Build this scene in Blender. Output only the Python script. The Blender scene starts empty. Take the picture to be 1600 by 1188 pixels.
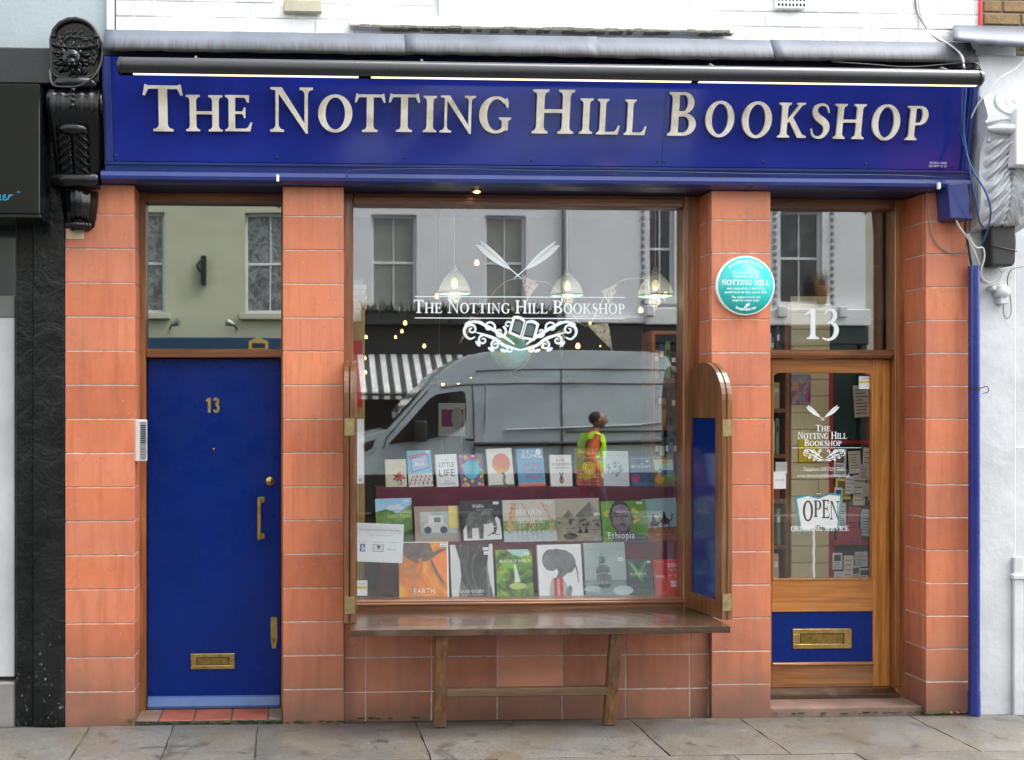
import bpy, bmesh, math, random
from mathutils import Vector, Matrix, Euler
random.seed(7)
R = math.radians
SC = bpy.context.scene
COL = SC.collection

# ------------------------------------------------------------------ camera
CAM_Y, CAM_H, YAW, FPX, PX0, PY0 = -6.5, 1.77, R(2.8), 1790.0, 536.0, 640.0
cam = bpy.data.cameras.new('camera'); camo = bpy.data.objects.new('camera', cam); COL.objects.link(camo)
camo.location = (0, CAM_Y, CAM_H); camo.rotation_euler = (R(90), 0, -YAW)
cam.sensor_width = 36; cam.lens = FPX / 1600 * 36
cam.shift_x = (800 - PX0) / 1600; cam.shift_y = (PY0 - 594) / 1600
cam.clip_start = .05; cam.clip_end = 1500
SC.camera = camo
# ------------------------------------------------------------------ sky, sun, exposure (overcast)
SUN_EL, SUN_ROT = R(58), R(80)
w = bpy.data.worlds.new('World'); SC.world = w; w.use_nodes = True
nt = w.node_tree; nt.nodes.clear()
sky = nt.nodes.new('ShaderNodeTexSky'); sky.sky_type = 'NISHITA'; sky.sun_disc = False
sky.sun_elevation = SUN_EL; sky.sun_rotation = SUN_ROT; sky.dust_density = 4; sky.air_density = 1.2
hs = nt.nodes.new('ShaderNodeHueSaturation'); hs.inputs['Saturation'].default_value = .22
bg = nt.nodes.new('ShaderNodeBackground'); bg.inputs['Strength'].default_value = .15
wo = nt.nodes.new('ShaderNodeOutputWorld')
nt.links.new(sky.outputs[0], hs.inputs['Color']); nt.links.new(hs.outputs[0], bg.inputs['Color']); nt.links.new(bg.outputs[0], wo.inputs['Surface'])
sl = bpy.data.lights.new('sun', 'SUN'); sl.energy = 1.5; sl.angle = R(60); sl.color = (1, .975, .94)
so = bpy.data.objects.new('sun', sl); COL.objects.link(so); so.location = (4, -8, 14)
sd = Vector((math.sin(SUN_ROT) * math.cos(SUN_EL), math.cos(SUN_ROT) * math.cos(SUN_EL), math.sin(SUN_EL)))
so.rotation_euler = sd.to_track_quat('Z', 'Y').to_euler()
vs = SC.view_settings; vs.view_transform = 'Standard'; vs.look = 'None'; vs.gamma = 1; vs.use_curve_mapping = False
vs.exposure = 2.45
SC.render.engine = 'CYCLES'
SC.cycles.max_bounces = 8; SC.cycles.transparent_max_bounces = 12
SC.cycles.caustics_reflective = False; SC.cycles.caustics_refractive = False

# ------------------------------------------------------------------ measuring: a photo pixel (1600 wide) met with a plane
FW = Vector((math.sin(YAW), math.cos(YAW), 0)); RT = Vector((math.cos(YAW), -math.sin(YAW), 0)); UPV = Vector((0, 0, 1))
CP = Vector((0, CAM_Y, CAM_H))
def ray(px, py): return FW + RT * ((px - PX0) / FPX) + UPV * ((PY0 - py) / FPX)
def at(px, py, y=0.0):
    d = ray(px, py); return CP + d * ((y - CAM_Y) / d.y)
def on(px, py, O, N):
    d = ray(px, py); return CP + d * ((O - CP).dot(N) / d.dot(N))
def XX(px, y=0.0): return at(px, 640, y).x
def ZZ(px, py, y=0.0): return at(px, py, y).z

# ------------------------------------------------------------------ materials
MATS = {}
def lin(c):
    if isinstance(c, str):
        c = [int(c[i:i + 2], 16) / 255 for i in (0, 2, 4)]
        c = [x / 12.92 if x <= .04045 else ((x + .055) / 1.055) ** 2.4 for x in c]
    return (c[0], c[1], c[2], 1)
def sc(c, k): return tuple(min(1, max(0, x * k)) for x in lin(c)[:3])
class NT:
    def __init__(s, name):
        s.m = bpy.data.materials.new(name); s.m.use_nodes = True; s.t = s.m.node_tree
        s.b = s.t.nodes['Principled BSDF']; s.tc = None
    def n(s, typ, **kw):
        x = s.t.nodes.new(typ)
        for k, v in kw.items():
            if k in x.inputs.keys(): x.inputs[k].default_value = v
            else: setattr(x, k, v)
        return x
    def l(s, a, b): s.t.links.new(a, b)
    def pos(s):                       # world position, in metres
        if not s.tc: s.tc = s.n('ShaderNodeNewGeometry').outputs['Position']
        return s.tc
    def mapped(s, scale, src=None):
        m = s.n('ShaderNodeMapping'); m.inputs['Scale'].default_value = scale
        s.l(src or s.pos(), m.inputs['Vector']); return m.outputs[0]
    def noise(s, scale, detail=4, vec=None, rough=.6, dist=0):
        x = s.n('ShaderNodeTexNoise'); x.inputs['Scale'].default_value = scale; x.inputs['Detail'].default_value = detail
        x.inputs['Roughness'].default_value = rough; x.inputs['Distortion'].default_value = dist
        s.l(vec or s.pos(), x.inputs['Vector']); return x.outputs['Fac']
    def ramp(s, fac, stops):
        r = s.n('ShaderNodeValToRGB'); e = r.color_ramp.elements
        while len(e) < len(stops): e.new(.5)
        for i, (p, c) in enumerate(stops): e[i].position = p; e[i].color = lin(c) if not isinstance(c, (int, float)) else (c, c, c, 1)
        s.l(fac, r.inputs[0]); return r.outputs[0]
    def mix(s, fac, a, b, typ='MIX'):
        x = s.n('ShaderNodeMix'); x.data_type = 'RGBA'; x.blend_type = typ
        for v, k in ((fac, 0), (a, 6), (b, 7)):
            if hasattr(v, 'is_linked'): s.l(v, x.inputs[k])
            elif k == 0: x.inputs[0].default_value = v
            else: x.inputs[k].default_value = lin(v)
        return x.outputs[2]
    def math(s, op, a, b=0.0):
        x = s.n('ShaderNodeMath'); x.operation = op
        for v, k in ((a, 0), (b, 1)):
            if hasattr(v, 'is_linked'): s.l(v, x.inputs[k])
            else: x.inputs[k].default_value = v
        return x.outputs[0]
    def bump(s, h, strength=.3, dist=.01):
        x = s.n('ShaderNodeBump'); x.inputs['Strength'].default_value = strength; x.inputs['Distance'].default_value = dist
        s.l(h, x.inputs['Height']); s.l(x.outputs[0], s.b.inputs['Normal'])
    def z(s):
        x = s.n('ShaderNodeSeparateXYZ'); s.l(s.pos(), x.inputs[0]); return x.outputs[2]
    def col(s, v):
        if hasattr(v, 'is_linked'): s.l(v, s.b.inputs['Base Color'])
        else: s.b.inputs['Base Color'].default_value = lin(v)
    def set(s, **kw):
        for k, v in kw.items(): s.b.inputs[k.replace('_', ' ')].default_value = v

def M(name, c, rough=.5, metal=0, spec=.5, var=.12, vscale=6, bump=0, bscale=60, coat=0):
    """plain procedural material: colour with mottling and fine relief"""
    if name in MATS: return MATS[name]
    s = NT(name)
    f = s.noise(vscale, 5)
    s.col(s.ramp(f, [(.3, sc(c, 1 - var)), (.7, sc(c, 1 + var))]) if var else c)
    s.set(Roughness=rough, Metallic=metal, Specular_IOR_Level=spec, Coat_Weight=coat)
    if coat: s.set(Coat_Roughness=.08)
    if bump: s.bump(s.noise(bscale, 4), bump, .004)
    MATS[name] = s.m; return s.m
def ink(c, rough=.38):
    k = 'ink_%s_%s' % (c if isinstance(c, str) else '%.2f_%.2f_%.2f' % tuple(c[:3]), rough)
    return M(k, c, rough, var=.04, vscale=30)
def emit(name, c, st):
    if name in MATS: return MATS[name]
    s = NT(name); s.col((.8, .7, .5)); s.b.inputs['Emission Color'].default_value = lin(c); s.b.inputs['Emission Strength'].default_value = st
    MATS[name] = s.m; return s.m
def photo_ink(name, stops, scale=8, stretch=(1, 1, 1), detail=5, dist=.6, grad=0.0, rough=.35):
    """printed picture: colour ramp over distorted noise in the thing's own coordinates, optionally with a vertical trend"""
    if name in MATS: return MATS[name]
    s = NT(name); tc = s.n('ShaderNodeTexCoord').outputs['Object']
    f = s.noise(scale, detail, s.mapped(stretch, tc), dist=dist)
    if grad:
        sp = s.n('ShaderNodeSeparateXYZ'); s.l(tc, sp.inputs[0])
        f = s.math('ADD', s.math('MULTIPLY', f, .45), s.math('MULTIPLY', sp.outputs[2], grad))
    s.col(s.ramp(f, stops)); s.set(Roughness=rough); MATS[name] = s.m; return s.m

def terracotta():
    s = NT('terracotta_tile')
    oi = s.n('ShaderNodeObjectInfo').outputs['Random']
    base = s.ramp(oi, [(0, (.42, .105, .042)), (.25, (.56, .16, .068)), (.5, (.60, .19, .09)), (.75, (.52, .165, .085)), (1, (.66, .205, .088))])
    n1 = s.noise(5, 6); base = s.mix(s.ramp(n1, [(.35, 0.0), (.75, .38)]), base, (.60, .26, .15))
    st = s.noise(3, 5, s.mapped((6, 6, .6))); base = s.mix(s.ramp(st, [(.48, 0.0), (.75, .6)]), base, (.30, .075, .036))
    bl = s.noise(1.3, 7, dist=.6); base = s.mix(s.ramp(bl, [(.48, 0.0), (.68, .5)]), base, (.36, .12, .075))
    sc1 = s.noise(16, 8, dist=1.5); base = s.mix(s.ramp(sc1, [(.60, 0.0), (.70, .35)]), base, (.26, .09, .055))
    sp = s.noise(70, 2); base = s.mix(s.ramp(sp, [(.685, 0.0), (.73, .6)]), base, (.62, .45, .36))
    # splash-back dirt on the lowest courses
    z = s.z(); d = s.math('ADD', z, s.math('MULTIPLY', s.math('SUBTRACT', s.noise(4, 5), .5), .5))
    dirt = s.ramp(d, [(0, .85), (.22, .55), (.5, .14), (.75, 0.0)])
    base = s.mix(dirt, base, (.125, .078, .058))
    s.col(base); s.set(Roughness=.42, Specular_IOR_Level=.45, Coat_Weight=.12, Coat_Roughness=.2)
    s.l(s.ramp(s.noise(12, 5), [(.3, .32), (.75, .58)]), s.b.inputs['Roughness'])
    s.bump(s.noise(30, 6), .12, .004); return s.m
def wood(name, dark, mid, light, axis=2, rough=.28, worn=0.0, coat=.25):
    if name in MATS: return MATS[name]
    s = NT(name); sca = [34, 34, 34]; sca[axis] = 1.6
    v = s.mapped(tuple(sca)); g = s.noise(1.0, 7, v, .62, .7)
    sca2 = [5, 5, 5]; sca2[axis] = .9; g2 = s.noise(1.0, 4, s.mapped(tuple(sca2)))
    c = s.ramp(g, [(.28, dark), (.5, mid), (.75, light)])
    c = s.mix(s.ramp(g2, [(.45, 0.0), (.75, .7)]), c, dark)
    if worn: c = s.mix(s.ramp(s.noise(3.2, 7, dist=.8), [(.5, 0.0), (.68, worn)]), c, (.17, .112, .07))
    s.col(c); s.set(Roughness=rough, Coat_Weight=coat, Coat_Roughness=.12); s.bump(g, .25, .003)
    MATS[name] = s.m; return s.m
def glass(name, ior=2.7, tint=(.93, .95, .94), wav=.0):
    if name in MATS: return MATS[name]
    s = NT(name); t = s.t; t.nodes.remove(s.b)
    tr = s.n('ShaderNodeBsdfTransparent'); tr.inputs[0].default_value = lin(tint)
    gl = s.n('ShaderNodeBsdfGlossy'); gl.inputs['Roughness'].default_value = .012; gl.inputs['Color'].default_value = (.97, 1, 1, 1)
    lw = s.n('ShaderNodeLayerWeight'); lw.inputs['Blend'].default_value = .5; r0 = ((ior - 1) / (ior + 1)) ** 2      # Schlick, the same from both sides of the pane
    fr = s.math('ADD', s.math('MULTIPLY', s.math('POWER', lw.outputs['Facing'], 5.0), 1 - r0), r0)
    mx = s.n('ShaderNodeMixShader'); s.l(fr, mx.inputs[0]); s.l(tr.outputs[0], mx.inputs[1]); s.l(gl.outputs[0], mx.inputs[2])
    if wav:
        b = s.n('ShaderNodeBump'); b.inputs['Strength'].default_value = wav; b.inputs['Distance'].default_value = .02
        s.l(s.noise(.9, 2), b.inputs['Height']); s.l(b.outputs[0], gl.inputs['Normal'])
    s.l(mx.outputs[0], t.nodes['Material Output'].inputs['Surface']); MATS[name] = s.m; return s.m
def gloss_paint(name, c, rough=.22, orange=.15, dirt=None, dscale=2.2, coat=.3, dmax=.4, spec=.4):
    if name in MATS: return MATS[name]
    s = NT(name); n = s.noise(2.4, 6)
    cc = s.ramp(n, [(.3, sc(c, .85)), (.7, sc(c, 1.15))])
    if dirt: cc = s.mix(s.ramp(s.noise(dscale, 7, s.mapped((3, 3, .7)), dist=.4), [(.55, 0.0), (.8, dmax)]), cc, dirt)
    s.col(cc); s.set(Coat_Weight=coat, Coat_Roughness=.06, Specular_IOR_Level=spec)
    s.l(s.ramp(s.noise(6, 5), [(.3, rough * .8), (.75, rough * 1.5)]), s.b.inputs['Roughness'])
    s.bump(s.noise(14, 3), orange, .004); MATS[name] = s.m; return s.m
TERRA = terracotta()
MORTAR = M('mortar', (.46, .41, .36), .9, var=.35, vscale=20, bump=.4)
WOOD_V = wood('varnished_oak', (.10, .035, .012), (.26, .098, .03), (.42, .18, .055), 2)
WOOD_H = wood('varnished_oak_rail', (.075, .026, .01), (.20, .075, .024), (.34, .145, .045), 0)
WOOD_DOOR = wood('golden_oak', (.20, .07, .014), (.42, .165, .034), (.56, .26, .065), 2, worn=.12)
WOOD_DOORH = wood('golden_oak_rail', (.18, .06, .013), (.40, .155, .032), (.55, .25, .06), 0, worn=.15)
WOOD_DARK = wood('dark_stained_wood', (.02, .009, .005), (.06, .026, .012), (.13, .06, .025), 0)
BENCH = wood('weathered_bench_wood', (.018, .010, .007), (.055, .029, .016), (.13, .075, .04), 0, rough=.26, worn=.5, coat=.3)
BENCH_LEG = wood('weathered_leg_wood', (.055, .028, .014), (.17, .08, .032), (.32, .165, .06), 2, rough=.5, worn=.5, coat=0)
PANEL_BLUE = gloss_paint('shutter_blue_gloss', (.0004, .014, .12), .12, .05, None, coat=.8)
PAINT_BLUE = gloss_paint('dark_blue_gloss_door', (.0002, .0155, .15), .26, .16, (.004, .03, .17), coat=0, dmax=.18, spec=.22)
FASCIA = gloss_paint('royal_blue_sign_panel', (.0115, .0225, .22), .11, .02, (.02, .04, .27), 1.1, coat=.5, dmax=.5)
TRIM_BLUE = gloss_paint('blue_trim_paint', (.014, .032, .17), .34, .2, (.07, .09, .2), 3)
BLACK = gloss_paint('black_gloss_paint', (.004, .0045, .005), .2, .5, (.02, .02, .02), 4, coat=.1, spec=.3)
WHITE = M('white_masonry_paint', (.82, .82, .80), .7, var=.05, vscale=5, bump=.5, bscale=40)
BRASS = M('aged_brass', (.42, .29, .10), .34, metal=1, var=.3, vscale=25, bump=.1)
BLKPL = M('black_plastic', (.012, .012, .013), .4, var=.2)
STEEL = M('brushed_steel', (.45, .45, .45), .35, metal=1, var=.1)
PLATE = glass('window_plate_glass', 2.02, (.985, .99, .985), wav=.009)
FANGL = glass('fanlight_glass', 2.6, (.5, .53, .5), wav=.02)
DOORGL = glass('door_glass', 1.62, (.985, .99, .985), wav=.012)
# ------------------------------------------------------------------ mesh builder
class MB:
    def __init__(s): s.v = []; s.f = []; s.fm = []; s.sm = []; s.mats = []
    def mi(s, m):
        if m not in s.mats: s.mats.append(m)
        return s.mats.index(m)
    def add(s, vs, fs, m=None, smooth=False):
        o = len(s.v); s.v += [tuple(v) for v in vs]; k = s.mi(m) if m else 0
        for f in fs: s.f.append([i + o for i in f]); s.fm.append(k); s.sm.append(smooth)
    def box(s, x0, x1, y0, y1, z0, z1, m=None, T=None):
        if x0 > x1: x0, x1 = x1, x0
        if y0 > y1: y0, y1 = y1, y0
        if z0 > z1: z0, z1 = z1, z0
        vs = [Vector(p) for p in ((x0, y0, z0), (x1, y0, z0), (x1, y1, z0), (x0, y1, z0), (x0, y0, z1), (x1, y0, z1), (x1, y1, z1), (x0, y1, z1))]
        if T: vs = [T @ v for v in vs]
        s.add(vs, [(0, 3, 2, 1), (4, 5, 6, 7), (0, 1, 5, 4), (1, 2, 6, 5), (2, 3, 7, 6), (3, 0, 4, 7)], m); return s
    def bbox(s, x0, x1, y0, y1, z0, z1, b=.004, m=None, T=None, seg=1):
        """box with bevelled edges"""
        bm = bmesh.new(); bmesh.ops.create_cube(bm, size=1)
        bmesh.ops.scale(bm, vec=(abs(x1 - x0), abs(y1 - y0), abs(z1 - z0)), verts=bm.verts)
        bmesh.ops.bevel(bm, geom=bm.edges[:], offset=b, segments=seg, affect='EDGES', profile=.6)
        c = Vector(((x0 + x1) / 2, (y0 + y1) / 2, (z0 + z1) / 2)); bm.verts.ensure_lookup_table(); bm.verts.index_update()
        vs = [v.co + c for v in bm.verts]
        if T: vs = [T @ v for v in vs]
        s.add(vs, [[v.index for v in f.verts] for f in bm.faces], m); bm.free(); return s
    def prism(s, pts, fr, d0, d1, m=None, cap=True):
        """closed outline (u,v) on frame fr=(O,U,V,N), from depth d0 to d1 along N"""
        O, U, V, N = fr; n = len(pts)
        a = [O + U * p[0] + V * p[1] + N * d1 for p in pts]
        if d0 == d1: s.add(a, [list(range(n))], m); return s
        b = [O + U * p[0] + V * p[1] + N * d0 for p in pts]
        s.add(a + b, [list(range(n))] + ([list(range(2 * n - 1, n - 1, -1))] if cap else []) + [(i, i + n, (i + 1) % n + n, (i + 1) % n) for i in range(n)], m); return s
    def tube(s, pts, r, m=None, n=8, closed=False, caps=True):
        pts = [Vector(p) for p in pts]; rs = r if isinstance(r, (list, tuple)) else [r] * len(pts)
        vs = []; L = len(pts); ref = None
        for i, p in enumerate(pts):
            d = (pts[(i + 1) % L if closed else min(i + 1, L - 1)] - pts[(i - 1) % L if closed else max(i - 1, 0)]).normalized()
            if ref is None: ref = d.orthogonal().normalized()
            ref = (ref - d * ref.dot(d)); ref = ref.normalized() if ref.length > 1e-6 else d.orthogonal().normalized()
            b = d.cross(ref)
            for k in range(n):
                a = 2 * math.pi * k / n; vs.append(p + (ref * math.cos(a) + b * math.sin(a)) * rs[i])
        fs = []
        for i in range(L if closed else L - 1):
            for k in range(n):
                j = (i + 1) % L; fs.append((i * n + k, i * n + (k + 1) % n, j * n + (k + 1) % n, j * n + k))
        s.add(vs, fs, m, True)
        if caps and not closed: s.add(vs[:n], [list(range(n - 1, -1, -1))], m); s.add(vs[-n:], [list(range(n))], m)
        return s
    def lathe(s, prof, c, m=None, n=24, axis='Z', flute=0, fn=0):
        vs = []
        for (r, h) in prof:
            for k in range(n):
                a = 2 * math.pi * k / n; rr = r * (1 + flute * math.cos(fn * a))
                x, y = rr * math.cos(a), rr * math.sin(a)
                vs.append(Vector(c) + (Vector((x, y, h)) if axis == 'Z' else Vector((x, -h, y)) if axis == 'Y' else Vector((h, x, y))))
        fs = [(i * n + k, i * n + (k + 1) % n, (i + 1) * n + (k + 1) % n, (i + 1) * n + k) for i in range(len(prof) - 1) for k in range(n)]
        s.add(vs, fs, m, True)
        return s
    def ball(s, c, r, m=None, n=10, k=7, T=None):
        rx, ry, rz = r if isinstance(r, (tuple, list)) else (r, r, r); vs = []; c = Vector(c)
        for i in range(k + 1):
            t = math.pi * i / k
            for j in range(n):
                a = 2 * math.pi * j / n; p = Vector((rx * math.sin(t) * math.cos(a), ry * math.sin(t) * math.sin(a), rz * math.cos(t)))
                vs.append(c + (T @ p if T else p))
        s.add(vs, [(i * n + j, (i + 1) * n + j, (i + 1) * n + (j + 1) % n, i * n + (j + 1) % n) for i in range(k) for j in range(n)], m, True); return s
    def mesh(s, name, mat=None):
        me = bpy.data.meshes.new(name); me.from_pydata(s.v, [], s.f)
        ms = s.mats or ([mat] if mat else [])
        for m in ms: me.materials.append(m)
        me.polygons.foreach_set('material_index', s.fm); me.polygons.foreach_set('use_smooth', s.sm); me.update(); return me
    def build(s, name, mat=None, parent=None):
        return link(name, s.mesh(name, mat), parent)
def link(name, data, parent=None, loc=None, rot=None):
    o = bpy.data.objects.new(name, data); COL.objects.link(o)
    if loc is not None: o.location = loc
    if rot is not None: o.rotation_euler = rot
    if parent is not None: attach(o, parent)
    return o
def attach(o, parent):
    """parent it, keeping world coordinates (roots built in world space have no rotation)"""
    o.parent = parent
    if parent.get('_local'): return
    o.matrix_parent_inverse = Matrix.Translation(-parent.location)
def tag(o, label, cat, group=None):
    o['label'] = label; o['category'] = cat
    if group: o['group'] = group
    return o
def thing(name, loc, label, cat, group=None, rot=None):
    """rot given: parts are in the thing's own coordinates; otherwise in world coordinates"""
    o = link(name, None, None, loc, rot); tag(o, label, cat, group); o.empty_display_size = .2
    if rot is not None: o['_local'] = 1
    return o
def struct(o): o['kind'] = 'structure'; return o
def stuff(o): o['kind'] = 'stuff'; return o
FRONT = lambda O: (Vector(O), Vector((1, 0, 0)), Vector((0, 0, 1)), Vector((0, -1, 0)))
def crom(pts, n=6):
    pts = [Vector(p) if len(p) == 3 else Vector((p[0], p[1], 0)) for p in pts]; out = []
    for i in range(len(pts) - 1):
        p0, p1, p2, p3 = pts[max(i - 1, 0)], pts[i], pts[i + 1], pts[min(i + 2, len(pts) - 1)]
        for k in range(n):
            t = k / n; out.append(.5 * (2 * p1 + (p2 - p0) * t + (2 * p0 - 5 * p1 + 4 * p2 - p3) * t * t + (3 * p1 - p0 - 3 * p2 + p3) * t ** 3))
    return out + [pts[-1]]
def ribbon(pts, ws, n=5):
    """2-D stroke of varying width as a list of quads"""
    q = crom([(p[0], p[1], w) for p, w in zip(pts, ws)], n); L = []; Rr = []
    for i, p in enumerate(q):
        d = q[min(i + 1, len(q) - 1)] - q[max(i - 1, 0)]; d.z = 0; d.normalize()
        nx, ny = -d.y * p.z / 2, d.x * p.z / 2; L.append((p.x + nx, p.y + ny)); Rr.append((p.x - nx, p.y - ny))
    return [L + Rr[::-1]]
def ell(cx, cy, rx, ry=None, n=28, a0=0, a1=360, rot=0):
    ry = ry or rx; o = []; m = n if a1 - a0 >= 360 else n + 1
    for i in range(m):
        a = R(a0 + (a1 - a0) * i / n); x, y = rx * math.cos(a), ry * math.sin(a)
        o.append((cx + x * math.cos(rot) - y * math.sin(rot), cy + x * math.sin(rot) + y * math.cos(rot)))
    return o
def rect(x0, x1, y0, y1): return [(x0, y0), (x1, y0), (x1, y1), (x0, y1)]

# ------------------------------------------------------------------ a drawn serif alphabet (cap height 1) for the sign, the crest and covers
def wing(xs, d, yb, s, w=.10, t=.05, h=.15): return [(xs, yb), (xs + d * w, yb), (xs + d * w, yb + s * t), (xs + d * w * .5, yb + s * (t + .014)), (xs + d * w * .18, yb + s * (t + .045)), (xs, yb + s * h)]
def stem(x0, x1, y0=0, y1=1, f='lrLR', w=.10):
    P = [rect(x0, x1, y0, y1)]
    if 'l' in f: P.append(wing(x0, -1, y0, 1, w))
    if 'r' in f: P.append(wing(x1, 1, y0, 1, w))
    if 'L' in f: P.append(wing(x0, -1, y1, -1, w))
    if 'R' in f: P.append(wing(x1, 1, y1, -1, w))
    return P
def bowl(x0, yt, yb, xm, S=.19, T=.07, xj=None, n=14):
    xj = xj if xj is not None else x0 + (xm - x0) * .30; cy = (yt + yb) / 2; o = [(x0, yt)]; i = [(x0, yt - T)]
    for k in range(n + 1):
        a = math.pi / 2 - math.pi * k / n
        o.append((xj + (xm - xj) * math.cos(a), cy + (yt - yb) / 2 * math.sin(a))); i.append((xj + (xm - S - xj) * math.cos(a), cy + ((yt - yb) / 2 - T) * math.sin(a)))
    o.append((x0, yb)); i.append((x0, yb + T)); return [o + i[::-1]]
def arc(cx, cy, ro, ri, a0, a1, n=30, sh=0):
    o = ell(cx, cy, ro[0], ro[1], n, a0, a1); i = ell(cx + sh, cy, ri[0], ri[1], n, a0, a1)
    return [[o[k], o[k + 1], i[k + 1], i[k]] for k in range(len(o) - 1)] + ([[o[-1], o[0], i[0], i[-1]]] if a1 - a0 >= 360 else [])
TOPBEAK = lambda x: [(x - .12, .93), (x - .05, .80), (x, .79), (x + .01, 1.0), (x - .12, 1.0)]
ARMB = [rect(.29, .58, 0, .075), [(.58, 0), (.73, 0), (.79, .25), (.74, .25), (.66, .11), (.58, .075)]]
MIDARM = [rect(.29, .50, .48, .55), [(.50, .55), (.55, .66), (.59, .66), (.59, .37), (.55, .37), (.50, .48)]]
G = {
 'I': (.39, stem(.10, .29)), 'H': (1.0, stem(.10, .28) + stem(.72, .90) + [rect(.28, .72, .47, .555)]),
 'L': (.80, stem(.10, .29, f='lLR') + ARMB), 'E': (.80, stem(.10, .29, f='lL') + [rect(.29, .57, .93, 1.0), TOPBEAK(.69)] + MIDARM + ARMB),
 'F': (.74, stem(.10, .29, f='lrL') + [rect(.29, .57, .93, 1.0), TOPBEAK(.69)] + MIDARM),
 'T': (.86, stem(.335, .525, 0, .925, 'lr', .12) + [rect(.12, .74, .925, 1.0), [(.12, 1.0), (.045, 1.03), (.0, .79), (.045, .78), (.12, .925)], [(.74, 1.0), (.815, 1.03), (.86, .79), (.815, .78), (.74, .925)]]),
 'N': (.98, stem(.13, .20, 0, .86, 'lr', .12) + stem(.775, .85, .2, 1, 'LR', .11) + [[(.02, 1.0), (.02, .955), (.13, .93), (.13, .86), (.20, .86), (.775, .02), (.80, -.03), (.85, -.03), (.85, .2), (.775, .2), (.27, 1.0)]]),
 'O': (.96, arc(.48, .5, (.48, .53), (.275, .445), 0, 360, 36)),
 'C': (.86, arc(.48, .5, (.48, .53), (.275, .445), 42, 322, 30, .02) + [[(.72, .93), (.80, .98), (.82, .70), (.78, .70), (.70, .85)]]),
 'G': (.94, arc(.48, .5, (.48, .53), (.275, .445), 46, 308, 30, .02) + [rect(.66, .84, .06, .36), wing(.66, -1, .43, -1, .08, .05, .07) , wing(.84, 1, .43, -1, .08, .05, .07), rect(.66, .84, .36, .43), [(.84, .86), (.80, .98), (.77, .97), (.70, .88), (.79, .70), (.83, .70)]]),
 'D': (.98, stem(.10, .29, f='lL') + bowl(.29, 1, 0, .95, .2, .075, .40)),
 'P': (.74, stem(.10, .29, f='lrL') + bowl(.29, 1, .44, .72, .19)),
 'B': (.82, stem(.10, .29, f='lL') + bowl(.29, 1, .50, .71, .17, .065) + bowl(.29, .52, 0, .79, .19, .075)),
 'R': (.88, stem(.10, .29, f='lrL') + bowl(.29, 1, .48, .72, .18) + [[(.40, .49), (.58, .49), (.82, .10), (.92, .05), (.92, 0), (.70, 0)]]),
 'K': (.94, stem(.10, .29) + [[(.29, .50), (.29, .42), (.36, .46), (.76, .93), (.86, .95), (.86, 1), (.58, 1), (.58, .95), (.64, .93)], [(.36, .48), (.47, .58), (.80, .10), (.94, .05), (.94, 0), (.66, 0)]]),
 'S': (.64, ribbon([(.575, .74), (.50, .93), (.33, .985), (.17, .90), (.15, .74), (.25, .60), (.38, .51), (.50, .40), (.53, .24), (.45, .07), (.29, .01), (.13, .07), (.06, .27)], [.03, .06, .075, .12, .165, .2, .21, .2, .165, .11, .075, .06, .03], 4)),
 'U': (.96, stem(.10, .28, .32, 1, 'LR') + stem(.72, .80, .32, 1, 'LR') + arc(.45, .32, (.35, .35), (.22, .27), 180, 360, 16, .05)),
 'A': (.94, [[(.50, 1.02), (.42, 1.02), (.13, .06), (.20, .06), (.46, .80), (.46, .80)], [(.42, 1.02), (.52, 1.02), (.90, .05), (.70, .05)], [(.0, 0), (.31, 0), (.31, .05), (.0, .05)], [(.60, 0), (.98, 0), (.98, .05), (.60, .05)], rect(.28, .66, .33, .40)]),
 'V': (.94, [[(.10, .95), (.29, .95), (.54, .22), (.50, -.03), (.44, -.03)], [(.50, -.03), (.54, .22), (.77, .95), (.84, .95)], rect(0, .38, .95, 1), rect(.64, .94, .95, 1)]),
 'W': (1.36, [[(.10, .95), (.28, .95), (.47, .22), (.44, -.03), (.38, -.03)], [(.44, -.03), (.47, .22), (.66, .95), (.72, .95)], [(.58, .95), (.76, .95), (.95, .22), (.92, -.03), (.86, -.03)], [(.92, -.03), (.95, .22), (1.18, .95), (1.25, .95)], rect(0, .36, .95, 1), rect(1.06, 1.35, .95, 1)]),
 'M': (1.14, stem(.13, .20, 0, 1, 'lrL') + stem(.86, 1.04) + [[(.13, 1), (.30, 1), (.60, .2), (.56, -.02), (.50, -.02)], [(.56, -.02), (.60, .2), (.86, 1), (.92, 1)]]),
 'Y': (.90, stem(.36, .54, 0, .42, 'lr') + [[(.06, .95), (.26, .95), (.54, .42), (.36, .42)], [(.54, .42), (.45, .42), (.74, .95), (.80, .95)], rect(0, .34, .95, 1), rect(.62, .88, .95, 1)]),
 'X': (.90, [[(.06, 1), (.28, 1), (.86, 0), (.64, 0)], [(.76, 1), (.84, 1), (.16, 0), (.08, 0)]]),
 '1': (.60, stem(.22, .40, 0, 1, 'lr', .13) + [[(.22, 1), (.02, .83), (.05, .79), (.22, .86)]]),
 '3': (.66, ribbon([(.08, .80), (.20, .95), (.36, .965), (.48, .85), (.46, .68), (.34, .575), (.20, .53)], [.03, .06, .09, .15, .15, .09, .05], 4) + ribbon([(.20, .55), (.38, .53), (.52, .41), (.53, .22), (.42, .05), (.22, -.02), (.02, .04)], [.04, .09, .17, .18, .12, .07, .05], 4)),
 "'": (.25, [[(.06, 1), (.18, 1), (.14, .72), (.10, .72)]]), '-': (.4, [rect(.05, .35, .35, .42)]),
}
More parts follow.
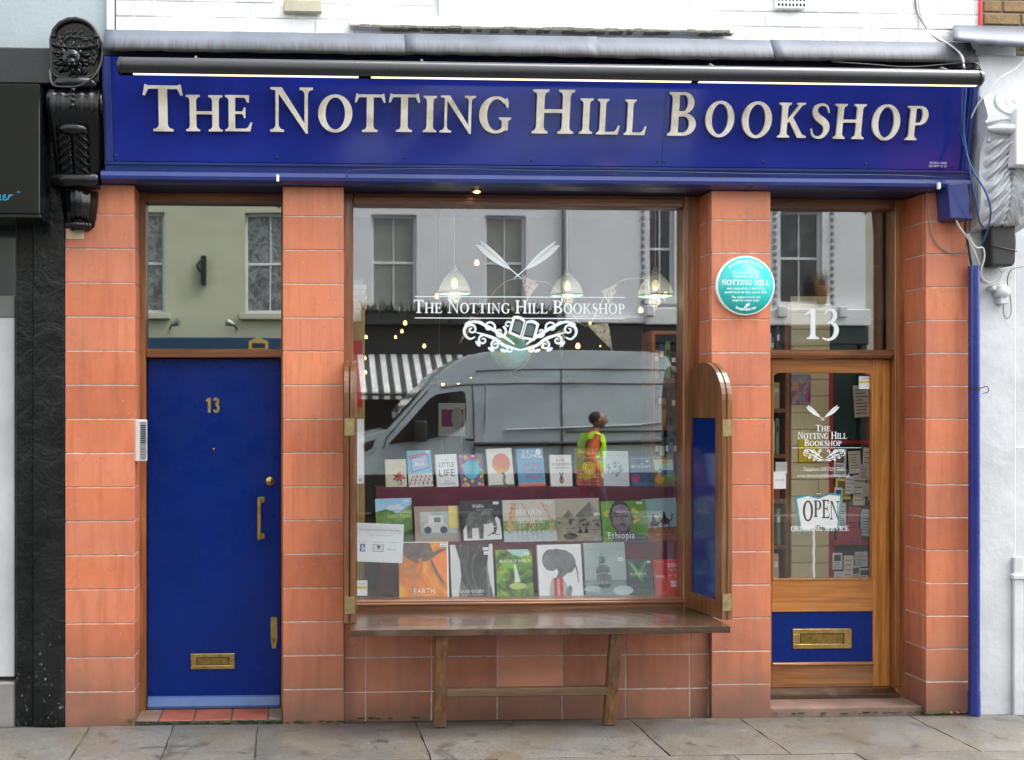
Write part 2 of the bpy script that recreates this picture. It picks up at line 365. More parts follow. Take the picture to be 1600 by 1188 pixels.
# built-in sans letters, read once
SANS = {}
def load_sans():
    chars = 'ABCDEFGHIJKLMNOPQRSTUVWXYZabcdefghijklmnopqrstuvwxyz0123456789.,:&@-/"'; obs = []
    for ch in chars:
        c = bpy.data.curves.new('t', 'FONT'); c.body = ch; c.resolution_u = 2; c.fill_mode = 'FRONT'
        o = bpy.data.objects.new('t', c); COL.objects.link(o); obs.append((ch, o))
    dg = bpy.context.evaluated_depsgraph_get()
    for ch, o in obs:
        me = o.evaluated_get(dg).to_mesh()
        vs = [(v.co.x / .72, v.co.y / .72) for v in me.vertices]; fs = [list(p.vertices) for p in me.polygons]
        o.evaluated_get(dg).to_mesh_clear()
        mx = max([v[0] for v in vs] or [.3]); mn = min([v[0] for v in vs] or [0])
        SANS[ch] = (mx - mn + .12, [(v[0] - mn + .06, v[1]) for v in vs], fs)
    for ch, o in obs:
        c = o.data; bpy.data.objects.remove(o); bpy.data.curves.remove(c)
load_sans()
def glyph_add(mb, ch, fr, x, y, h, kx, d0, d1, m, slant=0, serif=True):
    f = lambda p: (x + (p[0] + p[1] * slant) * h * kx, y + p[1] * h)
    if serif and ch in G:
        for i, poly in enumerate(G[ch][1]): mb.prism([f(p) for p in poly], fr, d0, d1 + (i % 5) * (d1 - d0) * .012 if d1 != d0 else d1 + i * 2e-5, m, False)
    elif ch in SANS:
        O, U, V, N = fr; a, vs, fs = SANS[ch]; P = [O + U * f(v)[0] + V * f(v)[1] + N * d1 for v in vs]; mb.add(P, fs, m)
        if d1 != d0:
            from collections import Counter
            ec = Counter(); od = {}
            for q in fs:
                for i in range(len(q)): e = (q[i], q[(i + 1) % len(q)]); ec[tuple(sorted(e))] += 1; od[tuple(sorted(e))] = e
            n = len(P); P2 = P + [p - N * (d1 - d0) for p in P]
            mb.add(P2, [(od[e][0], od[e][0] + n, od[e][1] + n, od[e][1]) for e, c in ec.items() if c == 1], m)
def adv(ch, serif=True):
    if ch == ' ': return .42
    if serif and ch in G: return G[ch][0]
    return SANS[ch][0] if ch in SANS else .4
def text(mb, s, fr, x, y, h, m, width=None, align='c', serif=True, d0=0, d1=.0003, gap=.06, smallcaps=None, slant=0):
    """a line of writing; smallcaps: relative height of every letter but each word's first"""
    seq = []; w = 0; first = True
    for ch in s:
        k = 1 if (first or not smallcaps) else smallcaps; first = ch == ' '
        seq.append((ch, k, w)); w += adv(ch, serif) * k + gap
    w -= gap; kx = width / (w * h) if width else 1; tot = w * h * kx
    ox = x - (tot / 2 if align == 'c' else tot if align == 'r' else 0)
    for ch, k, p in seq:
        if ch != ' ': glyph_add(mb, ch, fr, ox + p * h * kx, y, h * k, kx, d0, d1, m, slant, serif)
    return tot
# ================================================================== the setting: ground, road, pavements
def asphalt():
    s = NT('asphalt'); s.col(s.ramp(s.noise(3, 8), [(.3, (.022, .022, .023)), (.7, (.042, .041, .04))])); s.set(Roughness=.8)
    s.bump(s.noise(180, 3), .5, .006); return s.m
def slab_mat():
    s = NT('york_stone'); oi = s.n('ShaderNodeObjectInfo').outputs['Random']
    c = s.ramp(oi, [(0, (.075, .074, .067)), (.5, (.105, .104, .097)), (1, (.088, .086, .077))])
    c = s.mix(s.ramp(s.noise(2.2, 7, dist=.5), [(.4, 0.0), (.65, .65)]), c, (.105, .085, .055))
    c = s.mix(s.ramp(s.noise(5.2, 7, dist=1.2), [(.56, 0.0), (.66, .75)]), c, (.035, .028, .023))
    c = s.mix(s.ramp(s.noise(9, 6), [(.55, 0.0), (.75, .3)]), c, (.19, .188, .18))
    c = s.mix(s.ramp(s.noise(60, 2), [(.72, 0.0), (.76, .6)]), c, (.34, .33, .31))
    c = s.mix(s.ramp(s.noise(240, 3), [(.35, .55), (.5, 0.0)]), c, (.05, .048, .042)); c = s.mix(s.ramp(s.noise(320, 2), [(.60, 0.0), (.72, .6)]), c, (.24, .235, .22))
    # spilt and trodden stains at their places on the paving
    wob = s.n('ShaderNodeVectorMath'); wob.operation = 'ADD'; nz = s.n('ShaderNodeTexNoise'); nz.inputs['Scale'].default_value = 14; nz.inputs['Detail'].default_value = 5; s.l(s.pos(), nz.inputs['Vector'])
    sc_ = s.n('ShaderNodeVectorMath'); sc_.operation = 'SCALE'; sc_.inputs['Scale'].default_value = .14; s.l(nz.outputs['Color'], sc_.inputs[0]); s.l(s.pos(), wob.inputs[0]); s.l(sc_.outputs[0], wob.inputs[1])
    for px, py, rr, cc, k in ((594, 1158, .05, (.03, .022, .016), .85), (697, 1164, .045, (.04, .03, .02), .7), (790, 1182, .13, (.075, .05, .022), .6), (1076, 1161, .045, (.035, .027, .02), .8), (120, 1150, .10, (.07, .075, .03), .5), (340, 1150, .16, (.085, .075, .045), .5), (1480, 1160, .2, (.08, .07, .04), .5), (930, 1170, .12, (.06, .055, .045), .4)):
        d = ray(px, py); P = CP + d * (-CP.z / d.z); v = s.n('ShaderNodeVectorMath'); v.operation = 'DISTANCE'; s.l(wob.outputs[0], v.inputs[0]); v.inputs[1].default_value = (P.x + .07, P.y + .07, .07)
        c = s.mix(s.ramp(s.math('DIVIDE', v.outputs['Value'], rr), [(.5, k), (1.0, 0.0)]), c, cc)
    s.col(c); s.l(s.ramp(s.noise(2.5, 5), [(.35, .28), (.7, .7)]), s.b.inputs['Roughness']); s.bump(s.noise(60, 9), .7, .008); return s.m
SLAB = slab_mat(); ASPH = asphalt()
KERB = M('granite_kerb', (.24, .235, .225), .7, var=.2, vscale=40, bump=.4)
JOINT = M('joint_dirt', (.045, .042, .03), .95, var=.4, vscale=15, bump=.5)
struct(MB().box(-300, 300, -300, 300, -.5, -.13).build('ground', ASPH))
struct(MB().box(-60, 60, -11.6, -2.75, -.13, -.126).build('road', ASPH))
pav = struct(MB().box(-60, 60, -2.6, 6, -.128, -.016).build('pavement', JOINT))
struct(MB().box(-60, 60, -15.55, -11.75, -.128, -.002).build('pavement_opposite', SLAB))
for i in range(-14, 14):
    k = link('kerb', None) if False else MB().bbox(i * .9 + .004, i * .9 + .896, -2.75, -2.604, -.13, .002, .012).build('kerb_stone', KERB, pav)
kx = struct(MB().bbox(-60, 60, -11.75, -11.604, -.13, .002, .012).build('kerb_opposite', KERB))
jx = [XX(-260, -.1), XX(-60, -.1), XX(137, -.1), XX(269, -.1), XX(402, -.1), XX(652, -.1), XX(990, -.1), XX(1162, -.1), XX(1430, -.1), XX(1600, -.1), XX(1780, -.1)]
def slab_mesh(x0, x1, y0, y1):
    bm = bmesh.new(); n = 7
    # a slightly uneven slab with chipped outline
    g = [[bm.verts.new((x0 + (x1 - x0) * i / n + (random.uniform(-.004, .004) if i in (0, n) else 0), y0 + (y1 - y0) * j / n + (random.uniform(-.004, .004) if j in (0, n) else 0),
          random.uniform(-.0015, .0015) - (.004 if i in (0, n) or j in (0, n) else 0))) for j in range(n + 1)] for i in range(n + 1)]
    for i in range(n):
        for j in range(n): bm.faces.new((g[i][j], g[i + 1][j], g[i + 1][j + 1], g[i][j + 1]))
    r = bmesh.ops.extrude_edge_only(bm, edges=[e for e in bm.edges if e.is_boundary])
    for v in [v for v in r['geom'] if isinstance(v, bmesh.types.BMVert)]: v.co.z = -.05
    me = bpy.data.meshes.new('paving_slab'); bm.to_mesh(me); bm.free(); me.materials.append(SLAB); return me
rows = [(-.72, -.035, 0), (-1.42, -.729, .33), (-2.0, -1.429, .1), (-2.598, -2.009, .4)]
for (y0, y1, off) in rows:
    for a, b in zip(jx, jx[1:]):
        link('paving_slab', slab_mesh(a + off + .004, b + off - .004, y0, y1), pav, (0, 0, random.uniform(-.002, .002)))

# ================================================================== the bookshop building
BX0, BX1 = XX(102), XX(1513)
bld = thing('bookshop_building', ((BX0 + BX1) / 2, 0, 0), 'terracotta tiled bookshop front with blue sign and white painted brick above', 'shop')
YF = .285                                    # depth of the reveals
c0 = ZZ(150, 1081); ch = (ZZ(150, 335.5) - c0) / 14
LEDGE_Z = ZZ(490, 286.5, -.09)               # underside of the blue ledge
zj = [-.03] + [c0 + ch * k for k in range(15)] + [LEDGE_Z]
TILE_CACHE = {}
def tile(x0, x1, y0, y1, z0, z1, parent, g=.0036, mat=None, name='tile', b=.0018):
    """one block, its mesh shared with every block of the same size"""
    k = (round(x1 - x0, 3), round(y1 - y0, 3), round(z1 - z0, 3), b)
    if k not in TILE_CACHE or mat:
        gx, gy = (0, g) if x1 - x0 < .05 else (g, 0)      # joints run round the wider faces only
        me = MB().bbox(-(x1 - x0) / 2 + gx, (x1 - x0) / 2 - gx, -(y1 - y0) / 2 + gy, (y1 - y0) / 2 - gy, -(z1 - z0) / 2 + g, (z1 - z0) / 2 - g, b).mesh(name, mat or TERRA)
        if mat is None: TILE_CACHE[k] = me
    else: me = TILE_CACHE[k]
    return link(name, me, parent, ((x0 + x1) / 2 + random.uniform(-.0006, .0006), (y0 + y1) / 2 + random.uniform(-.0012, .0012), (z0 + z1) / 2), (random.uniform(-.003, .003), random.uniform(-.0012, .0012), random.uniform(-.003, .003)))
def pilaster(x0, x1, sides):
    p = MB().box(x0 + .0035, x1 - .0035, .0035, YF + .05, -.05, LEDGE_Z - .002).build('pilaster', MORTAR, bld)
    for a, b in zip(zj, zj[1:]):
        tile(x0 - .0036, x1 + .0036, 0, .031, a, b, p)
        if 'r' in sides: tile(x1 - .03, x1, .031, YF, a, b, p)
        if 'l' in sides: tile(x0, x0 + .03, .031, YF, a, b, p)
    return p
P1 = (XX(102), XX(210)); P2 = (XX(442), XX(537)); P3 = (XX(1112), XX(1204)); P4 = (XX(1447), XX(1513.5))
for P, s in ((P1, 'r'), (P2, 'lr'), (P3, 'lr'), (P4, 'l')): pilaster(P[0], P[1], s)
# tiled wall below the display window
RY = .045
WB_Z = ZZ(800, 952, .2)
ris = MB().box(P2[1] - .01, P3[0] + .01, RY + .0035, .4, -.05, WB_Z - .03).build('stall_riser', MORTAR, bld)
vx = [P2[1] + .002] + [XX(q, RY) for q in (571, 674, 777, 879, 978, 1078)] + [P3[0] - .002]
hz = [-.03] + [ZZ(800, 1079, RY), ZZ(800, 1025.5, RY), ZZ(800, 972, RY)] + [WB_Z - .03]
PALE = M('pale_replacement_tile', (.50, .21, .13), .5, var=.12, vscale=8, bump=.2)
for r, (a, b) in enumerate(zip(hz, hz[1:])):
    for q, (u, v) in enumerate(zip(vx, vx[1:])):
        tile(u, v, RY, RY + .03, a, b, ris, mat=PALE if q == 3 and r in (1, 2) else None)
# beam over the openings, soffit, ledge, frame of the fascia
FX0, FX1 = XX(163, -.1), XX(1513, -.06)
FB = Vector((0, -.065, ZZ(800, 258, -.065))); FT = Vector((0, -.175, ZZ(800, 98, -.175)))
FN = Vector((1, 0, 0)).cross(FT - FB).normalized()
if FN.y > 0: FN = -FN
TOPZ = FT.z + .02
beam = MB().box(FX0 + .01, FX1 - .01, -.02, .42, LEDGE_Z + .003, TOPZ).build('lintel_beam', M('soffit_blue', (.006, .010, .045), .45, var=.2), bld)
lm = MB()
lp = [(-.0, 0), (-.055, 0), (-.10, .012), (-.105, .03), (-.10, .052), (-.075, .062), (-.06, .072), (-.02, .075)]   # ledge section (y,z)
def sweep_x(mb, prof, x0, x1, z, m=None, ykx=0):
    n = len(prof); vs = [Vector((x, p[0], z + p[1])) for x in (x0, x1) for p in prof]
    mb.add(vs, [(i, i + n, (i + 1) % n + n, (i + 1) % n) for i in range(n)] + [list(range(n)), list(range(2 * n - 1, n - 1, -1))], m)
sweep_x(lm, lp, FX0 - .02, FX1 - .01, LEDGE_Z); lm.build('fascia_ledge', TRIM_BLUE, bld)
# warm downlight in the soffit
dl = MB().lathe([(.03, 0), (.032, .008), (.0, .009)], (XX(745, .08), .08, LEDGE_Z - .008), STEEL, 16).build('downlight_rim', STEEL, bld)
MB().ball((XX(745, .08), .08, LEDGE_Z - .006), (.018, .018, .01), emit('downlight_glow', (1, .5, .16), 2)).build('downlight_bulb', None, bld)

# ------------------------------------------------------------------ upper wall of white painted bricks
UY = .03
UZ0 = TOPZ + .0
SILL = (XX(546, -.06), XX(1145, -.06), ZZ(840, 45, -.06), ZZ(840, 26, -.06))
ux0, ux1 = XX(178, UY), XX(1534, UY)
MORW = M('white_painted_mortar', (.76, .76, .74), .8, var=.06, bump=.6)
uw = MB().box(ux0, ux1, UY + .006, .45, UZ0, 9.6).build('upper_wall', MORW, bld)
bw, bh = .2275, .0875
def brick_white():
    s = NT('white_painted_brick'); n = s.noise(4, 6)
    c = s.ramp(n, [(.3, (.74, .75, .73)), (.6, (.84, .84, .82))])
    c = s.mix(s.ramp(s.noise(14, 6, dist=.6), [(.66, 0.0), (.74, .5)]), c, (.42, .40, .36))
    s.col(c); s.set(Roughness=.6); s.bump(s.noise(22, 7), .55, .012); return s.m
BRW = brick_white()
wn_x0, wn_x1 = XX(685, UY), XX(1100, UY)
bmesh_full = {}
z = UZ0 + .01; row = 0
while z < 4.95:
    x = ux0 + (-bw / 2 if row % 2 else 0)
    while x < ux1:
        a, b = max(x, ux0), min(x + bw, ux1)
        inwin = z + bh > SILL[2] - .004 and b > wn_x0 - .02 and a < wn_x1 + .02
        if b - a > .03 and not inwin:
            k = round(b - a, 3)
            if k not in bmesh_full: bmesh_full[k] = MB().bbox(-(b - a) / 2 + .003, (b - a) / 2 - .003, -.02, .02, -bh / 2 + .003, bh / 2 - .003, .006, seg=2).mesh('brick', BRW)
            link('brick', bmesh_full[k], uw, ((a + b) / 2, UY + .02 + random.uniform(-.0025, .0025), z + bh / 2), (random.uniform(-.012, .012), random.uniform(-.006, .006), random.uniform(-.01, .01)))
        x += bw
    z += bh; row += 1
# window sill and the bottom of the sash window over it
GRIME = M('sill_grime', (.19, .18, .14), .9, var=.5, vscale=30, bump=.8)
sm = MB().bbox(SILL[0], SILL[1], -.035, UY, SILL[2] + .008, SILL[3], .008); so_ = sm.build('window_sill', WHITE, bld)
gm = MB()
for i in range(46):
    t = random.random(); x = SILL[0] + .01 + t * (SILL[1] - SILL[0] - .05); gm.bbox(x, x + random.uniform(.02, .09), -.033 + random.uniform(0, .012), .02, SILL[2] + random.uniform(-.006, .003), SILL[2] + .0075, .0025)
gx_ = SILL[0] + .005
while gx_ < SILL[1] - .03: gw_ = random.uniform(.03, .08); gm.bbox(gx_, min(gx_ + gw_, SILL[1] - .005), -.0365, -.03, SILL[2] + random.uniform(-.001, .002), SILL[2] + random.uniform(.012, .022), .002); gx_ += gw_ + random.uniform(-.01, .012)
stuff(gm.build('grime', GRIME, so_))
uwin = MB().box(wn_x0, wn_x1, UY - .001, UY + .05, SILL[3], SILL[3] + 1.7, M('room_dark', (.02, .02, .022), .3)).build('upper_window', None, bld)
wm = MB()
for a, b in ((wn_x0, wn_x0 + .09), (XX(775, UY), XX(800, UY)), (XX(960, UY), XX(985, UY)), (wn_x1 - .09, wn_x1)): wm.bbox(a, b, UY - .035, UY - .002, SILL[3], SILL[3] + 1.7, .005)
wm.bbox(wn_x0 + .09, wn_x1 - .09, UY - .03, UY - .002, SILL[3], SILL[3] + .135, .005)
wm.build('window_frame', M('white_gloss_paint', (.8, .8, .79), .35, var=.03), uwin)
# beige vent cover and grille on the bricks
vc = MB().bbox(XX(443, UY), XX(503, UY), -.012, UY - .004, ZZ(473, 23, UY), ZZ(473, 3, UY), .006).build('vent_cover', M('beige_vent', (.42, .40, .29), .6, var=.15), bld)
vg = MB().bbox(XX(1209, UY), XX(1256, UY), -.004, UY - .006, ZZ(1232, 17, UY), ZZ(1232, -14, UY), .004).build('vent_grille', WHITE, bld)
gm = MB()
for r in range(3):
    for q in range(8):
        cx, cz = XX(1213 + q * 5.6, UY), ZZ(1232, 11 - r * 8, UY); gm.prism(ell(cx, cz, .007, .009, 8), FRONT((0, 0, 0)), .0055, .0055)
gm.build('vent_hole', M('hole_black', (.01, .01, .01), .9), vg)
# lead flashing over the fascia, in overlapping lengths
def lead():
    s = NT('weathered_lead'); c = s.ramp(s.noise(3, 6), [(.3, (.055, .068, .088)), (.7, (.11, .13, .16))])
    st = s.noise(1, 5, s.mapped((70, 12, 1.5))); z = s.math('DIVIDE', s.math('SUBTRACT', s.z(), ZZ(800, 89, -.2)), .085)
    m = s.ramp(s.math('ADD', z, s.math('MULTIPLY', s.math('SUBTRACT', st, .5), 1.6)), [(.1, .85), (.55, .35), (.85, 0.0)])
    c = s.mix(m, c, (.04, .03, .021)); s.col(c); s.set(Roughness=.55, Metallic=0); s.bump(s.noise(5, 4), .25, .012); return s.m
LEAD = lead()
lf = None
LX = [XX(161, -.2), XX(634, -.2), XX(922, -.2), XX(1210, -.2), XX(1524, -.2)]
zt0 = ZZ(800, 67, .03); zl = ZZ(800, 89, -.2)
def flash_mesh(x0, x1, lap):
    mb = MB(); n = max(6, int((x1 - x0) / .06)); prof = [(UY + .006, zt0 + .012), (.0, zt0 - .004), (-.15, zt0 - .024), (-.196, zl + .045), (-.204, zl + .02), (-.200, zl)]
    vs = []
    for i in range(n + 1):
        x = x0 + (x1 - x0) * i / n
        for j, (y, zz) in enumerate(prof): vs.append((x, y - lap + random.uniform(-.0015, .0015) * (j > 1), zz + lap * .6 + (random.uniform(-.004, .004) if j in (0, 5) else random.uniform(-.001, .001))))
    k = len(prof); mb.add(vs, [(i * k + j, (i + 1) * k + j, (i + 1) * k + j + 1, i * k + j + 1) for i in range(n) for j in range(k - 1)], LEAD, True)
    return mb
fo = None
for i, (a, b) in enumerate(zip(LX, LX[1:])):
    o = flash_mesh(a, b + (.05 if i < 3 else 0), .004 * (i % 2)).build('lead_flashing', LEAD, bld)
    md = o.modifiers.new('thick', 'SOLIDIFY'); md.thickness = .004
MB().box(FX0, FX1, -.13, .03, TOPZ - .0, zt0 - .05).build('fascia_top', M('soffit_blue', (0, 0, 0)), bld)

# ------------------------------------------------------------------ fascia sign
sign = thing('shop_sign', ((FX0 + FX1) / 2, -.1, FB.z), 'long royal blue fascia sign with raised cream serif letters above the shop', 'shop sign')
pu = (FT - FB).normalized(); H = (FT - FB).length
FR = (FB.copy(), Vector((1, 0, 0)), pu, FN)
seam = on(1037, 200, FB, FN).x
sx0, sx1 = XX(176, -.11), XX(1507, -.11)
for a, b in ((sx0, seam - .0008), (seam + .0008, sx1)): MB().prism(rect(a, b, 0, H), FR, -.03, 0).build('panel', FASCIA, sign)
fm = MB()
fm.prism(rect(FX0, sx1 + .045, -.052, -.004), FR, -.05, .018); fm.prism(rect(FX0, sx1 + .045, -.018, -.006), FR, .018, .03)
fm.build('bottom_moulding', TRIM_BLUE, sign)
for a, b in ((FX0, sx0 - .001), (sx1 + .001, sx1 + .045)): MB().prism(rect(a, b, -.003, H), FR, -.05, .017).prism(rect(a + .012, b - .014, -.003, H), FR, .017, .026).build('side_moulding', TRIM_BLUE, sign)
def letter_mat():
    s = NT('brushed_cream_letter'); n = s.noise(9, 6)
    c = s.ramp(n, [(.35, (.58, .52, .42)), (.55, (.78, .74, .65)), (.8, (.86, .84, .78))]); s.col(c); s.set(Roughness=.38, Metallic=.25); s.bump(s.noise(40, 4), .1, .003); return s.m
LET = letter_mat()
SIGN = [('T', 224, 285, 134, 205), ('H', 291, 347, 149, 205), ('E', 352, 394, 149, 205), ('N', 422, 489, 137, 206), ('O', 497, 551, 148, 207), ('T', 554, 603, 148, 206), ('T', 607, 657, 148, 206), ('I', 661, 683, 150, 206.5), ('N', 687, 744, 150, 207), ('G', 748, 800, 151, 208.5),
 ('H', 831, 899, 140.5, 208.5), ('I', 905, 928, 154, 209), ('L', 932, 971, 155, 210), ('L', 975, 1013, 156, 211), ('B', 1043, 1091, 144.5, 212), ('O', 1101, 1150, 158, 214.5), ('O', 1158, 1209, 159, 216), ('K', 1215, 1264, 161, 215), ('S', 1266, 1300, 161.5, 217), ('H', 1302, 1355, 163, 217), ('O', 1361, 1410, 163.5, 219.5), ('P', 1415, 1453, 166, 219)]
for chh, x0, x1, y0, y1 in SIGN:
    a = on(x0, y1, FB + FN * .03, FN); b = on(x1, y0, FB + FN * .03, FN)
    u0, u1 = a.x, b.x; v0 = (a - FB).dot(pu); v1 = (b - FB).dot(pu); h = v1 - v0
    if chh in 'OSG': v0 += .03 * h; h *= .945
    mb = MB(); minx = min(p[0] for P in G[chh][1] for p in P); maxx = max(p[0] for P in G[chh][1] for p in P)
    kx = (u1 - u0) / ((maxx - minx) * h)
    glyph_add(mb, chh, FR, u0 - minx * h * kx, v0, h, kx, .012, .026, LET); mb.build('letter', LET, sign)
# screws and the sign writer's small print
for px, py in [(180, 243), (180, 99), (433, 246), (633, 246), (830, 250), (1027, 252), (1038, 252), (1192, 253), (1353, 256), (1487, 260)]:
    p = on(px, py, FB, FN); MB().lathe([(.0, .006), (.005, .005), (.0075, .001)], p, BLKPL, 8, 'Y').build('screw', BLKPL, sign)
sp = MB(); q = on(1451, 262, FB, FN); u = q.x; v = (q - FB).dot(pu); WHT = ink('F0F0F0')
text(sp, 'TDP SIGNS & AWNINGS', FR, u, v + .021, .012, WHT, width=.105, align='l', serif=False, d1=.0015, d0=.0015); text(sp, '020 8907 57 52', FR, u, v + .003, .013, WHT, width=.105, align='l', serif=False, d1=.0015, d0=.0015)
sp.build('small_print', None, sign)
# ------------------------------------------------------------------ trough light over the sign
LY = -.36
la, lb = at(188, 107, LY), at(1529, 120, LY); lzz = (la.z + lb.z) / 2
lt = thing('sign_trough_light', (la.x, LY, lzz), 'long black tube light with glowing strip mounted over the blue sign', 'sign light')
TUBE = gloss_paint('black_tube_paint', (.012, .013, .015), .3, .03)
RL = .047
prof = [(RL * math.cos(R(a)), RL * math.sin(R(a)) * 1.02) for a in range(-62, 243, 12)]
tm = MB(); n = len(prof); vs_ = [Vector((x, LY + p[0] * .9, lzz + p[1])) for x in (la.x, lb.x) for p in prof]
tm.add(vs_, [(i, i + 1, i + 1 + n, i + n) for i in range(n - 1)], TUBE, True); tm.add(vs_, [list(range(n)), list(range(n, 2 * n))], TUBE)
tm.build('housing', TUBE, lt)
GLOW = emit('strip_glow', (1, .80, .50), .42)
for a, b in ((208, 560), (580, 1080), (1092, 1526)):
    MB().box(XX(a, LY), XX(b, LY), LY - .006, LY + .014, lzz - RL * .88, lzz - RL * .80).build('glow_strip', GLOW, lt)
for px in (305, 660, 1115, 1480):
    x = XX(px, LY); MB().tube([(x, -.16, lzz + .075), (x, LY + .05, lzz + .07), (x, LY, lzz + .043)], .008, STEEL, 6).bbox(x - .02, x + .02, -.2, -.15, lzz + .06, lzz + .1, .004).build('bracket', STEEL, lt)
for x, d in ((la.x, -1), (lb.x, 1)): MB().lathe([(RL * 1.04, -.012), (RL * 1.05, .004), (RL * .8, .014), (0, .016)] if d > 0 else [(0, -.016), (RL * .8, -.014), (RL * 1.05, -.004), (RL * 1.04, .012)], (x, LY, lzz), TUBE, 20, 'X').build('end_cap', TUBE, lt)
# ================================================================== doors and the shop window
DY = .30                                    # face of the doors
LD0, LD1 = XX(230.5, DY), XX(438.5, DY)
HEAD_Z0, HEAD_Z1 = ZZ(640, 319, .24), LEDGE_Z + .004
# --- left door, frame and fanlight
fl = MB().bbox(P1[1] - .02, LD0 - .003, .235, .36, .0, HEAD_Z1, .004, WOOD_V).build('door_frame', WOOD_V, bld)
MB().bbox(LD0 - .003, P2[0] + .0, .238, .36, HEAD_Z0, HEAD_Z1, .004).build('frame_head', WOOD_H, fl)
TBZ0, TBZ1 = ZZ(330, 559, .26), ZZ(330, 545.5, .26)
MB().bbox(LD0 - .003, P2[0], .245, .36, TBZ0, TBZ1, .005).build('transom_bar', WOOD_H, fl)
MB().bbox(LD1 + .003, P2[0] + .03, .24, .36, 0, HEAD_Z1, .004).build('frame_post', WOOD_V, fl)
fan = MB().box(LD0 - .003, P2[0], .305, .309, TBZ1, HEAD_Z0).build('fanlight_pane', FANGL, bld)
DB = ZZ(330, 1104, DY)
d1 = MB().bbox(LD0, LD1, DY, DY + .045, DB, TBZ0 - .003, .004).build('blue_door', PAINT_BLUE, bld); d1['label'] = 'plain dark blue flush door with brass number'
# weatherboard at its foot
wb = MB(); wz = ZZ(330, 1087, DY)
sweep_x(wb, [(DY + .001, 0), (DY - .04, 0), (DY - .042, .014), (DY - .012, wz - DB - .008), (DY + .001, wz - DB)], LD0 + .004, LD1 - .006, DB); wb.build('weatherboard', gloss_paint('pale_blue_worn_paint', (.045, .10, .25), .35, .3, (.03, .03, .06), 8, coat=0), d1)
nb = MB(); f = FRONT((0, DY, 0)); zb = ZZ(333, 645, DY); BR2 = M('gold_brass', (.55, .37, .10), .3, metal=.9, var=.2, vscale=30)
hn = ZZ(333, 622, DY) - zb; xn0 = XX(321.5, DY)
for ch_, P_ in (('1', ribbon([(.02, .78), (.14, .88), (.20, 1.0)], [.12, .14, .10], 3) + [rect(.14, .34, 0, 1.0)]), ('3', ribbon([(.56, .82), (.64, .93), (.76, .93), (.84, .80), (.80, .66), (.70, .56)], [.16] * 6, 4) + ribbon([(.66, .55), (.80, .48), (.86, .30), (.80, .12), (.68, .07), (.54, .17)], [.14, .17, .18, .17, .16, .15], 4))):
    for i_, q_ in enumerate(P_): nb.prism([(xn0 + u * hn, zb + v * hn) for u, v in q_], f, 0, .006 + i_ * .0003, BR2)
nb.build('door_number', BR2, d1)
lk = MB().lathe([(.027, 0), (.028, .006), (.022, .011), (.014, .012), (.013, .016), (.0, .017)], at(422, 752, DY) , BRASS, 20, 'Y'); lk.build('lock_cylinder', BRASS, d1)
a, b = at(411, 778, DY), at(411, 841, DY)
hb = MB(); hx = XX(405, DY - .06)
hb.bbox(hx - .012, hx + .010, DY - .062, DY - .046, b.z - .005, a.z + .005, .003)
for q in (a.z - .012, b.z + .012): hb.bbox(hx - .008, hx + .008, DY - .046, DY - .002, q - .009, q + .009, .002); hb.bbox(hx - .006, hx + .032, DY - .005, DY + .001, q - .017, q + .017, .003)
hb.build('pull_handle', BRASS, d1)
kp = at(428, 966, DY); kq = at(428, 1013, DY); kw = .019
km = MB().prism([(kp.x - kw, kp.z), (kp.x - kw, kq.z + .05), (kp.x - kw * .55, kq.z), (kp.x + kw * .55, kq.z), (kp.x + kw, kq.z + .05), (kp.x + kw, kp.z), (kp.x + kw * .7, kp.z + .008), (kp.x - kw * .7, kp.z + .008)], f, 0, .004, BRASS)
kf = M('hole_black', (0, 0, 0)); km.prism(ell(kp.x, kq.z + .055, .0045, n=10), f, .0045, .0045, kf).prism([(kp.x - .002, kq.z + .05), (kp.x - .004, kq.z + .035), (kp.x + .004, kq.z + .035), (kp.x + .002, kq.z + .05)], f, .0045, .0045, kf); km.build('key_plate', None, d1)
def letter_plate_obj(*a):
    A, B = at(a[0], a[3], a[4]), at(a[1], a[2], a[4]); y = a[4]; w_, h_ = B.x - A.x, B.z - A.z; t = min(w_, h_) * .24; mb = MB()
    for (x0, x1, z0, z1) in ((A.x, B.x, A.z, A.z + t), (A.x, B.x, B.z - t, B.z), (A.x, A.x + t * 1.6, A.z + t, B.z - t), (B.x - t * 1.6, B.x, A.z + t, B.z - t)): mb.bbox(x0, x1, y - .008, y + .001, z0, z1, .0022, BRASS)
    mb.bbox(A.x + t * 1.7, B.x - t * 1.7, y - .0045, y + .001, A.z + t * 1.1, B.z - t * 1.1, .0015, M('dull_brass_flap', (.26, .18, .055), .45, metal=1, var=.35, vscale=30))
    mb.build('letter_plate', None, a[5])
letter_plate_obj(298, 367, 1021, 1046, DY, d1)
MB().lathe([(.007, 0), (.006, .004), (0, .004)], at(334, 702, DY), BRASS, 10, 'Y').build('peephole', BRASS, d1)
# hall behind the fanlight
MB().box(P1[1] - .05, P2[0] + .06, .40, .42, .02, 3.3).build('hall_wall', M('hall_dark', (.10, .10, .085), .9), bld)
# doorstep of quarry tiles
ds = MB().box(P1[1], P2[0], .02, .40, -.05, DB - .008).build('doorstep', JOINT, bld)
QT = M('red_quarry_tile', (.26, .07, .036), .45, var=.25, vscale=7, bump=.25)
QD = M('dirty_step_tile', (.17, .115, .085), .7, var=.25, vscale=7, bump=.25)
sx = [P1[1]] + [XX(q, .1) for q in (250, 304, 362, 419)] + [P2[0]]
for i, (u, v) in enumerate(zip(sx, sx[1:])):
    tile(u, v, .022, .29, DB - .03, DB - .003, ds, mat=QD if i in (0, 4) else QT, name='step_tile', b=.003)
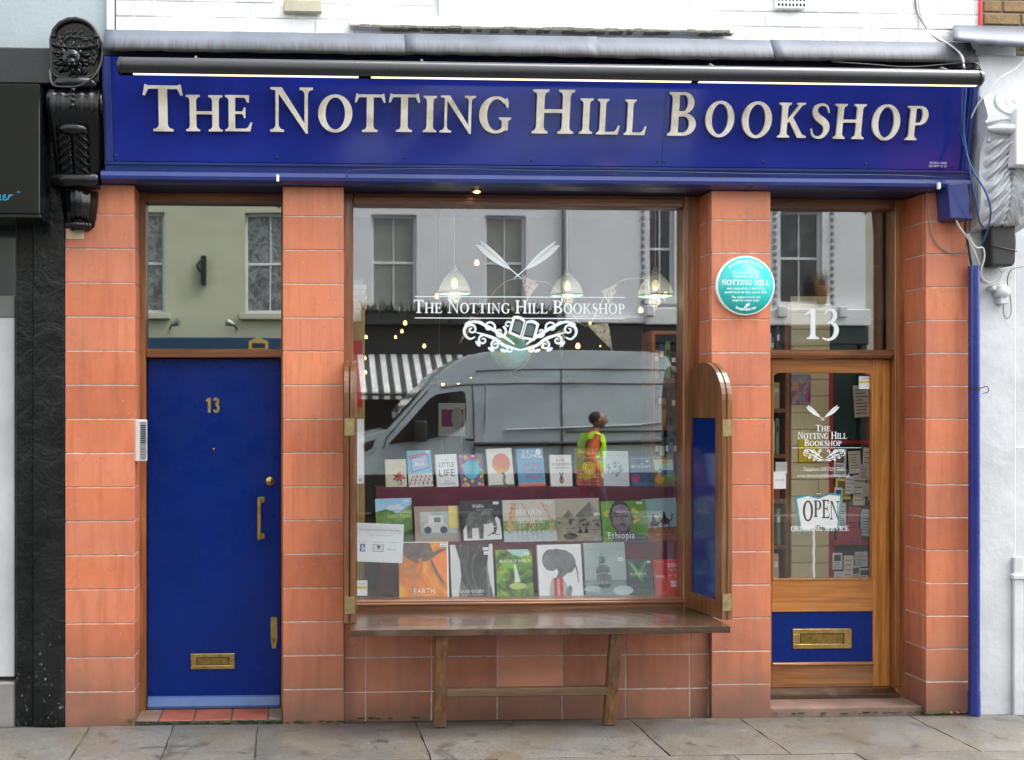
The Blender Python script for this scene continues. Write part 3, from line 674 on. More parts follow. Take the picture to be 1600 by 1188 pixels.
# entry phone on the reveal
ea, eb = at(209.5, 720, .0), at(230, 657, .0)
en = thing('entry_phone', (XX(214, .03), .06, ea.z), 'grey entry phone panel with buttons fixed beside the plain blue door', 'entry phone')
ez0, ez1 = ZZ(220, 721, .03), ZZ(220, 656, .03)
MB().bbox(P1[1] - .002, XX(229.5, .06), .028, .085, ez0, ez1, .004).build('case', M('pale_grey_plastic', (.55, .55, .54), .4, var=.05), en)
pm = MB(); PG = M('panel_grey', (.25, .26, .27), .4, metal=.4); PB = BLKPL
xa, xb = XX(219.5, .03), XX(228.5, .03); pm.box(xa, xb, .0255, .0275, ez0 + .012, ez1 - .012, PG)
for i in range(9): pm.box(xa + .003, xb - .003, .024, .0254, ez1 - .03 - i * .012, ez1 - .036 - i * .012, PB)
for i in range(4): pm.box(xa + .004, xb - .004, .024, .0254, ez0 + .025 + i * .016, ez0 + .034 + i * .016, STEEL)
pm.build('button_panel', None, en)

# --- shop window
WY = .20; GY = .262
wl, wr = XX(552, WY), XX(1068, WY); wt, wbm = ZZ(800, 322, WY), ZZ(800, 937, WY)
win = MB().bbox(P2[1] - .02, wl, WY, .33, WB_Z - .02, HEAD_Z1, .006).build('shop_window', WOOD_V, bld)
MB().bbox(wr, P3[0] + .02, WY, .33, WB_Z - .02, HEAD_Z1, .006).bbox(wr + .012, wr + .03, WY - .008, WY + .002, wbm, wt, .003).build('frame_post', WOOD_V, win)
MB().bbox(wl, wr, WY + .002, .33, wt, HEAD_Z1, .006).bbox(wl, wr, WY - .008, WY + .004, wt + .03, wt + .05, .004).build('frame_head', WOOD_H, win)
MB().bbox(wl, wr, WY + .002, .33, WB_Z - .02, wbm, .006).bbox(wl, wr, WY - .01, WY + .004, wbm - .03, wbm - .014, .004).build('frame_sill', WOOD_H, win)
pane = MB().box(wl - .005, wr + .005, GY, GY + .004, wbm - .005, wt + .005).build('pane', PLATE, win)
DEC = ink('E8F1F2', .6)
# lettering and crest on the pane
GF = FRONT((0, GY - .0012, 0))
def quill(mb, fr, tip, nib, w, m):
    t, n = Vector((tip[0], tip[1], 0)), Vector((nib[0], nib[1], 0)); d = (t - n); L = d.length; d.normalize(); p = Vector((-d.y, d.x, 0))
    f = lambda s, o: ((n + d * L * s + p * w * o).x, (n + d * L * s + p * w * o).y)
    mb.prism([f(0, 0), f(.12, -.10), f(.3, -.08), f(.3, .08), f(.12, .10)], fr, 0, 0, m)
    # vane built of barbs either side of the shaft
    for sgn in (-1, 1):
        for i in range(13):
            s = .28 + .05 * i; wd = 1.0 * math.sin(math.pi * min(1, (s - .2) / .86)) ** .7 * (.62 if sgn < 0 else 1)
            mb.prism([f(s, .06 * sgn), f(s + .043, .06 * sgn), f(min(1, s + .13), wd * sgn * .9), f(min(.98, s + .085), wd * sgn)], fr, 1e-5 * (i % 2), 1e-5 * (i % 2), m)
    mb.prism([f(.28, -.05), f(1, 0), f(.28, .05)], fr, 3e-5, 3e-5, m)
def scrollwork(mb, fr, cx, y0, W, Hh, m):
    """acanthus scrolls, mirrored about cx"""
    def S(pts, ws):
        for sg in (-1, 1):
            for P in ribbon([(cx + sg * x * W, y0 + y * Hh) for x, y in pts], [q * Hh * .85 for q in ws], 5): mb.prism(P, fr, S.k, S.k, m); S.k += 1.2e-5
    S.k = 0
    def spiral(x, y, r, a0, turns, dirn, w0, w1):
        n = 11; pts = []; ws = []
        for i in range(n):
            t = i / (n - 1); a = R(a0) + dirn * 2 * math.pi * turns * t; rr = r * (1 - .82 * t); pts.append((x + rr * math.cos(a) * Hh / W, y + rr * math.sin(a))); ws.append(w0 + (w1 - w0) * t)
        S(pts, ws)
    S([(.10, .22), (.25, .42), (.5, .72), (.8, .96), (.96, .80), (.99, .58), (.90, .40), (.80, .46)], [.05, .11, .13, .10, .12, .10, .08, .05])
    S([(.0, .04), (.14, .10), (.30, .20), (.45, .40), (.62, .52), (.80, .62)], [.05, .10, .12, .13, .10, .03])
    spiral(.55, .78, .20, 200, 1.1, -1, .09, .05); spiral(.86, .70, .17, 40, 1.2, 1, .09, .05); spiral(.36, .62, .22, 120, 1.15, 1, .10, .05)
    spiral(.66, .36, .16, 90, 1.2, -1, .09, .05); spiral(.44, .20, .15, 70, 1.2, -1, .09, .05); spiral(.22, .86, .14, 240, 1.1, -1, .08, .05); spiral(.18, .06, .12, 80, 1.1, -1, .08, .05)
    for x, y, a in ((.93, .90, 60), (.75, .24, -40), (.52, .06, -60), (.7, .92, 110), (.30, .02, -70)):
        for sg in (-1, 1): mb.prism(ell(cx + sg * x * W, y0 + y * Hh, .055 * Hh, .12 * Hh, 10, rot=sg * R(a)), fr, S.k + 1e-5, S.k + 1e-5, m)
def open_book(mb, fr, cx, cy, s, rot, m, dark):
    c, sn = math.cos(rot), math.sin(rot)
    f = lambda P: [(cx + (x * c - y * sn) * s, cy + (x * sn + y * c) * s) for x, y in P]
    for sg in (-1, 1):
        q = lambda P: f([(sg * x, y) for x, y in P])
        mb.prism(q([(0.02, -.5), (.72, -.42), (.72, .5), (.5, .6), (.25, .6), (0.02, .46)]), fr, 4e-4, 4e-4, m)
        mb.prism(q([(.09, -.36), (.58, -.30), (.58, .40), (.34, .45), (.09, .36)]), fr, 6e-4, 6e-4, dark)
        mb.prism(q([(.14, -.24), (.52, -.2), (.52, .28), (.3, .33), (.14, .26)]), fr, 7e-4, 7e-4, M('book_tint', (.10, .14, .14), .5))
g = lambda px, py: at(px, py, GY)
bz = g(812, 490).z
def text_parts(s, fr, x, y, h, width, sm, name, parent, m):
    """a line of small capitals, every letter a piece of its own"""
    w = 0; seq = []; first = True
    for ch in s: k = 1 if first else sm; first = ch == ' '; seq.append((ch, k, w)); w += adv(ch) * k + .06
    kx = width / ((w - .06) * h)
    for ch, k, p in seq:
        if ch != ' ': mb = MB(); glyph_add(mb, ch, fr, x - width / 2 + p * h * kx, y, h * k, kx, 0, 0, m); mb.build(name, None, parent)
text_parts('THE NOTTING HILL BOOKSHOP', GF, g(812, 490).x, bz, g(812, 469.5).z - bz, g(978, 480).x - g(648, 480).x, .78, 'window_letter', win, DEC)
cr = MB()
for py in (463.5, 497): a, b = g(648, py), g(977, py); cr.prism(rect(a.x, b.x, a.z - .0028, a.z + .0028), GF, 0, 0, DEC)
quill(cr, GF, (g(747, 378).x, g(747, 378).z), (g(818, 438).x, g(818, 438).z), .036, DEC)
quill(cr, (GF[0] + Vector((0, -.0003, 0)),) + GF[1:], (g(871, 379).x, g(871, 379).z), (g(800, 438).x, g(800, 438).z), -.036, DEC)
scrollwork(cr, GF, g(813, 500).x, g(813, 549).z, g(901, 500).x - g(813, 500).x, g(813, 501).z - g(813, 549).z, DEC)
open_book(cr, GF, g(818, 515).x, g(818, 515).z, .115, R(-16), DEC, M('book_page_dark', (.035, .04, .04), .5))
cr.build('window_crest', None, win)
# --- right door
RD0, RD1 = XX(1181, DY), XX(1391, DY)
fr_ = MB().bbox(RD1 + .003, P4[0] + .02, .235, .36, 0.02, HEAD_Z1, .005).bbox(RD1 - .012, RD1 + .02, .222, .236, .1, HEAD_Z1 - .02, .004).build('entrance_frame', WOOD_V, bld)
MB().bbox(P3[1] - .03, RD0 - .003, .24, .36, 0.02, HEAD_Z1, .005).build('frame_post', WOOD_V, fr_)
hd0 = ZZ(1295, 326, .24)
MB().bbox(RD0 - .003, RD1 + .003, .24, .36, hd0, HEAD_Z1, .005).build('frame_head', WOOD_H, fr_)
tb0, tb1 = ZZ(1295, 560, .26), ZZ(1295, 547, .26)
MB().bbox(RD0 - .003, RD1 + .003, .245, .36, tb0, tb1, .006).bbox(RD0, RD1, .235, .246, tb0 + .012, tb1 - .012, .003).build('transom_bar', WOOD_H, fr_)
MB().box(RD0 - .003, RD1 + .003, .300, .304, tb1 - .004, hd0 + .004).build('fanlight_pane', PLATE, fr_)
nm = MB(); FF = FRONT((0, .2985, 0)); p0, p1 = at(1257, 530, .2985), at(1312, 483, .2985)
text(nm, '13', FF, (p0.x + p1.x) / 2, p0.z, p1.z - p0.z, DEC, width=p1.x - p0.x, d0=0, d1=0, gap=.04); nm.build('fanlight_number', None, fr_)
ed = MB().bbox(XX(1364.5, DY), RD1, DY, DY + .045, ZZ(1300, 1074, DY), tb0 - .003, .004).build('entrance_door', WOOD_DOOR, bld); ed['label'] = 'varnished oak door with glass pane and blue bottom panel'
gl0, gl1 = XX(1206, DY), XX(1364.5, DY)
MB().bbox(RD0, gl0, DY, DY + .045, ZZ(1300, 1074, DY), tb0 - .003, .004).build('stile', WOOD_DOOR, ed)
ztop, zmid1, zmid0, zp0, zb0 = ZZ(1290, 583, DY), ZZ(1290, 906, DY), ZZ(1290, 956, DY), ZZ(1290, 1038, DY), ZZ(1290, 1074, DY)
MB().bbox(gl0, gl1, DY + .001, DY + .044, ztop, tb0 - .003, .003).build('rail', WOOD_DOORH, ed)
MB().bbox(gl0, gl1, DY + .001, DY + .044, zmid0, zmid1, .003).build('rail', WOOD_DOORH, ed)
MB().bbox(gl0, gl1, DY + .001, DY + .044, zb0, zp0, .003).build('rail', wood('scuffed_oak_rail', (.10, .04, .014), (.26, .10, .028), (.42, .19, .06), 0, worn=.6), ed)
cm = MB()                                   # rounded upper corners of the glazing
for sx_, cx in ((1, gl0), (-1, gl1)):
    r = .05; P = [(cx, ztop), (cx, ztop - r)] + [(cx + sx_ * (r - r * math.cos(R(a))), ztop - r + r * math.sin(R(a))) for a in range(15, 91, 15)]
    cm.prism(P, FRONT((0, 0, 0)), -DY - .043, -DY - .002)
cm.build('corner_fillet', WOOD_DOORH, ed)
bm_ = MB()
for a in (gl0, gl1 - .01): bm_.bbox(a, a + .01, DY - .004, DY + .03, zmid1, ztop, .002)
bm_.bbox(gl0, gl1, DY - .004, DY + .03, zmid1 - .004, zmid1 + .008, .002); bm_.build('glazing_bead', WOOD_DOOR, ed)
MB().box(gl0, gl1, DY + .018, DY + .022, zmid1, ztop).build('pane', DOORGL, ed)
MB().box(gl0 - .01, gl1 + .01, DY + .012, DY + .03, zp0, zmid0).build('panel', PAINT_BLUE, ed)
letter_plate_obj(1238, 1330, 982, 1014, DY + .012, ed)
MB().bbox(gl0, gl1, DY - .012, DY + .012, zp0 - .003, zp0 + .012, .003).build('panel_bead', WOOD_DOORH, ed)
th = MB(); sweep_x(th, [(DY + .03, 0), (DY - .09, 0), (DY - .09, .02), (DY - .03, .042), (DY + .03, .05)], RD0 - .02, RD1 + .012, ZZ(1300, 1091, .22)); th.build('threshold', BENCH, bld)
STEP = M('worn_stone_step', (.17, .105, .08), .75, var=.3, vscale=6, bump=.5, bscale=20)
sz = ZZ(1300, 1091, .22) - .002
MB().bbox(P3[1] + .002, P4[0] - .002, .03, .45, -.06, sz, .012, seg=2).build('entrance_step', STEP, bld)
# lettering on the door glass
dd = MB(); Y = DY + .0172; DF = FRONT((0, Y, 0)); q = lambda px, py: at(px, py, Y)
def line(s, px, pyb, pyt, pxw, **k): dl_ = MB(); text(dl_, s, DF, q(px, pyb).x, q(px, pyb).z, q(px, pyt).z - q(px, pyb).z, DEC, width=q(px + pxw, pyb).x - q(px, pyb).x, d0=0, d1=0, **k); dl_.build('door_lettering', None, ed)
line('THE', 1286, 674, 664, 23, smallcaps=.8); line('NOTTING HILL', 1285, 686, 675, 77, smallcaps=.8); line('BOOKSHOP', 1286, 697, 687, 58, smallcaps=.8)
line('ORDERING SERVICE', 1281, 830, 822, 90)
line('Telephone 020 7229 5260', 1287, 736, 730, 64, serif=False); line('www.thenottinghillbookshop.co.uk', 1287, 746, 740, 82, serif=False)
quill(dd, DF, (q(1261, 634).x, q(1261, 634).z), (q(1290, 659).x, q(1290, 659).z), .017, DEC); quill(dd, (DF[0] + Vector((0, -.0003, 0)),) + DF[1:], (q(1310, 634).x, q(1310, 634).z), (q(1281, 659).x, q(1281, 659).z), -.017, DEC)
a, b = q(1238, 700), q(1346, 700); dd.prism(rect(a.x, b.x, a.z - .0015, a.z + .0015), DF, 0, 0, DEC)
scrollwork(dd, DF, q(1288, 720).x, q(1288, 720).z, q(1320, 720).x - q(1288, 720).x, q(1288, 702).z - q(1288, 720).z, DEC)
dd.build('door_crest', None, ed)

# ================================================================== folding side shutters of the window, and the bench shelf
bx0b, bx1b = XX(556, WY), XX(1080, WY)
BT = ZZ(800, 951, WY)
yfront = CAM_Y + (CAM_H - BT) / ((984 - PY0) / FPX) * FW.y
bfx0, bfx1 = XX(548, yfront), XX(1141, yfront)
bench = thing('window_bench', ((bfx0 + bfx1) / 2, yfront, 0), 'worn wooden shelf bench on two legs below the display window', 'bench')
bn = MB()
ys = [WY - .012 + (yfront - WY) * t for t in (0, .34, .67, 1)]
nseg = 40; vs_ = []
for i in range(nseg + 1):
    t = i / nseg; xb = bx0b + (bx1b - bx0b) * t; xf = bfx0 + (bfx1 - bfx0) * t
    ny = 9
    for j in range(ny):
        s_ = j / (ny - 1); vs_.append((xb + (xf - xb) * s_, ys[0] + (yfront - ys[0]) * s_ + (random.uniform(-.004, .004) if j == ny - 1 else 0), BT + random.uniform(-.0008, .0008) - (.004 if j == ny - 1 else 0)))
bn.add(vs_, [(i * 9 + j, i * 9 + j + 1, (i + 1) * 9 + j + 1, (i + 1) * 9 + j) for i in range(nseg) for j in range(8)], BENCH)
bo = bn.build('shelf_top', BENCH, bench); md = bo.modifiers.new('t', 'SOLIDIFY'); md.thickness = .034; md.offset = 1 if False else -1
# make sure the thickness goes downwards
bo.data.flip_normals() if bo.data.polygons[0].normal.z < 0 else None
for (ptx, pfx) in ((690, 687), (963, 951)):
    yt = yfront + .07; yf_ = CAM_Y + CAM_H / ((1138 - PY0) / FPX) * FW.y
    T_ = Vector((XX(ptx, yt), yt, BT - .036)); B_ = Vector((XX(pfx, yf_), yf_, 0.001)); hw = .034; hd = .024
    m_ = MB(); vs_ = [T_ + Vector((a, b, 0)) for a, b in ((-hw, -hd), (hw, -hd), (hw, hd), (-hw, hd))] + [B_ + Vector((a, b, 0)) for a, b in ((-hw * .98, -hd), (hw * .98, -hd), (hw * .98, hd), (-hw * .98, hd))]
    m_.add(vs_, [(0, 1, 2, 3), (7, 6, 5, 4), (0, 4, 5, 1), (1, 5, 6, 2), (2, 6, 7, 3), (3, 7, 4, 0)]); lo = m_.build('leg', BENCH_LEG, bench)
    md = lo.modifiers.new('b', 'BEVEL'); md.width = .004
    MB().bbox(T_.x - .05, T_.x + .05, yt - .03, yt + .2, BT - .05, BT - .035, .003).build('cleat', BENCH_LEG, bench)
sy = (yfront + .07) * .42 + yf_ * .58
MB().bbox(XX(697, sy), XX(948, sy), sy - .02, sy + .025, ZZ(820, 1087, sy), ZZ(820, 1074, sy), .004).build('stretcher', wood('stretcher_wood', (.05, .03, .018), (.14, .08, .04), (.33, .17, .06), 0, rough=.5, worn=.6, coat=0), bench)

def shutter(inner, outer, top, side, label):
    """two arched leaves hinged together, standing out from the window; inner/outer = (x,y)"""
    A = Vector((inner[0], inner[1], 0)); B = Vector((outer[0], outer[1], 0)); W = (B - A).length; U = (B - A) / W; N = Vector((U.y, -U.x, 0)) * side
    zb = BT + .004; Hh = top - zb; o = thing('window_shutter', (A.x, A.y, zb), label, 'shutter', 'folded shutters either side of the window')
    fr = (Vector((A.x, A.y, zb)), U, Vector((0, 0, 1)), N); r = W * .5
    def arch(x0, x1, y0, yt, rr):        # round-shouldered outline
        return [(x0, y0), (x1, y0)] + [(x1 - rr + rr * math.cos(R(a)), yt - rr + rr * math.sin(R(a))) for a in range(0, 91, 9)] + [(x0 + rr - rr * math.cos(R(a)), yt - rr + rr * math.sin(R(a))) for a in range(90, -1, -9)]
    th_ = .028; b0, b1 = .155, Hh - .42
    for k in (0, 1):
        d0 = .0 + k * (th_ + .006); m_ = MB()
        if True:
            m_.prism(rect(0, .085 * W / .5, 0, Hh - r), fr, d0, d0 + th_); m_.prism(rect(W - .085 * W / .5, W, 0, Hh - r), fr, d0, d0 + th_)
            e = .085 * W / .5
            m_.prism(rect(e, W - e, 0, .10), fr, d0 + .001, d0 + th_ - .001)
            m_.prism([(e, Hh - r - .10), (W - e, Hh - r - .10), (W - e, Hh - r)] + [(W - e, Hh - r), (W, Hh - r)] + [(W / 2 + r * math.cos(R(a)), Hh - r + r * math.sin(R(a))) for a in range(9, 172, 9)] + [(0, Hh - r), (e, Hh - r)], fr, d0 + .001, d0 + th_ - .001)
        lo = m_.build('leaf', wood('shutter_oak', (.055, .020, .008), (.16, .062, .02), (.29, .125, .04), 2, worn=.25), o)
        MB().prism(rect(e - .002, W - e + .002, .098, Hh - r - .098), fr, d0 + .009, d0 + th_ - .009).build('blue_panel', PANEL_BLUE, lo)
    hg = M('old_brass_hinge', (.30, .24, .11), .45, metal=.8, var=.3, vscale=40)
    for hz_ in (.05, Hh - .42):
        MB().prism(rect(W - .001, W + .003, hz_, hz_ + .095), fr, .004, 2 * th_ + .002).build('hinge', hg, o)
    return o
oy = yfront + .16
shutter((XX(1085, WY), WY - .004), (XX(1144, oy), oy), ZZ(1120, 564, oy), 1, 'arched wooden shutter with blue panels folded open at the right of the window')
shutter((XX(558, WY), WY - .004), (XX(555, oy), oy), ZZ(545, 561, oy), 1, 'arched wooden shutter seen edge on at the left of the window')
# ================================================================== left neighbour: black shopfront
lx0, lx1 = XX(-420), XX(101.5)
nb_ = thing('black_shopfront', ((lx0 + lx1) / 2, 0, 0), 'black painted neighbouring shopfront cut off at the left edge', 'shop')
RB = gloss_paint('black_rough_pilaster', (.0035, .004, .0045), .3, .9, (.03, .03, .028), 5, coat=0, spec=.25)
def spattered():
    s = NT('black_pilaster_paint'); c = s.ramp(s.noise(3, 6), [(.3, (.003, .0035, .004)), (.7, (.008, .009, .0095))])
    low = s.ramp(s.math('ADD', s.z(), s.math('MULTIPLY', s.noise(5, 5), .6)), [(.3, .9), (.85, .25), (1.4, .0)])
    sp = s.math('MULTIPLY', s.ramp(s.noise(38, 4, dist=.4), [(.63, 0.0), (.68, 1.0)]), low); c = s.mix(sp, c, (.20, .20, .19))
    dr = s.math('MULTIPLY', s.ramp(s.noise(1.0, 6, s.mapped((14, 14, 1.2)), dist=.8), [(.55, 0.0), (.75, .6)]), low); c = s.mix(dr, c, (.05, .048, .044))
    s.col(c); s.set(Specular_IOR_Level=.3); s.l(s.ramp(s.noise(4, 5), [(.35, .16), (.7, .5)]), s.b.inputs['Roughness']); s.bump(s.noise(9, 7, dist=.5), .8, .02); return s.m
RB = spattered()
pz = ZZ(60, 340, 0)
MB().bbox(XX(52), lx1, .0, .4, -.03, ZZ(60, 100, 0), .006).build('pilaster', RB, nb_)
MB().bbox(XX(24, .03), XX(52) - .003, .03, .4, -.03, pz, .006).build('pilaster_return', RB, nb_)
GREYP = gloss_paint('pale_grey_panel', (.42, .44, .44), .35, .1)
MB().bbox(lx0, XX(23, .06), .06, .12, ZZ(10, 1058, .06), ZZ(10, 495, .06), .004).build('shutter_panel', GREYP, nb_)
MB().bbox(lx0, XX(23.5, .05), .052, .12, ZZ(10, 496, .05), ZZ(10, 462, .05), .004).build('window_sill', M('grey_green_sill', (.11, .12, .115), .5), nb_)
MB().box(lx0, XX(23, .08), .10, .14, ZZ(10, 462, .08), ZZ(10, 330, .08)).build('window_pane', M('dark_shop_glass', (.03, .035, .035), .08, spec=.8), nb_)
MB().bbox(lx0, XX(24, .05), .04, .2, -.03, ZZ(10, 1066, .05), .01).build('plinth', M('grey_plinth', (.2, .19, .175), .8, var=.25, bump=.4), nb_)
MB().box(lx0, XX(24, .1), .12, .4, -.05, ZZ(60, 100, 0)).build('wall', M('hall_dark', (0, 0, 0)), nb_)
cz0, cz1 = ZZ(40, 131, -.12), ZZ(40, 74, -.12)
MB().bbox(lx0, XX(80, -.12), -.12, .3, cz0, cz1, .008).build('cornice', M('black_matt_paint', (.010, .010, .011), .55, var=.3, bump=.3), nb_)
MB().box(lx0, XX(177, UY), UY - .004, .45, cz1 + .002, 9.2).build('rendered_wall', M('blue_grey_render', (.33, .385, .395), .75, var=.14, vscale=1.5, bump=.4, bscale=50), nb_)
MB().bbox(XX(166, 0), XX(178.5, 0), UY - .03, UY + .02, zt0 - .02, 9.2, .004).build('corner_strip', M('pale_corner', (.62, .63, .62), .6), nb_)
MB().tube([(XX(179.5, 0), UY - .02, zt0), (XX(179.5, 0), UY - .02, 5.2)], .006, BLKPL, 6).build('corner_wire', BLKPL, nb_)
# lightbox sign on the left
sb = thing('lightbox_sign', (XX(30, -.3), -.2, ZZ(30, 340, -.3)), 'glossy black box sign with cyan script lettering at the left edge', 'shop sign')
s0, s1 = ZZ(30, 334, -.28), ZZ(30, 131, -.28); sxr = XX(62, -.28)
BOXF = gloss_paint('dark_acrylic', (.004, .005, .0055), .14, .05, coat=0, spec=.25)
MB().bbox(lx0, sxr, -.28, -.01, s0, s1, .005).build('box', BOXF, sb)
MB().bbox(lx0, sxr + .003, -.275, .0, s0 - .02, s0 - .001, .003).build('base_rail', BLACK, sb)
CY = ink('0F86A8', .5); tf = FRONT((0, -.2815, 0)); tz = ZZ(10, 314, -.28); hh = .033
tq = lambda pts, w: [MB().prism([(XX(px, -.28), ZZ(20, py, -.28)) for px, py in P], tf, 0, 0, CY).build('script_letter', None, sb) for P in ribbon(pts, [w] * len(pts), 5)]
tq([(-5, 313), (-3, 307), (0, 305), (1.5, 308), (1, 313), (4, 311)], 1.5)
tq([(4, 311), (8, 308), (8, 305), (5.5, 306), (5, 311), (8, 313), (12, 310)], 1.5)
tq([(12.5, 313), (14, 306), (15, 305), (19, 305), (20, 306)], 1.5); tq([(14, 309), (17, 305.5)], 1.4)
tq([(26.5, 301), (28.5, 299.8), (31, 301)], 1.2)
# --- black console bracket with lion mask
cb = thing('console_bracket', (XX(117, -.1), 0, ZZ(117, 355, -.1)), 'ornate black painted console bracket with lion mask left of the sign', 'console bracket')
Yc = -.16
def cw(px, py, y=Yc): p = at(px, py, y); return (p.x, p.z)
CF = FRONT((0, 0, 0))
def outl(pts, y): return [cw(px, py, y) for px, py in pts]
from mathutils import noise as mnoise
def carved(mb, xc, hw, z0, z1, ys, disp, m, nx=56, nz=72):
    """a carved relief: a fine grid over the profile y=ys(z), width hw(v), pushed out by disp(u,v)"""
    vs = []
    for j in range(nz + 1):
        v = j / nz; z = z0 + (z1 - z0) * v
        for i in range(nx + 1):
            u = 2 * i / nx - 1; x = xc + u * hw(v); e = max(0, 1 - abs(u)) ** .5
            vs.append((x, ys(z) + .03 - (disp(u, v) + .03) * min(1, e * 2.2) - .004 * mnoise.noise((u * 5, v * 9, xc)), z))
    mb.add(vs, [(j * (nx + 1) + i, j * (nx + 1) + i + 1, (j + 1) * (nx + 1) + i + 1, (j + 1) * (nx + 1) + i) for j in range(nz) for i in range(nx)], m, True)
k = MB(); k.prism(outl([(78, 131), (76, 60), (80, 45), (90, 33), (105, 26), (118, 25), (132, 29), (146, 40), (154, 55), (157, 75), (155, 131)], -.16), CF, -.1, .16, BLACK)
hb_ = k.build('head_block', BLACK, cb); md = hb_.modifiers.new('b', 'BEVEL'); md.width = .012; md.segments = 2
rm = MB()
def arcpts(cx, cy, rx, ry, a0, a1, n, y): return [Vector((cw(cx + rx * math.cos(R(a0 + (a1 - a0) * i / n)), cy - ry * math.sin(R(a0 + (a1 - a0) * i / n)), y)[0], y, cw(cx, cy - ry * math.sin(R(a0 + (a1 - a0) * i / n)), y)[1])) for i in range(n + 1)]
rm.tube(arcpts(117, 58, 34, 27, 0, 180, 16, -.17), .013, BLACK, 8)          # hood over the mask
rm.tube(arcpts(117, 66, 38, 9, 200, 340, 14, -.175), .008, BLACK, 6)
rm.build('hood_moulding', BLACK, cb)
ln = MB()
p = lambda px, py, y: Vector((cw(px, py, y)[0], y, cw(px, py, y)[1]))
ln.ball(p(112, 92, -.17), (.055, .035, .055), BLACK, 14, 10)
ln.ball(p(112, 97, -.20), (.024, .024, .022), BLACK, 10, 8); ln.ball(p(112, 86, -.195), (.036, .018, .020), BLACK, 10, 6)
for s_ in (-1, 1): ln.ball(p(112 + s_ * 6, 88, -.205), (.009, .007, .007), BLACK, 8, 6); ln.ball(p(112 + s_ * 13, 82, -.18), (.012, .01, .016), BLACK, 8, 6); ln.ball(p(112 + s_ * 4, 101, -.215), (.010, .009, .008), BLACK, 8, 6)
for i in range(30):                          # the mane
    a = 2 * math.pi * i / 30; r_ = 14 + 4 * (i % 3); ln.ball(p(112 + r_ * math.cos(a) * 1.05, 92 + r_ * math.sin(a), -.162 - .006 * (i % 2)), (.024, .014, .010), BLACK, 8, 6, Matrix.Rotation(a, 3, 'Y'))
ln.build('lion_mask', BLACK, cb)
fo_ = MB(); rnd = random.Random(3)
for i in range(60):                          # carved foliage round the mask
    a = rnd.uniform(0, 2 * math.pi); r_ = rnd.uniform(27, 36); px, py = 116 + r_ * math.cos(a), 84 + r_ * .95 * math.sin(a)
    if 50 < py < 128 and 84 < px < 151: fo_.ball(p(px, py, -.158), (rnd.uniform(.018, .032), .010, rnd.uniform(.008, .013)), BLACK, 8, 6, Matrix.Rotation(a + rnd.uniform(.5, 1.6), 3, 'Y'))
fo_.tube([p(84, 118, -.165), p(97, 123, -.18), p(117, 125, -.185), p(138, 122, -.18), p(152, 114, -.165)], [.008, .013, .014, .013, .008], BLACK, 8)
fo_.build('carved_foliage', BLACK, cb)
rl = MB(); zc = cw(117, 128, -.2)[1]
xl, xr = cw(84, 128, -.2)[0], cw(146, 128, -.2)[0]
rl.tube([(xl, -.15, zc), (xl + .02, -.17, zc), (xr - .02, -.17, zc), (xr, -.15, zc)], [.02, .034, .034, .02], BLACK, 12); rl.build('neck_roll', BLACK, cb)
# big scroll: a volute extruded across the width, with fluting
sc_ = MB(); z1_ = cw(115, 133, -.2)[1]; z2_ = cw(115, 205, -.2)[1]; z3_ = cw(115, 290, -.1)[1]
prof_ = [(.05, z1_), (-.10, z1_ + .005), (-.17, z1_ - .015), (-.215, z1_ - .06), (-.225, z1_ - .12), (-.20, z1_ - .18), (-.165, z2_), (-.14, z2_ - .06), (-.115, z2_ - .13), (-.095, z3_ + .09), (-.075, z3_), (.05, z3_)]
x0_, x1_ = cw(74, 160, -.2)[0], cw(155, 160, -.2)[0]; nx = 26; vs_ = []
for i in range(nx + 1):
    t = i / nx; tap = lambda zz: 1 - .16 * max(0, min(1, (z1_ - .12 - zz) / .35))
    for (y_, zz) in prof_:
        fl = 0 if y_ > 0 else .004 * math.cos(t * 2 * math.pi * 5.5) ; xx = (x0_ + x1_) / 2 + (x1_ - x0_) * (t - .5) * tap(zz); vs_.append((xx, y_ + fl, zz))
n_ = len(prof_); sc_.add(vs_, [(i * n_ + j, (i + 1) * n_ + j, (i + 1) * n_ + j + 1, i * n_ + j + 1) for i in range(nx) for j in range(n_ - 1)], BLACK, True)
sc_.add(vs_[:n_], [list(range(n_))], BLACK); sc_.add(vs_[-n_:], [list(range(n_))], BLACK)
for i in range(4): sc_.ball((((x0_ + x1_) / 2), -.206 - .008 * i, z1_ - .03 - .03 * i), (.013, .010, .013), BLACK, 8, 6)
for s_, x in ((-1, x0_), (1, x1_)):          # spiral eyes on the cheeks
    pts = []; 
    for i in range(26): a = i * .5; r_ = .075 * (1 - i / 30); pts.append((x + s_ * .004, -.13 + r_ * math.cos(a), z1_ - .095 + r_ * math.sin(a)))
    sc_.tube(pts, .009, BLACK, 6)
sc_.build('scroll', BLACK, cb)
lfm = MB()
lc = (x0_ + x1_) / 2 - .01
def leaf_disp(u, v):
    au = abs(u); lobe = .5 + .5 * math.cos(2 * math.pi * (v * 6.5 - au * 1.6))
    return .012 + .030 * (1 - au) ** .6 * (1 - v * .4) * (au > .05) + .020 * lobe * au ** .8 - .012 * max(0, 1 - au * 6) + .008 * math.cos(2 * math.pi * (v * 13 - au * 5))
def leaf_hw(v): return .092 * (1 + .10 * abs(math.sin(v * 6.5 * math.pi))) * (1 - .10 * v)
carved(lfm, lc, leaf_hw, z2_ + .01, z2_ - .255, lambda z: -.158 + .30 * (z2_ - z), leaf_disp, BLACK)
lfm.ball((lc, -.185, z2_ + .012), (.088, .040, .034), BLACK, 18, 10)
lfm.build('acanthus_leaf', BLACK, cb)
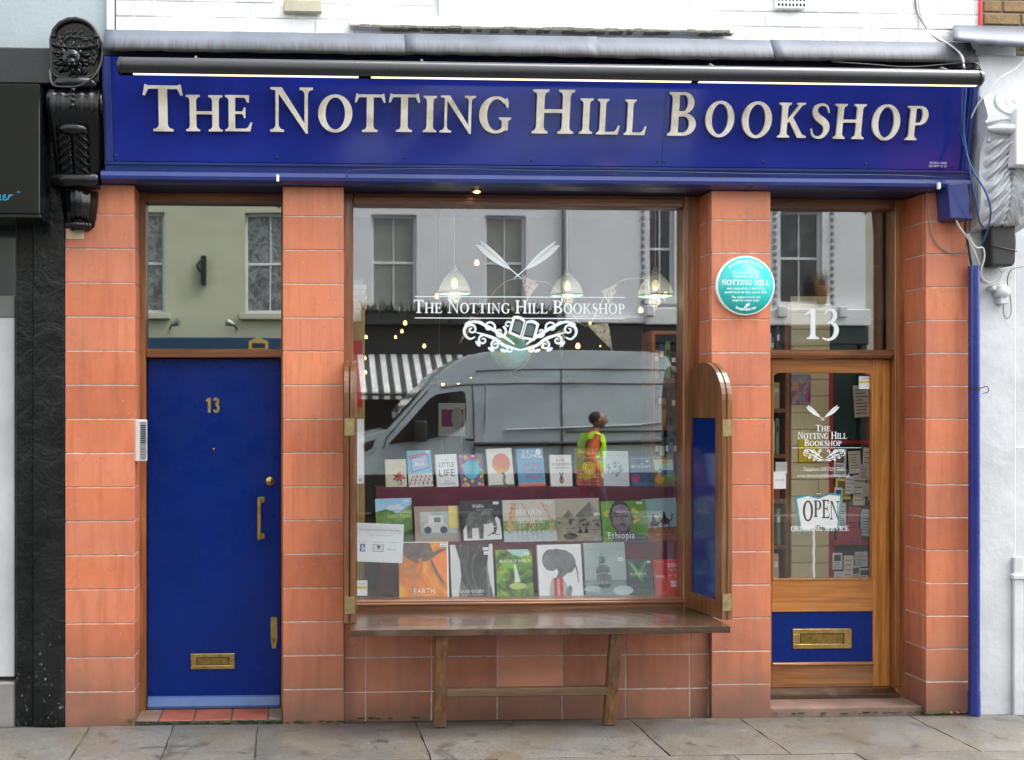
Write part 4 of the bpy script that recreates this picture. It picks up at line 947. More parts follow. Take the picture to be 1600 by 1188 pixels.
r2 = MB(); zr = cw(116, 281, -.12)[1]; xl, xr = cw(79, 280, -.12)[0], cw(153, 280, -.12)[0]
r2.tube([(xl, -.10, zr), (xl + .012, -.10, zr), (xr - .012, -.10, zr), (xr, -.10, zr)], [.035, .043, .043, .035], BLACK, 14); r2.build('lower_roll', BLACK, cb)
pd = MB(); za, zb_ = cw(120, 296, -.1)[1], cw(120, 358, -.08)[1]; xa_, xb_ = cw(91, 300, -.1)[0], cw(150, 300, -.1)[0]
vs_ = []; nx, nz = 16, 10
for j in range(nz + 1):
    t = j / nz; wd = (1 - .30 * t ** 2) * (.72 if j == nz else 1)
    for i in range(nx + 1):
        u_ = i / nx - .5; bulge = (.06 + .10 * math.sin(math.pi * min(1, t * .8 + .25))) * (1 - (2 * u_) ** 2 * .75) + .008 * math.cos(u_ * 40)
        vs_.append(((xa_ + xb_) / 2 + u_ * (xb_ - xa_) * wd, .02 - bulge, za + (zb_ - za) * t))
pd.add(vs_, [(j * (nx + 1) + i, j * (nx + 1) + i + 1, (j + 1) * (nx + 1) + i + 1, (j + 1) * (nx + 1) + i) for j in range(nz) for i in range(nx)], BLACK, True)
for i in range(9): pd.ball((xa_ + (xb_ - xa_) * (.2 + .6 * i / 8), -.07 - .03 * math.sin(math.pi * i / 8), zb_ + .02), (.014, .014, .018), BLACK, 8, 6)
pd.build('pendant_leaf', BLACK, cb)
MB().bbox(cw(104, 360, .0)[0], cw(131, 360, .0)[0], -.006, .002, cw(110, 374, 0)[1], cw(110, 357, 0)[1], .002).build('bare_plaster', M('cream_plaster', (.62, .52, .34), .9, var=.15), cb)
cab = MB().tube(crom([p(161, 68, -.19), p(158, 96, -.2), p(148, 118, -.22), p(125, 134, -.235), p(100, 136, -.235), p(82, 132, -.22), p(77, 110, -.18)], 5), .006, BLKPL, 6).build('cable_loop', BLKPL)
tag(cab, 'thin dark cable looped across the black console bracket', 'cable')

# ================================================================== right neighbour: white painted shopfront
rx0, rx1 = XX(1514.5), XX(1990)
rb = thing('white_shopfront', ((rx0 + rx1) / 2, 0, 0), 'white painted neighbouring shopfront cut off at the right edge', 'shop')
WP = gloss_paint('white_gloss_masonry', (.52, .54, .555), .4, .9, (.36, .37, .37), 6, coat=0)
MB().bbox(rx0, XX(1590), .012, .4, -.03, ZZ(1560, 70, 0), .006).build('pilaster', WP, rb)
MB().bbox(XX(1584, -.01), XX(1600, -.01), -.012, .011, -.03, ZZ(1590, 870, 0), .005).build('pilaster_edge', WP, rb)
MB().box(XX(1590), rx1, .03, .4, -.03, ZZ(1590, 700, 0)).build('stall_riser', WP, rb)
for i in range(9):
    z_ = .02 + i * .085; tile(XX(1601), XX(1601) + .35, .008, .03, z_, z_ + .085, rb, mat=WP, name='wall_tile', b=.004)
MB().box(XX(1590), rx1, .1, .4, ZZ(1590, 700, 0), ZZ(1560, 70, 0)).build('wall', WP, rb)
MB().bbox(XX(1583, -.02), XX(1612, -.02), -.02, .02, ZZ(1590, 906, 0), ZZ(1590, 896, 0), .008).build('rail_end', WP, rb)
# ornate white console
wc = thing('console_bracket', (XX(1560, -.1), 0, ZZ(1560, 345, -.1)), 'ornate white painted console bracket with scroll and leaf right of the sign', 'console bracket')
WB_ = gloss_paint('white_gloss_carving', (.60, .62, .645), .28, .8, (.45, .46, .47), 6, coat=.2)
Yw = -.18; wq = lambda px, py, y=Yw: Vector((at(px, py, y).x, y, at(px, py, y).z))
hm = MB(); hm.prism([(wq(px, py).x, wq(px, py).z) for px, py in ((1536, 210), (1532, 150), (1530, 82), (1640, 86), (1640, 215))], CF, -.1, .16); ho = hm.build('head_block', WB_, wc); md = ho.modifiers.new('b', 'BEVEL'); md.width = .02; md.segments = 3
sm_ = MB(); rnd = random.Random(5)
xc0, xc1 = wq(1534, 200).x, wq(1634, 200).x
prof_ = [(.05, wq(0, 118).z), (-.12, wq(0, 118).z), (-.20, wq(0, 135).z), (-.24, wq(0, 165).z), (-.22, wq(0, 195).z), (-.17, wq(0, 222).z), (-.14, wq(0, 255).z), (-.15, wq(0, 285).z), (-.12, wq(0, 312).z), (-.08, wq(0, 335).z), (.05, wq(0, 345).z)]
vs_ = []; nx = 24
for i in range(nx + 1):
    t = i / nx
    for j, (y_, zz) in enumerate(prof_):
        tp = 1 - .25 * max(0, (j - 5) / 5); bump_ = -.02 * math.sin(math.pi * t) + .0025 * math.cos(t * 22); vs_.append(((xc0 + xc1) / 2 + (xc1 - xc0) * (t - .5) * tp, y_ + (bump_ if y_ < 0 else 0), zz))
n_ = len(prof_); sm_.add(vs_, [(i * n_ + j, (i + 1) * n_ + j, (i + 1) * n_ + j + 1, i * n_ + j + 1) for i in range(nx) for j in range(n_ - 1)], WB_, True); sm_.add(vs_[:n_], [list(range(n_))], WB_); sm_.add(vs_[-n_:], [list(range(n_))], WB_)
sm_.build('scroll', WB_, wc)
lw = MB()
def ysurf(zz):
    for (y0_, za_), (y1_, zb2_) in zip(prof_[1:], prof_[2:]):
        if za_ >= zz >= zb2_: return y0_ + (y1_ - y0_) * (za_ - zz) / max(1e-6, za_ - zb2_)
    return -.12
zA, zB = wq(0, 205).z, wq(0, 340).z; xm_ = (xc0 + xc1) / 2 - .02
sp_ = lambda px, py, dy=0: Vector((at(px, py, ysurf(wq(px, py).z) - dy).x, ysurf(wq(px, py).z) - dy, wq(px, py).z))
carved(lw, xm_, lambda v: .15 * (1 + .09 * abs(math.sin(v * 6.5 * math.pi))) * (1 - .28 * v), zA, zB, lambda z: ysurf(z) - .004, lambda u, v: 1.5 * leaf_disp(u, v), WB_)
lw.tube([sp_(1586 + 30 * (1 - i / 44) * math.cos(i * .34) * 1.25, 163 - 30 * (1 - i / 44) * math.sin(i * .34), .012) for i in range(40)], [.017 * (1 - i / 60) for i in range(40)], WB_, 8)      # volute
lw.ball(sp_(1586, 163, .01), (.03, .025, .03), WB_, 14, 10); lw.ball(sp_(1584, 207, .03), (.16, .04, .028), WB_, 20, 10)
for i in range(15): lw.ball(sp_(1541 + 4.6 * i, 196 - 5 * math.sin(i * .22), .012), (.010, .012, .011), WB_, 8, 6)
for i in range(12): lw.ball(sp_(1545 + 1.6 * i, 222 + 8.5 * i, .012), (.009, .012, .013), WB_, 8, 6)
lw.build('carved_leaf', WB_, wc)
# lead cap on it
lc_ = MB(); vs_ = []; nn = 14
for i in range(nn + 1):
    t = i / nn; px = 1489 + t * 150
    for (py, y_) in ((41 + 3 * t, .02), (48 + 6 * t, -.2), (58 + 10 * t, -.27), (64 + 16 * t + (3 if i in (4, 7) else 0), -.275)): q_ = wq(px, py, y_); vs_.append(q_)
lc_.add(vs_, [(i * 4 + j, (i + 1) * 4 + j, (i + 1) * 4 + j + 1, i * 4 + j + 1) for i in range(nn) for j in range(3)], LEAD, True); lo = lc_.build('lead_cap', LEAD, wc); md = lo.modifiers.new('s', 'SOLIDIFY'); md.thickness = .006
# yellow stock brick of the house next door
yb = MB().box(XX(1535.5, UY), rx1, UY + .006, .45, ZZ(1560, 80, 0), 9.4).build('brick_wall', M('grey_mortar', (.22, .20, .17), .9, var=.2, bump=.4), rb)
YBR = NT('london_stock_brick'); oi = YBR.n('ShaderNodeObjectInfo').outputs['Random']; c_ = YBR.ramp(oi, [(0, (.20, .12, .05)), (.5, (.28, .18, .075)), (1, (.16, .105, .055))]); c_ = YBR.mix(YBR.ramp(YBR.noise(18, 6), [(.45, 0.0), (.75, .6)]), c_, (.08, .06, .04)); YBR.col(c_); YBR.set(Roughness=.9); YBR.bump(YBR.noise(50, 5), .6, .008)
zz = ZZ(1560, 80, UY); r_ = 0
while zz < 4.5:
    x = XX(1536, UY) - (.11 if r_ % 2 else 0)
    while x < XX(1760, UY):
        a = max(x, XX(1536, UY))
        if x + bw - a > .04: tile(a, x + bw, UY - .004, UY + .02, zz, zz + .075, yb, g=.005, mat=YBR.m, name='brick', b=.005)
        x += bw
    zz += .075; r_ += 1
tag(MB().bbox(XX(1532, 0), XX(1537, 0), UY - .02, UY - .006, ZZ(1535, 44, 0), ZZ(1535, -40, 0), .002).build('red_marker_strip', M('red_strip', (.55, .02, .03), .5)), 'thin red strip between the white and yellow brickwork', 'strip')
tag(MB().bbox(XX(1588, -.3), XX(1650, -.3), -.3, -.22, ZZ(1595, 258, -.3), ZZ(1595, 168, -.3), .006).build('projecting_sign', M('white_sign_edge', (.66, .67, .68), .4, var=.04)), 'white projecting sign edge at the right border of the picture', 'sign')
# speaker-shaped black box, junction box, blue box, drainpipe and cables
xa, xb = XX(1541, -.06), XX(1582, -.06); za, zb_ = ZZ(1560, 417, -.06), ZZ(1560, 343, -.06)
sk = thing('alarm_box', ((xa + xb) / 2, -.06, za), 'rounded black box mounted on the white wall above the small white junction box', 'alarm box')
m_ = MB(); m_.prism([(xa + .012, za), (xa + .004, zb_ - .02), (xa + .02, zb_), (xb - .03, zb_ - .004), (xb - .006, zb_ - .03), (xb, (za + zb_) / 2), (xb - .006, za + .02), (xb - .02, za)], CF, .0, .10); so2 = m_.build('case', M('matt_black_plastic', (.014, .014, .015), .55, var=.15), sk); md = so2.modifiers.new('b', 'BEVEL'); md.width = .012; md.segments = 3
MB().tube([(xa, -.102, za + .12), ((xa + xb) / 2, -.106, za + .10), (xb, -.102, za + .085)], .003, BLKPL, 5).build('strap', BLKPL, sk)
jb = thing('junction_box', (XX(1562, 0), -.03, ZZ(1562, 470, 0)), 'small white round junction box under the black alarm box', 'junction box')
MB().lathe([(.0, .06), (.03, .058), (.04, .045), (.042, 0)], at(1561, 457, .01), WP, 16, 'Y').build('dome', WP, jb); MB().bbox(XX(1557, 0), XX(1569, 0), -.04, .01, ZZ(1562, 476, 0), ZZ(1562, 466, 0), .004).build('outlet', WP, jb)
MB().lathe([(.0, .05), (.016, .045), (.018, 0)], at(1545, 452, .01), WP, 12, 'Y').build('gland', WP, jb)
bb = MB(); y_ = -.13; P_ = [(1481, 288), (1512, 284), (1521, 343), (1485, 341)]
bb.prism([(at(a, b, y_).x, at(a, b, y_).z) for a, b in P_], CF, .0, .13); bo_ = bb.build('electrical_box', TRIM_BLUE); md = bo_.modifiers.new('b', 'BEVEL'); md.width = .006; md.segments = 2
tag(bo_, 'blue painted electrical box under the right end of the sign', 'electrical box')
dp = thing('drainpipe', (XX(1522, -.05), -.05, 0), 'straight dark blue drainpipe standing against the tiled pilaster at the right', 'drainpipe')
xp = XX(1522, -.05); zt_ = ZZ(1522, 416, -.05); PIPE = gloss_paint('blue_pipe_paint', (.010, .022, .165), .25, .2)
MB().tube([(xp, -.05, .02), (xp, -.05, zt_)], .031, PIPE, 20).build('pipe', PIPE, dp)
MB().tube([(xp, -.05, .0), (xp, -.05, .14)], .034, PIPE, 20).build('shoe', PIPE, dp)
zc_ = ZZ(1522, 607, -.05); MB().tube([(xp, -.05, zc_ - .006), (xp, -.05, zc_ + .006)], .0325, BLKPL, 16).tube(crom([(xp + .03, -.06, zc_), (xp + .06, -.08, zc_ + .01), (xp + .065, -.08, zc_ - .02), (xp + .035, -.08, zc_ - .03)], 4), .003, PIPE, 5).build('strap', PIPE, dp)
def cable(pts, r_, m, label, n=6):
    o = MB().tube(crom([wq(a, b, y_) for a, b, y_ in pts], n), r_, m, 6).build('cable', m); tag(o, label, 'cable', 'cables at the right end of the sign'); return o
CW = M('white_cable', (.62, .61, .58), .5, var=.1); CG = M('grey_cable', (.22, .21, .19), .5, var=.15); CB_ = M('blue_cable', (.02, .07, .22), .45, var=.15); CK = BLKPL
cable([(1436, -10, .02), (1438, 20, .02), (1452, 50, -.02), (1487, 72, -.2), (1503, 88, -.26), (1506, 105, -.3)], .005, CW, 'pale cable falling down the white bricks to the tube light')
cable([(1430, -10, .02), (1434, 22, .02), (1460, 58, -.04), (1496, 80, -.22), (1507, 108, -.3)], .005, CG, 'grey cable beside the pale one on the white bricks')
cable([(1504, 130, -.24), (1503, 190, -.2), (1505, 220, -.17), (1518, 262, -.24), (1540, 300, -.27), (1548, 330, -.24), (1543, 360, -.17), (1535, 380, -.12)], .0055, CB_, 'blue cable hanging from the tube light down to the black box')
cable([(1509, 135, -.24), (1506, 200, -.2), (1510, 235, -.2), (1516, 270, -.22), (1524, 310, -.22), (1530, 345, -.17), (1537, 356, -.13)], .0055, CB_, 'second blue cable twisted beside the sign end')
cable([(1515, 290, -.12), (1516, 330, -.13), (1508, 352, -.1), (1512, 380, -.08), (1518, 415, -.06)], .006, CK, 'black cable running from the blue box into the drainpipe top')
cable([(1494, 344, -.1), (1500, 356, -.1), (1512, 372, -.09), (1522, 392, -.08), (1530, 415, -.05), (1534, 440, -.03), (1556, 444, -.05), (1566, 430, -.06), (1560, 418, -.07)], .0055, CW, 'white cable sagging from the blue box to the black alarm box')
cable([(1512, 366, -.1), (1524, 386, -.09), (1536, 388, -.08), (1538, 404, -.07), (1532, 430, -.05), (1545, 442, -.04), (1560, 436, -.05), (1570, 422, -.07)], .0055, CW, 'white cable looped beside the drainpipe top')
cable([(1448, 300, -.012), (1452, 340, -.012), (1456, 366, -.012), (1470, 388, -.012), (1492, 396, -.012), (1508, 386, -.03), (1512, 364, -.08)], .0035, CG, 'thin cable drooping over the tiles under the blue box')
cable([(1568, 476, -.03), (1568, 490, -.01), (1574, 498, -.01), (1580, 488, -.01), (1578, 460, -.01), (1574, 440, -.03), (1580, 422, -.05), (1600, 416, -.03)], .0035, CG, 'thin cable curling from the white junction box')
cable([(1517, 185, -.2), (1530, 160, -.24), (1560, 125, -.26), (1590, 105, -.26), (1605, 85, -.28)], .004, CW, 'white cable crossing the white console bracket')
cable([(1300, 97, -.2), (1360, 101, -.22), (1420, 105, -.24), (1490, 100, -.28), (1520, 98, -.36), (1530, 104, -.38), (1533, 116, -.38)], .004, CK, 'black cable lying along the top of the tube light')
cable([(541, 283, -.11), (543, 272, -.118), (556, 266, -.118), (700, 264, -.105), (850, 267, -.105), (1000, 268, -.105), (1200, 272, -.105), (1400, 274, -.105), (1478, 278, -.115)], .0032, TRIM_BLUE, 'thin blue painted wire clipped along the ledge under the sign', 3)
for px, py, l_ in ((434, 279, 'small white cable clip under the left part of the sign'), (1466, 291, 'small white cable clip under the right end of the sign')):
    q_ = wq(px, py, -.11); tag(MB().bbox(q_.x - .008, q_.x + .008, -.125, -.104, q_.z - .02, q_.z + .02, .006, seg=2).build('cable_clip', WHITE), l_, 'clip', 'white cable clips on the ledge')
# --- weeds, moss, litter at the foot of the walls
LEAF = M('weed_leaf', (.06, .17, .03), .5, var=.3, vscale=40)
def weed(px, py, h_, n_, label, seed):
    rnd = random.Random(seed); b_ = at(px, py, -.015); b_.z = 0; m_ = MB()
    for i in range(n_):
        a = rnd.uniform(0, 6.28); l_ = h_ * rnd.uniform(.4, 1); tp = b_ + Vector((math.cos(a) * l_ * .6, -abs(math.sin(a)) * l_ * .5, l_ * .8)); m_.tube([b_, (b_ + tp) / 2 + Vector((0, 0, .004)), tp], .0012, LEAF, 4)
        for k_ in range(3):
            a2 = rnd.uniform(0, 6.28); d_ = Vector((math.cos(a2), rnd.uniform(-.6, .2), rnd.uniform(-.2, .7))).normalized(); s_ = h_ * .28; sd_ = d_.cross(Vector((0, 0, 1))).normalized()
            m_.add([tp, tp + d_ * s_ * .5 + sd_ * s_ * .36, tp + d_ * s_, tp + d_ * s_ * .5 - sd_ * s_ * .36], [(0, 1, 2, 3)])
    tag(m_.build('weed', LEAF), label, 'weed', 'weeds at the foot of the shopfront')
weed(204, 1133, .05, 9, 'small leafy weed at the corner of the plain blue door step', 1); weed(302, 1136, .018, 4, 'tiny weed seedling in front of the red step tiles', 2)
MOSS = M('moss', (.035, .05, .012), .95, var=.5, vscale=40, bump=.8)
def moss(px0, px1, py, y, n_, seed, label):
    rnd = random.Random(seed); m_ = MB()
    for i in range(n_):
        p_ = at(rnd.uniform(px0, px1), py, y); m_.ball((p_.x, y + rnd.uniform(-.012, .012), rnd.uniform(0, .006)), (rnd.uniform(.004, .026), .006, rnd.uniform(.0015, .005)), MOSS, 6, 4)
    stuff(m_.build('moss', MOSS))
moss(225, 445, 1130, .012, 55, 1, ''); moss(445, 560, 1132, -.012, 22, 2, ''); moss(560, 690, 1132, .035, 14, 3, ''); moss(1448, 1512, 1113, -.012, 50, 4, ''); moss(1206, 1445, 1115, .022, 26, 5, '')
DL = M('dry_leaf', (.22, .11, .04), .8, var=.4, vscale=60)
for i, (px, lab) in enumerate(((1488, 'small dry brown leaf nearest the tiled pilaster by the drainpipe'), (1497, 'curled dry leaf in the middle of the few by the drainpipe'), (1507, 'dry leaf fragment touching the foot of the drainpipe'))):
    rnd = random.Random(i); p_ = at(px, 1120, -.03); m_ = MB(); s_ = .014
    m_.add([(p_.x - s_, -.03, .006), (p_.x, -.045, .012), (p_.x + s_, -.03, .005), (p_.x, -.015, .016), (p_.x, -.03, .003)], [(0, 1, 4), (1, 2, 4), (2, 3, 4), (3, 0, 4)]); tag(m_.build('dry_leaf', DL), lab, 'leaf', 'dry leaves by the drainpipe')
# ================================================================== inside the shop
IX0, IX1 = P2[1] - .05, P4[0] + .35
CZ = LEDGE_Z + .55
IW = M('interior_plaster', (.13, .11, .09), .8, var=.1)
struct(MB().box(IX0, IX1, .40, 4.3, -.02, .012).build('interior_floor', wood('interior_boards', (.05, .03, .015), (.12, .07, .035), (.2, .12, .06), 1)))
struct(MB().box(IX0 - .1, IX1 + .1, .33, 4.4, CZ, CZ + .1).build('interior_ceiling', IW))
struct(MB().box(IX0 - .1, IX0, .34, 4.4, 0, CZ).build('interior_wall_left', IW)); struct(MB().box(IX1, IX1 + .1, .37, 4.4, 0, CZ).build('interior_wall_right', IW)); struct(MB().box(IX0, IX1, 4.3, 4.4, 0, CZ).build('interior_wall_back', IW))
struct(MB().box(P1[0], IX1, .42, .5, LEDGE_Z + .01, 5).build('interior_wall_front', IW))
SPINES = ['7A1F1C', '20406A', 'C8B48A', '2E5A3C', 'D8D3C6', '3A2A4A', 'B8862C', '1C1C22', '8C3A5A', '5A7A8C', 'E0C860', '44321E', 'A8422A', '6C8C5A', 'F0EEE6', '283C58']
def bookcase(x0, x1, y0, y1, z0, z1, nsh, label, seed, face='-y', fill=1.0):
    """open-fronted case; every book on it is a thing of its own"""
    rnd = random.Random(seed); o = thing('bookcase', ((x0 + x1) / 2, (y0 + y1) / 2, z0), label, 'bookcase'); t = .025
    m_ = WOOD_V
    MB().box(x0, x0 + t, y0, y1, z0, z1).build('side_panel', m_, o); MB().box(x1 - t, x1, y0, y1, z0, z1).build('side_panel', m_, o); MB().box(x0 + t, x1 - t, y1 - .012, y1, z0, z1).build('back_panel', M('case_back', (.05, .03, .02), .7), o)
    for i in range(nsh + 1):
        zz = z0 + (z1 - z0 - t) * i / nsh; MB().box(x0 + t, x1 - t, y0, y1 - .012, zz, zz + t).build('shelf', WOOD_H, o)
    return o, t
BOOKN = [0]
def shelf_books(x0, x1, y, zs, hmax, seed, label, group):
    rnd = random.Random(seed); x = x0; CN = dict(zip(SPINES, ('dark red', 'blue', 'tan', 'green', 'off-white', 'purple', 'ochre', 'black', 'plum', 'slate blue', 'yellow', 'brown', 'rust', 'sage', 'white', 'navy'))); nth = 0; ORD = ('first', 'second', 'third', 'fourth', 'fifth', 'sixth', 'seventh', 'eighth', 'ninth', 'tenth', 'eleventh', 'twelfth', 'thirteenth', 'fourteenth', 'fifteenth', 'sixteenth', 'seventeenth', 'eighteenth', 'nineteenth', 'twentieth')
    while x < x1 - .015:
        w_ = min(rnd.uniform(.016, .045), x1 - x); h_ = hmax * rnd.uniform(.66, .95); c_ = rnd.choice(SPINES); d_ = rnd.uniform(.12, .16); dz = rnd.uniform(0, .03)
        mb = MB().bbox(x + .0008, x + w_ - .0008, y + dz, y + dz + d_, zs, zs + h_, .0015, ink(c_, .5)); mb.box(x + w_ * .2, x + w_ * .8, y + dz - .0006, y + dz - .0005, zs + h_ * .62, zs + h_ * .78, ink(rnd.choice(['F4E8C8', 'E8E8E8', '1A1A1A']), .5))
        o = mb.build('shelved_book', None); tag(o, '%s book, %s %s' % (CN[c_], ORD[nth], label), 'book', group); x += w_; nth += 1
# bookcases seen through the panes
bc, t = bookcase(XX(1018, 1.1), XX(1075, 1.1) + .25, 1.1, 1.32, .02, 2.3, 7, 'dark bookcase standing inside at the right edge of the display window', 11)
for i in range(2, 7): shelf_books(XX(1018, 1.1) + .03, XX(1075, 1.1) + .22, 1.13, .02 + 2.255 * i / 7 + .026, .27, 20 + i, 'from left on the %s shelf beside the display window' % ('lowest', 'second lowest', 'middle', 'second highest', 'highest')[i - 2], 'books on the bookcase by the display window')
bc2, t = bookcase(XX(1196, .62), XX(1233, .62), .62, .84, .02, 2.35, 8, 'narrow bookcase inside the entrance at the left of the door glass', 12)
for i in range(1, 8): shelf_books(XX(1196, .62) + .03, XX(1233, .62) - .03, .65, .02 + 2.305 * i / 8 + .026, .25, 40 + i, 'from left inside the entrance door, shelf %s' % ('lowest', 'second up', 'third up', 'fourth up', 'fifth up', 'sixth up', 'topmost')[i - 1], 'books on the bookcase inside the entrance')
# cream boarded wall and notice board seen through the door
CRE = M('cream_boards', (.72, .62, .36), .55, var=.06)
bp = struct(MB().box(XX(1236, .72), XX(1300, .72), .732, .77, .02, 2.45).build('interior_partition', CRE)); zz = .03; sp_ = ZZ(0, 700, .72) - ZZ(0, 727, .72)
while zz < 2.4:
    MB().bbox(XX(1236, .72), XX(1297, .72), .718, .734, zz, zz + sp_ - .003, .004).build('board', CRE, bp); zz += sp_
nbd = thing('notice_board', (XX(1335, .7), .7, .1), 'dark green notice board with red edging inside the entrance door', 'notice board')
RED = M('red_gloss_trim', (.5, .02, .02), .4)
MB().box(XX(1298, .72), XX(1400, .72), .72, .74, .3, 2.35).build('board', M('dark_green_baize', (.008, .045, .03), .9), nbd)
for a, b, c_, d_ in ((1296, 1301, 560, 915), (1296, 1395, 690, 696), (1296, 1395, 852, 860)): MB().bbox(XX(a, .71), XX(b, .71), .695, .719, ZZ(0, d_, .71), ZZ(0, c_, .71), .003).build('edging', RED, nbd)
rnd = random.Random(9)
PCOL = ['F8F8F6', 'F8F8F6', 'F4F2EA', 'FAFAFA', 'F4E44A', 'DDEEFA', 'F8F0DC', 'FAFAFA', 'F8F8F8', 'D23A5A', 'F2F2F2']
spots = [(1303, 702, 1322, 745), (1326, 705, 1345, 740), (1348, 700, 1372, 738), (1305, 748, 1330, 780), (1333, 742, 1352, 790), (1355, 745, 1378, 782), (1303, 786, 1322, 826), (1325, 792, 1342, 832), (1345, 796, 1370, 838), (1308, 830, 1330, 850), (1301, 864, 1316, 890), (1318, 868, 1334, 905), (1336, 862, 1356, 886), (1303, 893, 1320, 912), (1340, 888, 1362, 910), (1358, 866, 1376, 905), (1347, 756, 1362, 776), (1334, 602, 1358, 652), (1321, 744, 1335, 772), (1342, 726, 1358, 750), (1366, 778, 1382, 806), (1322, 826, 1346, 851), (1331, 884, 1344, 910), (1304, 762, 1316, 792)]
where = ['top row left', 'top row centre', 'top row right', 'second row left', 'second row centre', 'second row right', 'third row left', 'third row centre', 'third row right', 'just above the lower red edging', 'below the lower red edging at left', 'below the lower red edging, second', 'below the lower red edging, third', 'lowest at left', 'lowest at right', 'below the lower red edging at far right', 'small and overlapping the middle of the board', 'alone high on the green part', 'tucked between the top and second rows at left', 'overlapping between the top row centre and right', 'at the right edge below the second row', 'wide one touching the lower red edging', 'in the middle of the lowest part', 'narrow one at the left edge']
for i, (a, b, c_, d_) in enumerate(spots):
    y_ = .694 - .0012 * i; mb = MB(); col_ = rnd.choice(PCOL); pt, qt = at(a, d_, y_), at(c_, b, y_)
    T_ = Matrix.Translation(((pt.x + qt.x) / 2, y_, (pt.z + qt.z) / 2)) @ Matrix.Rotation(rnd.uniform(-.08, .08), 4, 'Y'); hw, hh_ = (qt.x - pt.x) / 2, (qt.z - pt.z) / 2
    mb.box(-hw, hw, -.0004, .0004, -hh_, hh_, ink(col_, .7), T_)
    n_ = rnd.randint(4, 9)
    if rnd.random() < .35: mb.box(-hw * .7, hw * .7, -.0008, -.0006, 0, hh_ * .75, ink(rnd.choice(['8A6A5A', '2A5A8A', 'C84A2A', '444444']), .6), T_); top = -.1
    else: top = .8
    for k_ in range(n_):
        z_ = hh_ * (top - (top + .85) * (k_ + .5) / n_); mb.box(-hw * .8, hw * rnd.uniform(.2, .85), -.0008, -.0006, z_ - hh_ * .025, z_ + hh_ * .025, ink('3A3A40', .7), T_)
    tag(mb.build('pinned_notice', None), 'paper notice pinned on the notice board, ' + where[i], 'notice', 'papers on the notice board')
for (a, b, c_, d_, col_, lab) in ((1236, 585, 1267, 632, None, 'colourful patterned London poster hanging on the cream boards'), (1248, 688, 1283, 722, 'E6C81E', 'yellow leaflet on the cream boards behind the door lettering'), (1212, 722, 1230, 740, 'E8E8E8', 'white leaflet beside the narrow bookcase')):
    y_ = .706 if a > 1215 else .615; pt, qt = at(a, d_, y_), at(c_, b, y_)
    m_ = photo_ink('poster_confetti', [(.3, '1E3C78'), (.42, 'D8407A'), (.5, '2A9AB4'), (.58, 'E8A030'), (.68, '243060')], 30, (1, 1, .5)) if col_ is None else ink(col_, .5)
    mb = MB().bbox(pt.x, qt.x, y_, y_ + .008, pt.z, qt.z, .001, m_)
    if col_ is None: text(mb, 'LONDON', FRONT((0, y_, 0)), (pt.x + qt.x) / 2, qt.z - .035, .022, ink('9FB0C8'), serif=False, width=.09, d0=.0006, d1=.0006)
    tag(mb.build('poster', None), lab, 'poster')
# OPEN sign hanging in the door
Yo = DY + .042; qo = lambda px, py: at(px, py, Yo)
os_ = thing('open_sign', (qo(1278, 905).x, Yo, qo(1278, 828).z), 'white book-shaped OPEN sign with teal edges on a twisted stick inside the door', 'sign')
c_ = [(1243, 779), (1262, 774), (1278, 779), (1296, 772), (1314, 774), (1309, 826), (1292, 827), (1277, 821), (1264, 830), (1251, 829)]
fo2 = lambda y_: [(at(px, py, Yo).x, at(px, py, Yo).z) for px, py in c_]
cen = Vector((sum(p_[0] for p_ in fo2(0)) / 10, sum(p_[1] for p_ in fo2(0)) / 10)); TEAL = ink('35A8B8', .5)
MB().prism([(cen.x + (p_[0] - cen.x) * 1.05, cen.y + (p_[1] - cen.y) * 1.05) for p_ in fo2(0)], FRONT((0, Yo, 0)), -.006, 0).build('backing', TEAL, os_)
MB().prism([(cen.x + (p_[0] - cen.x) * .95, cen.y + (p_[1] - cen.y) * .95) for p_ in fo2(0)], FRONT((0, Yo, 0)), 0, .003).build('face', ink('F4F6F6', .5), os_)
om = MB()
for chh, px, pyb, pyt, px2 in (('O', 1254, 814, 783, 1270), ('P', 1271, 808, 782, 1283), ('E', 1284, 810, 781, 1296), ('N', 1296, 812, 783, 1311)):
    a, b = qo(px, pyb), qo(px2, pyt); h_ = b.z - a.z; mx_ = max(p_[0] for P in G[chh][1] for p_ in P); glyph_add(om, chh, FRONT((0, Yo, 0)), a.x, a.z, h_, (b.x - a.x) / (mx_ * h_), .0036, .0036, ink('1C2C34'))
om.build('lettering', None, os_)
MB().tube([(qo(1271, 906).x + .0018 * math.sin(i * .9), Yo + .002 * math.cos(i * .9), qo(1271, 906).z + (qo(1274, 824).z - qo(1271, 906).z) * i / 24) for i in range(25)], .009, ink('E4E6E6', .4), 8).build('stick', None, os_)
MB().tube([(qo(1279, 773).x, Yo - .006, qo(1279, 773).z), (qo(1279, 752).x, Yo - .008, qo(1279, 752).z)], .005, STEEL, 6).ball((qo(1279, 772).x, Yo - .008, qo(1279, 772).z), (.025, .006, .006), STEEL, 8, 6).build('hook', STEEL, os_)
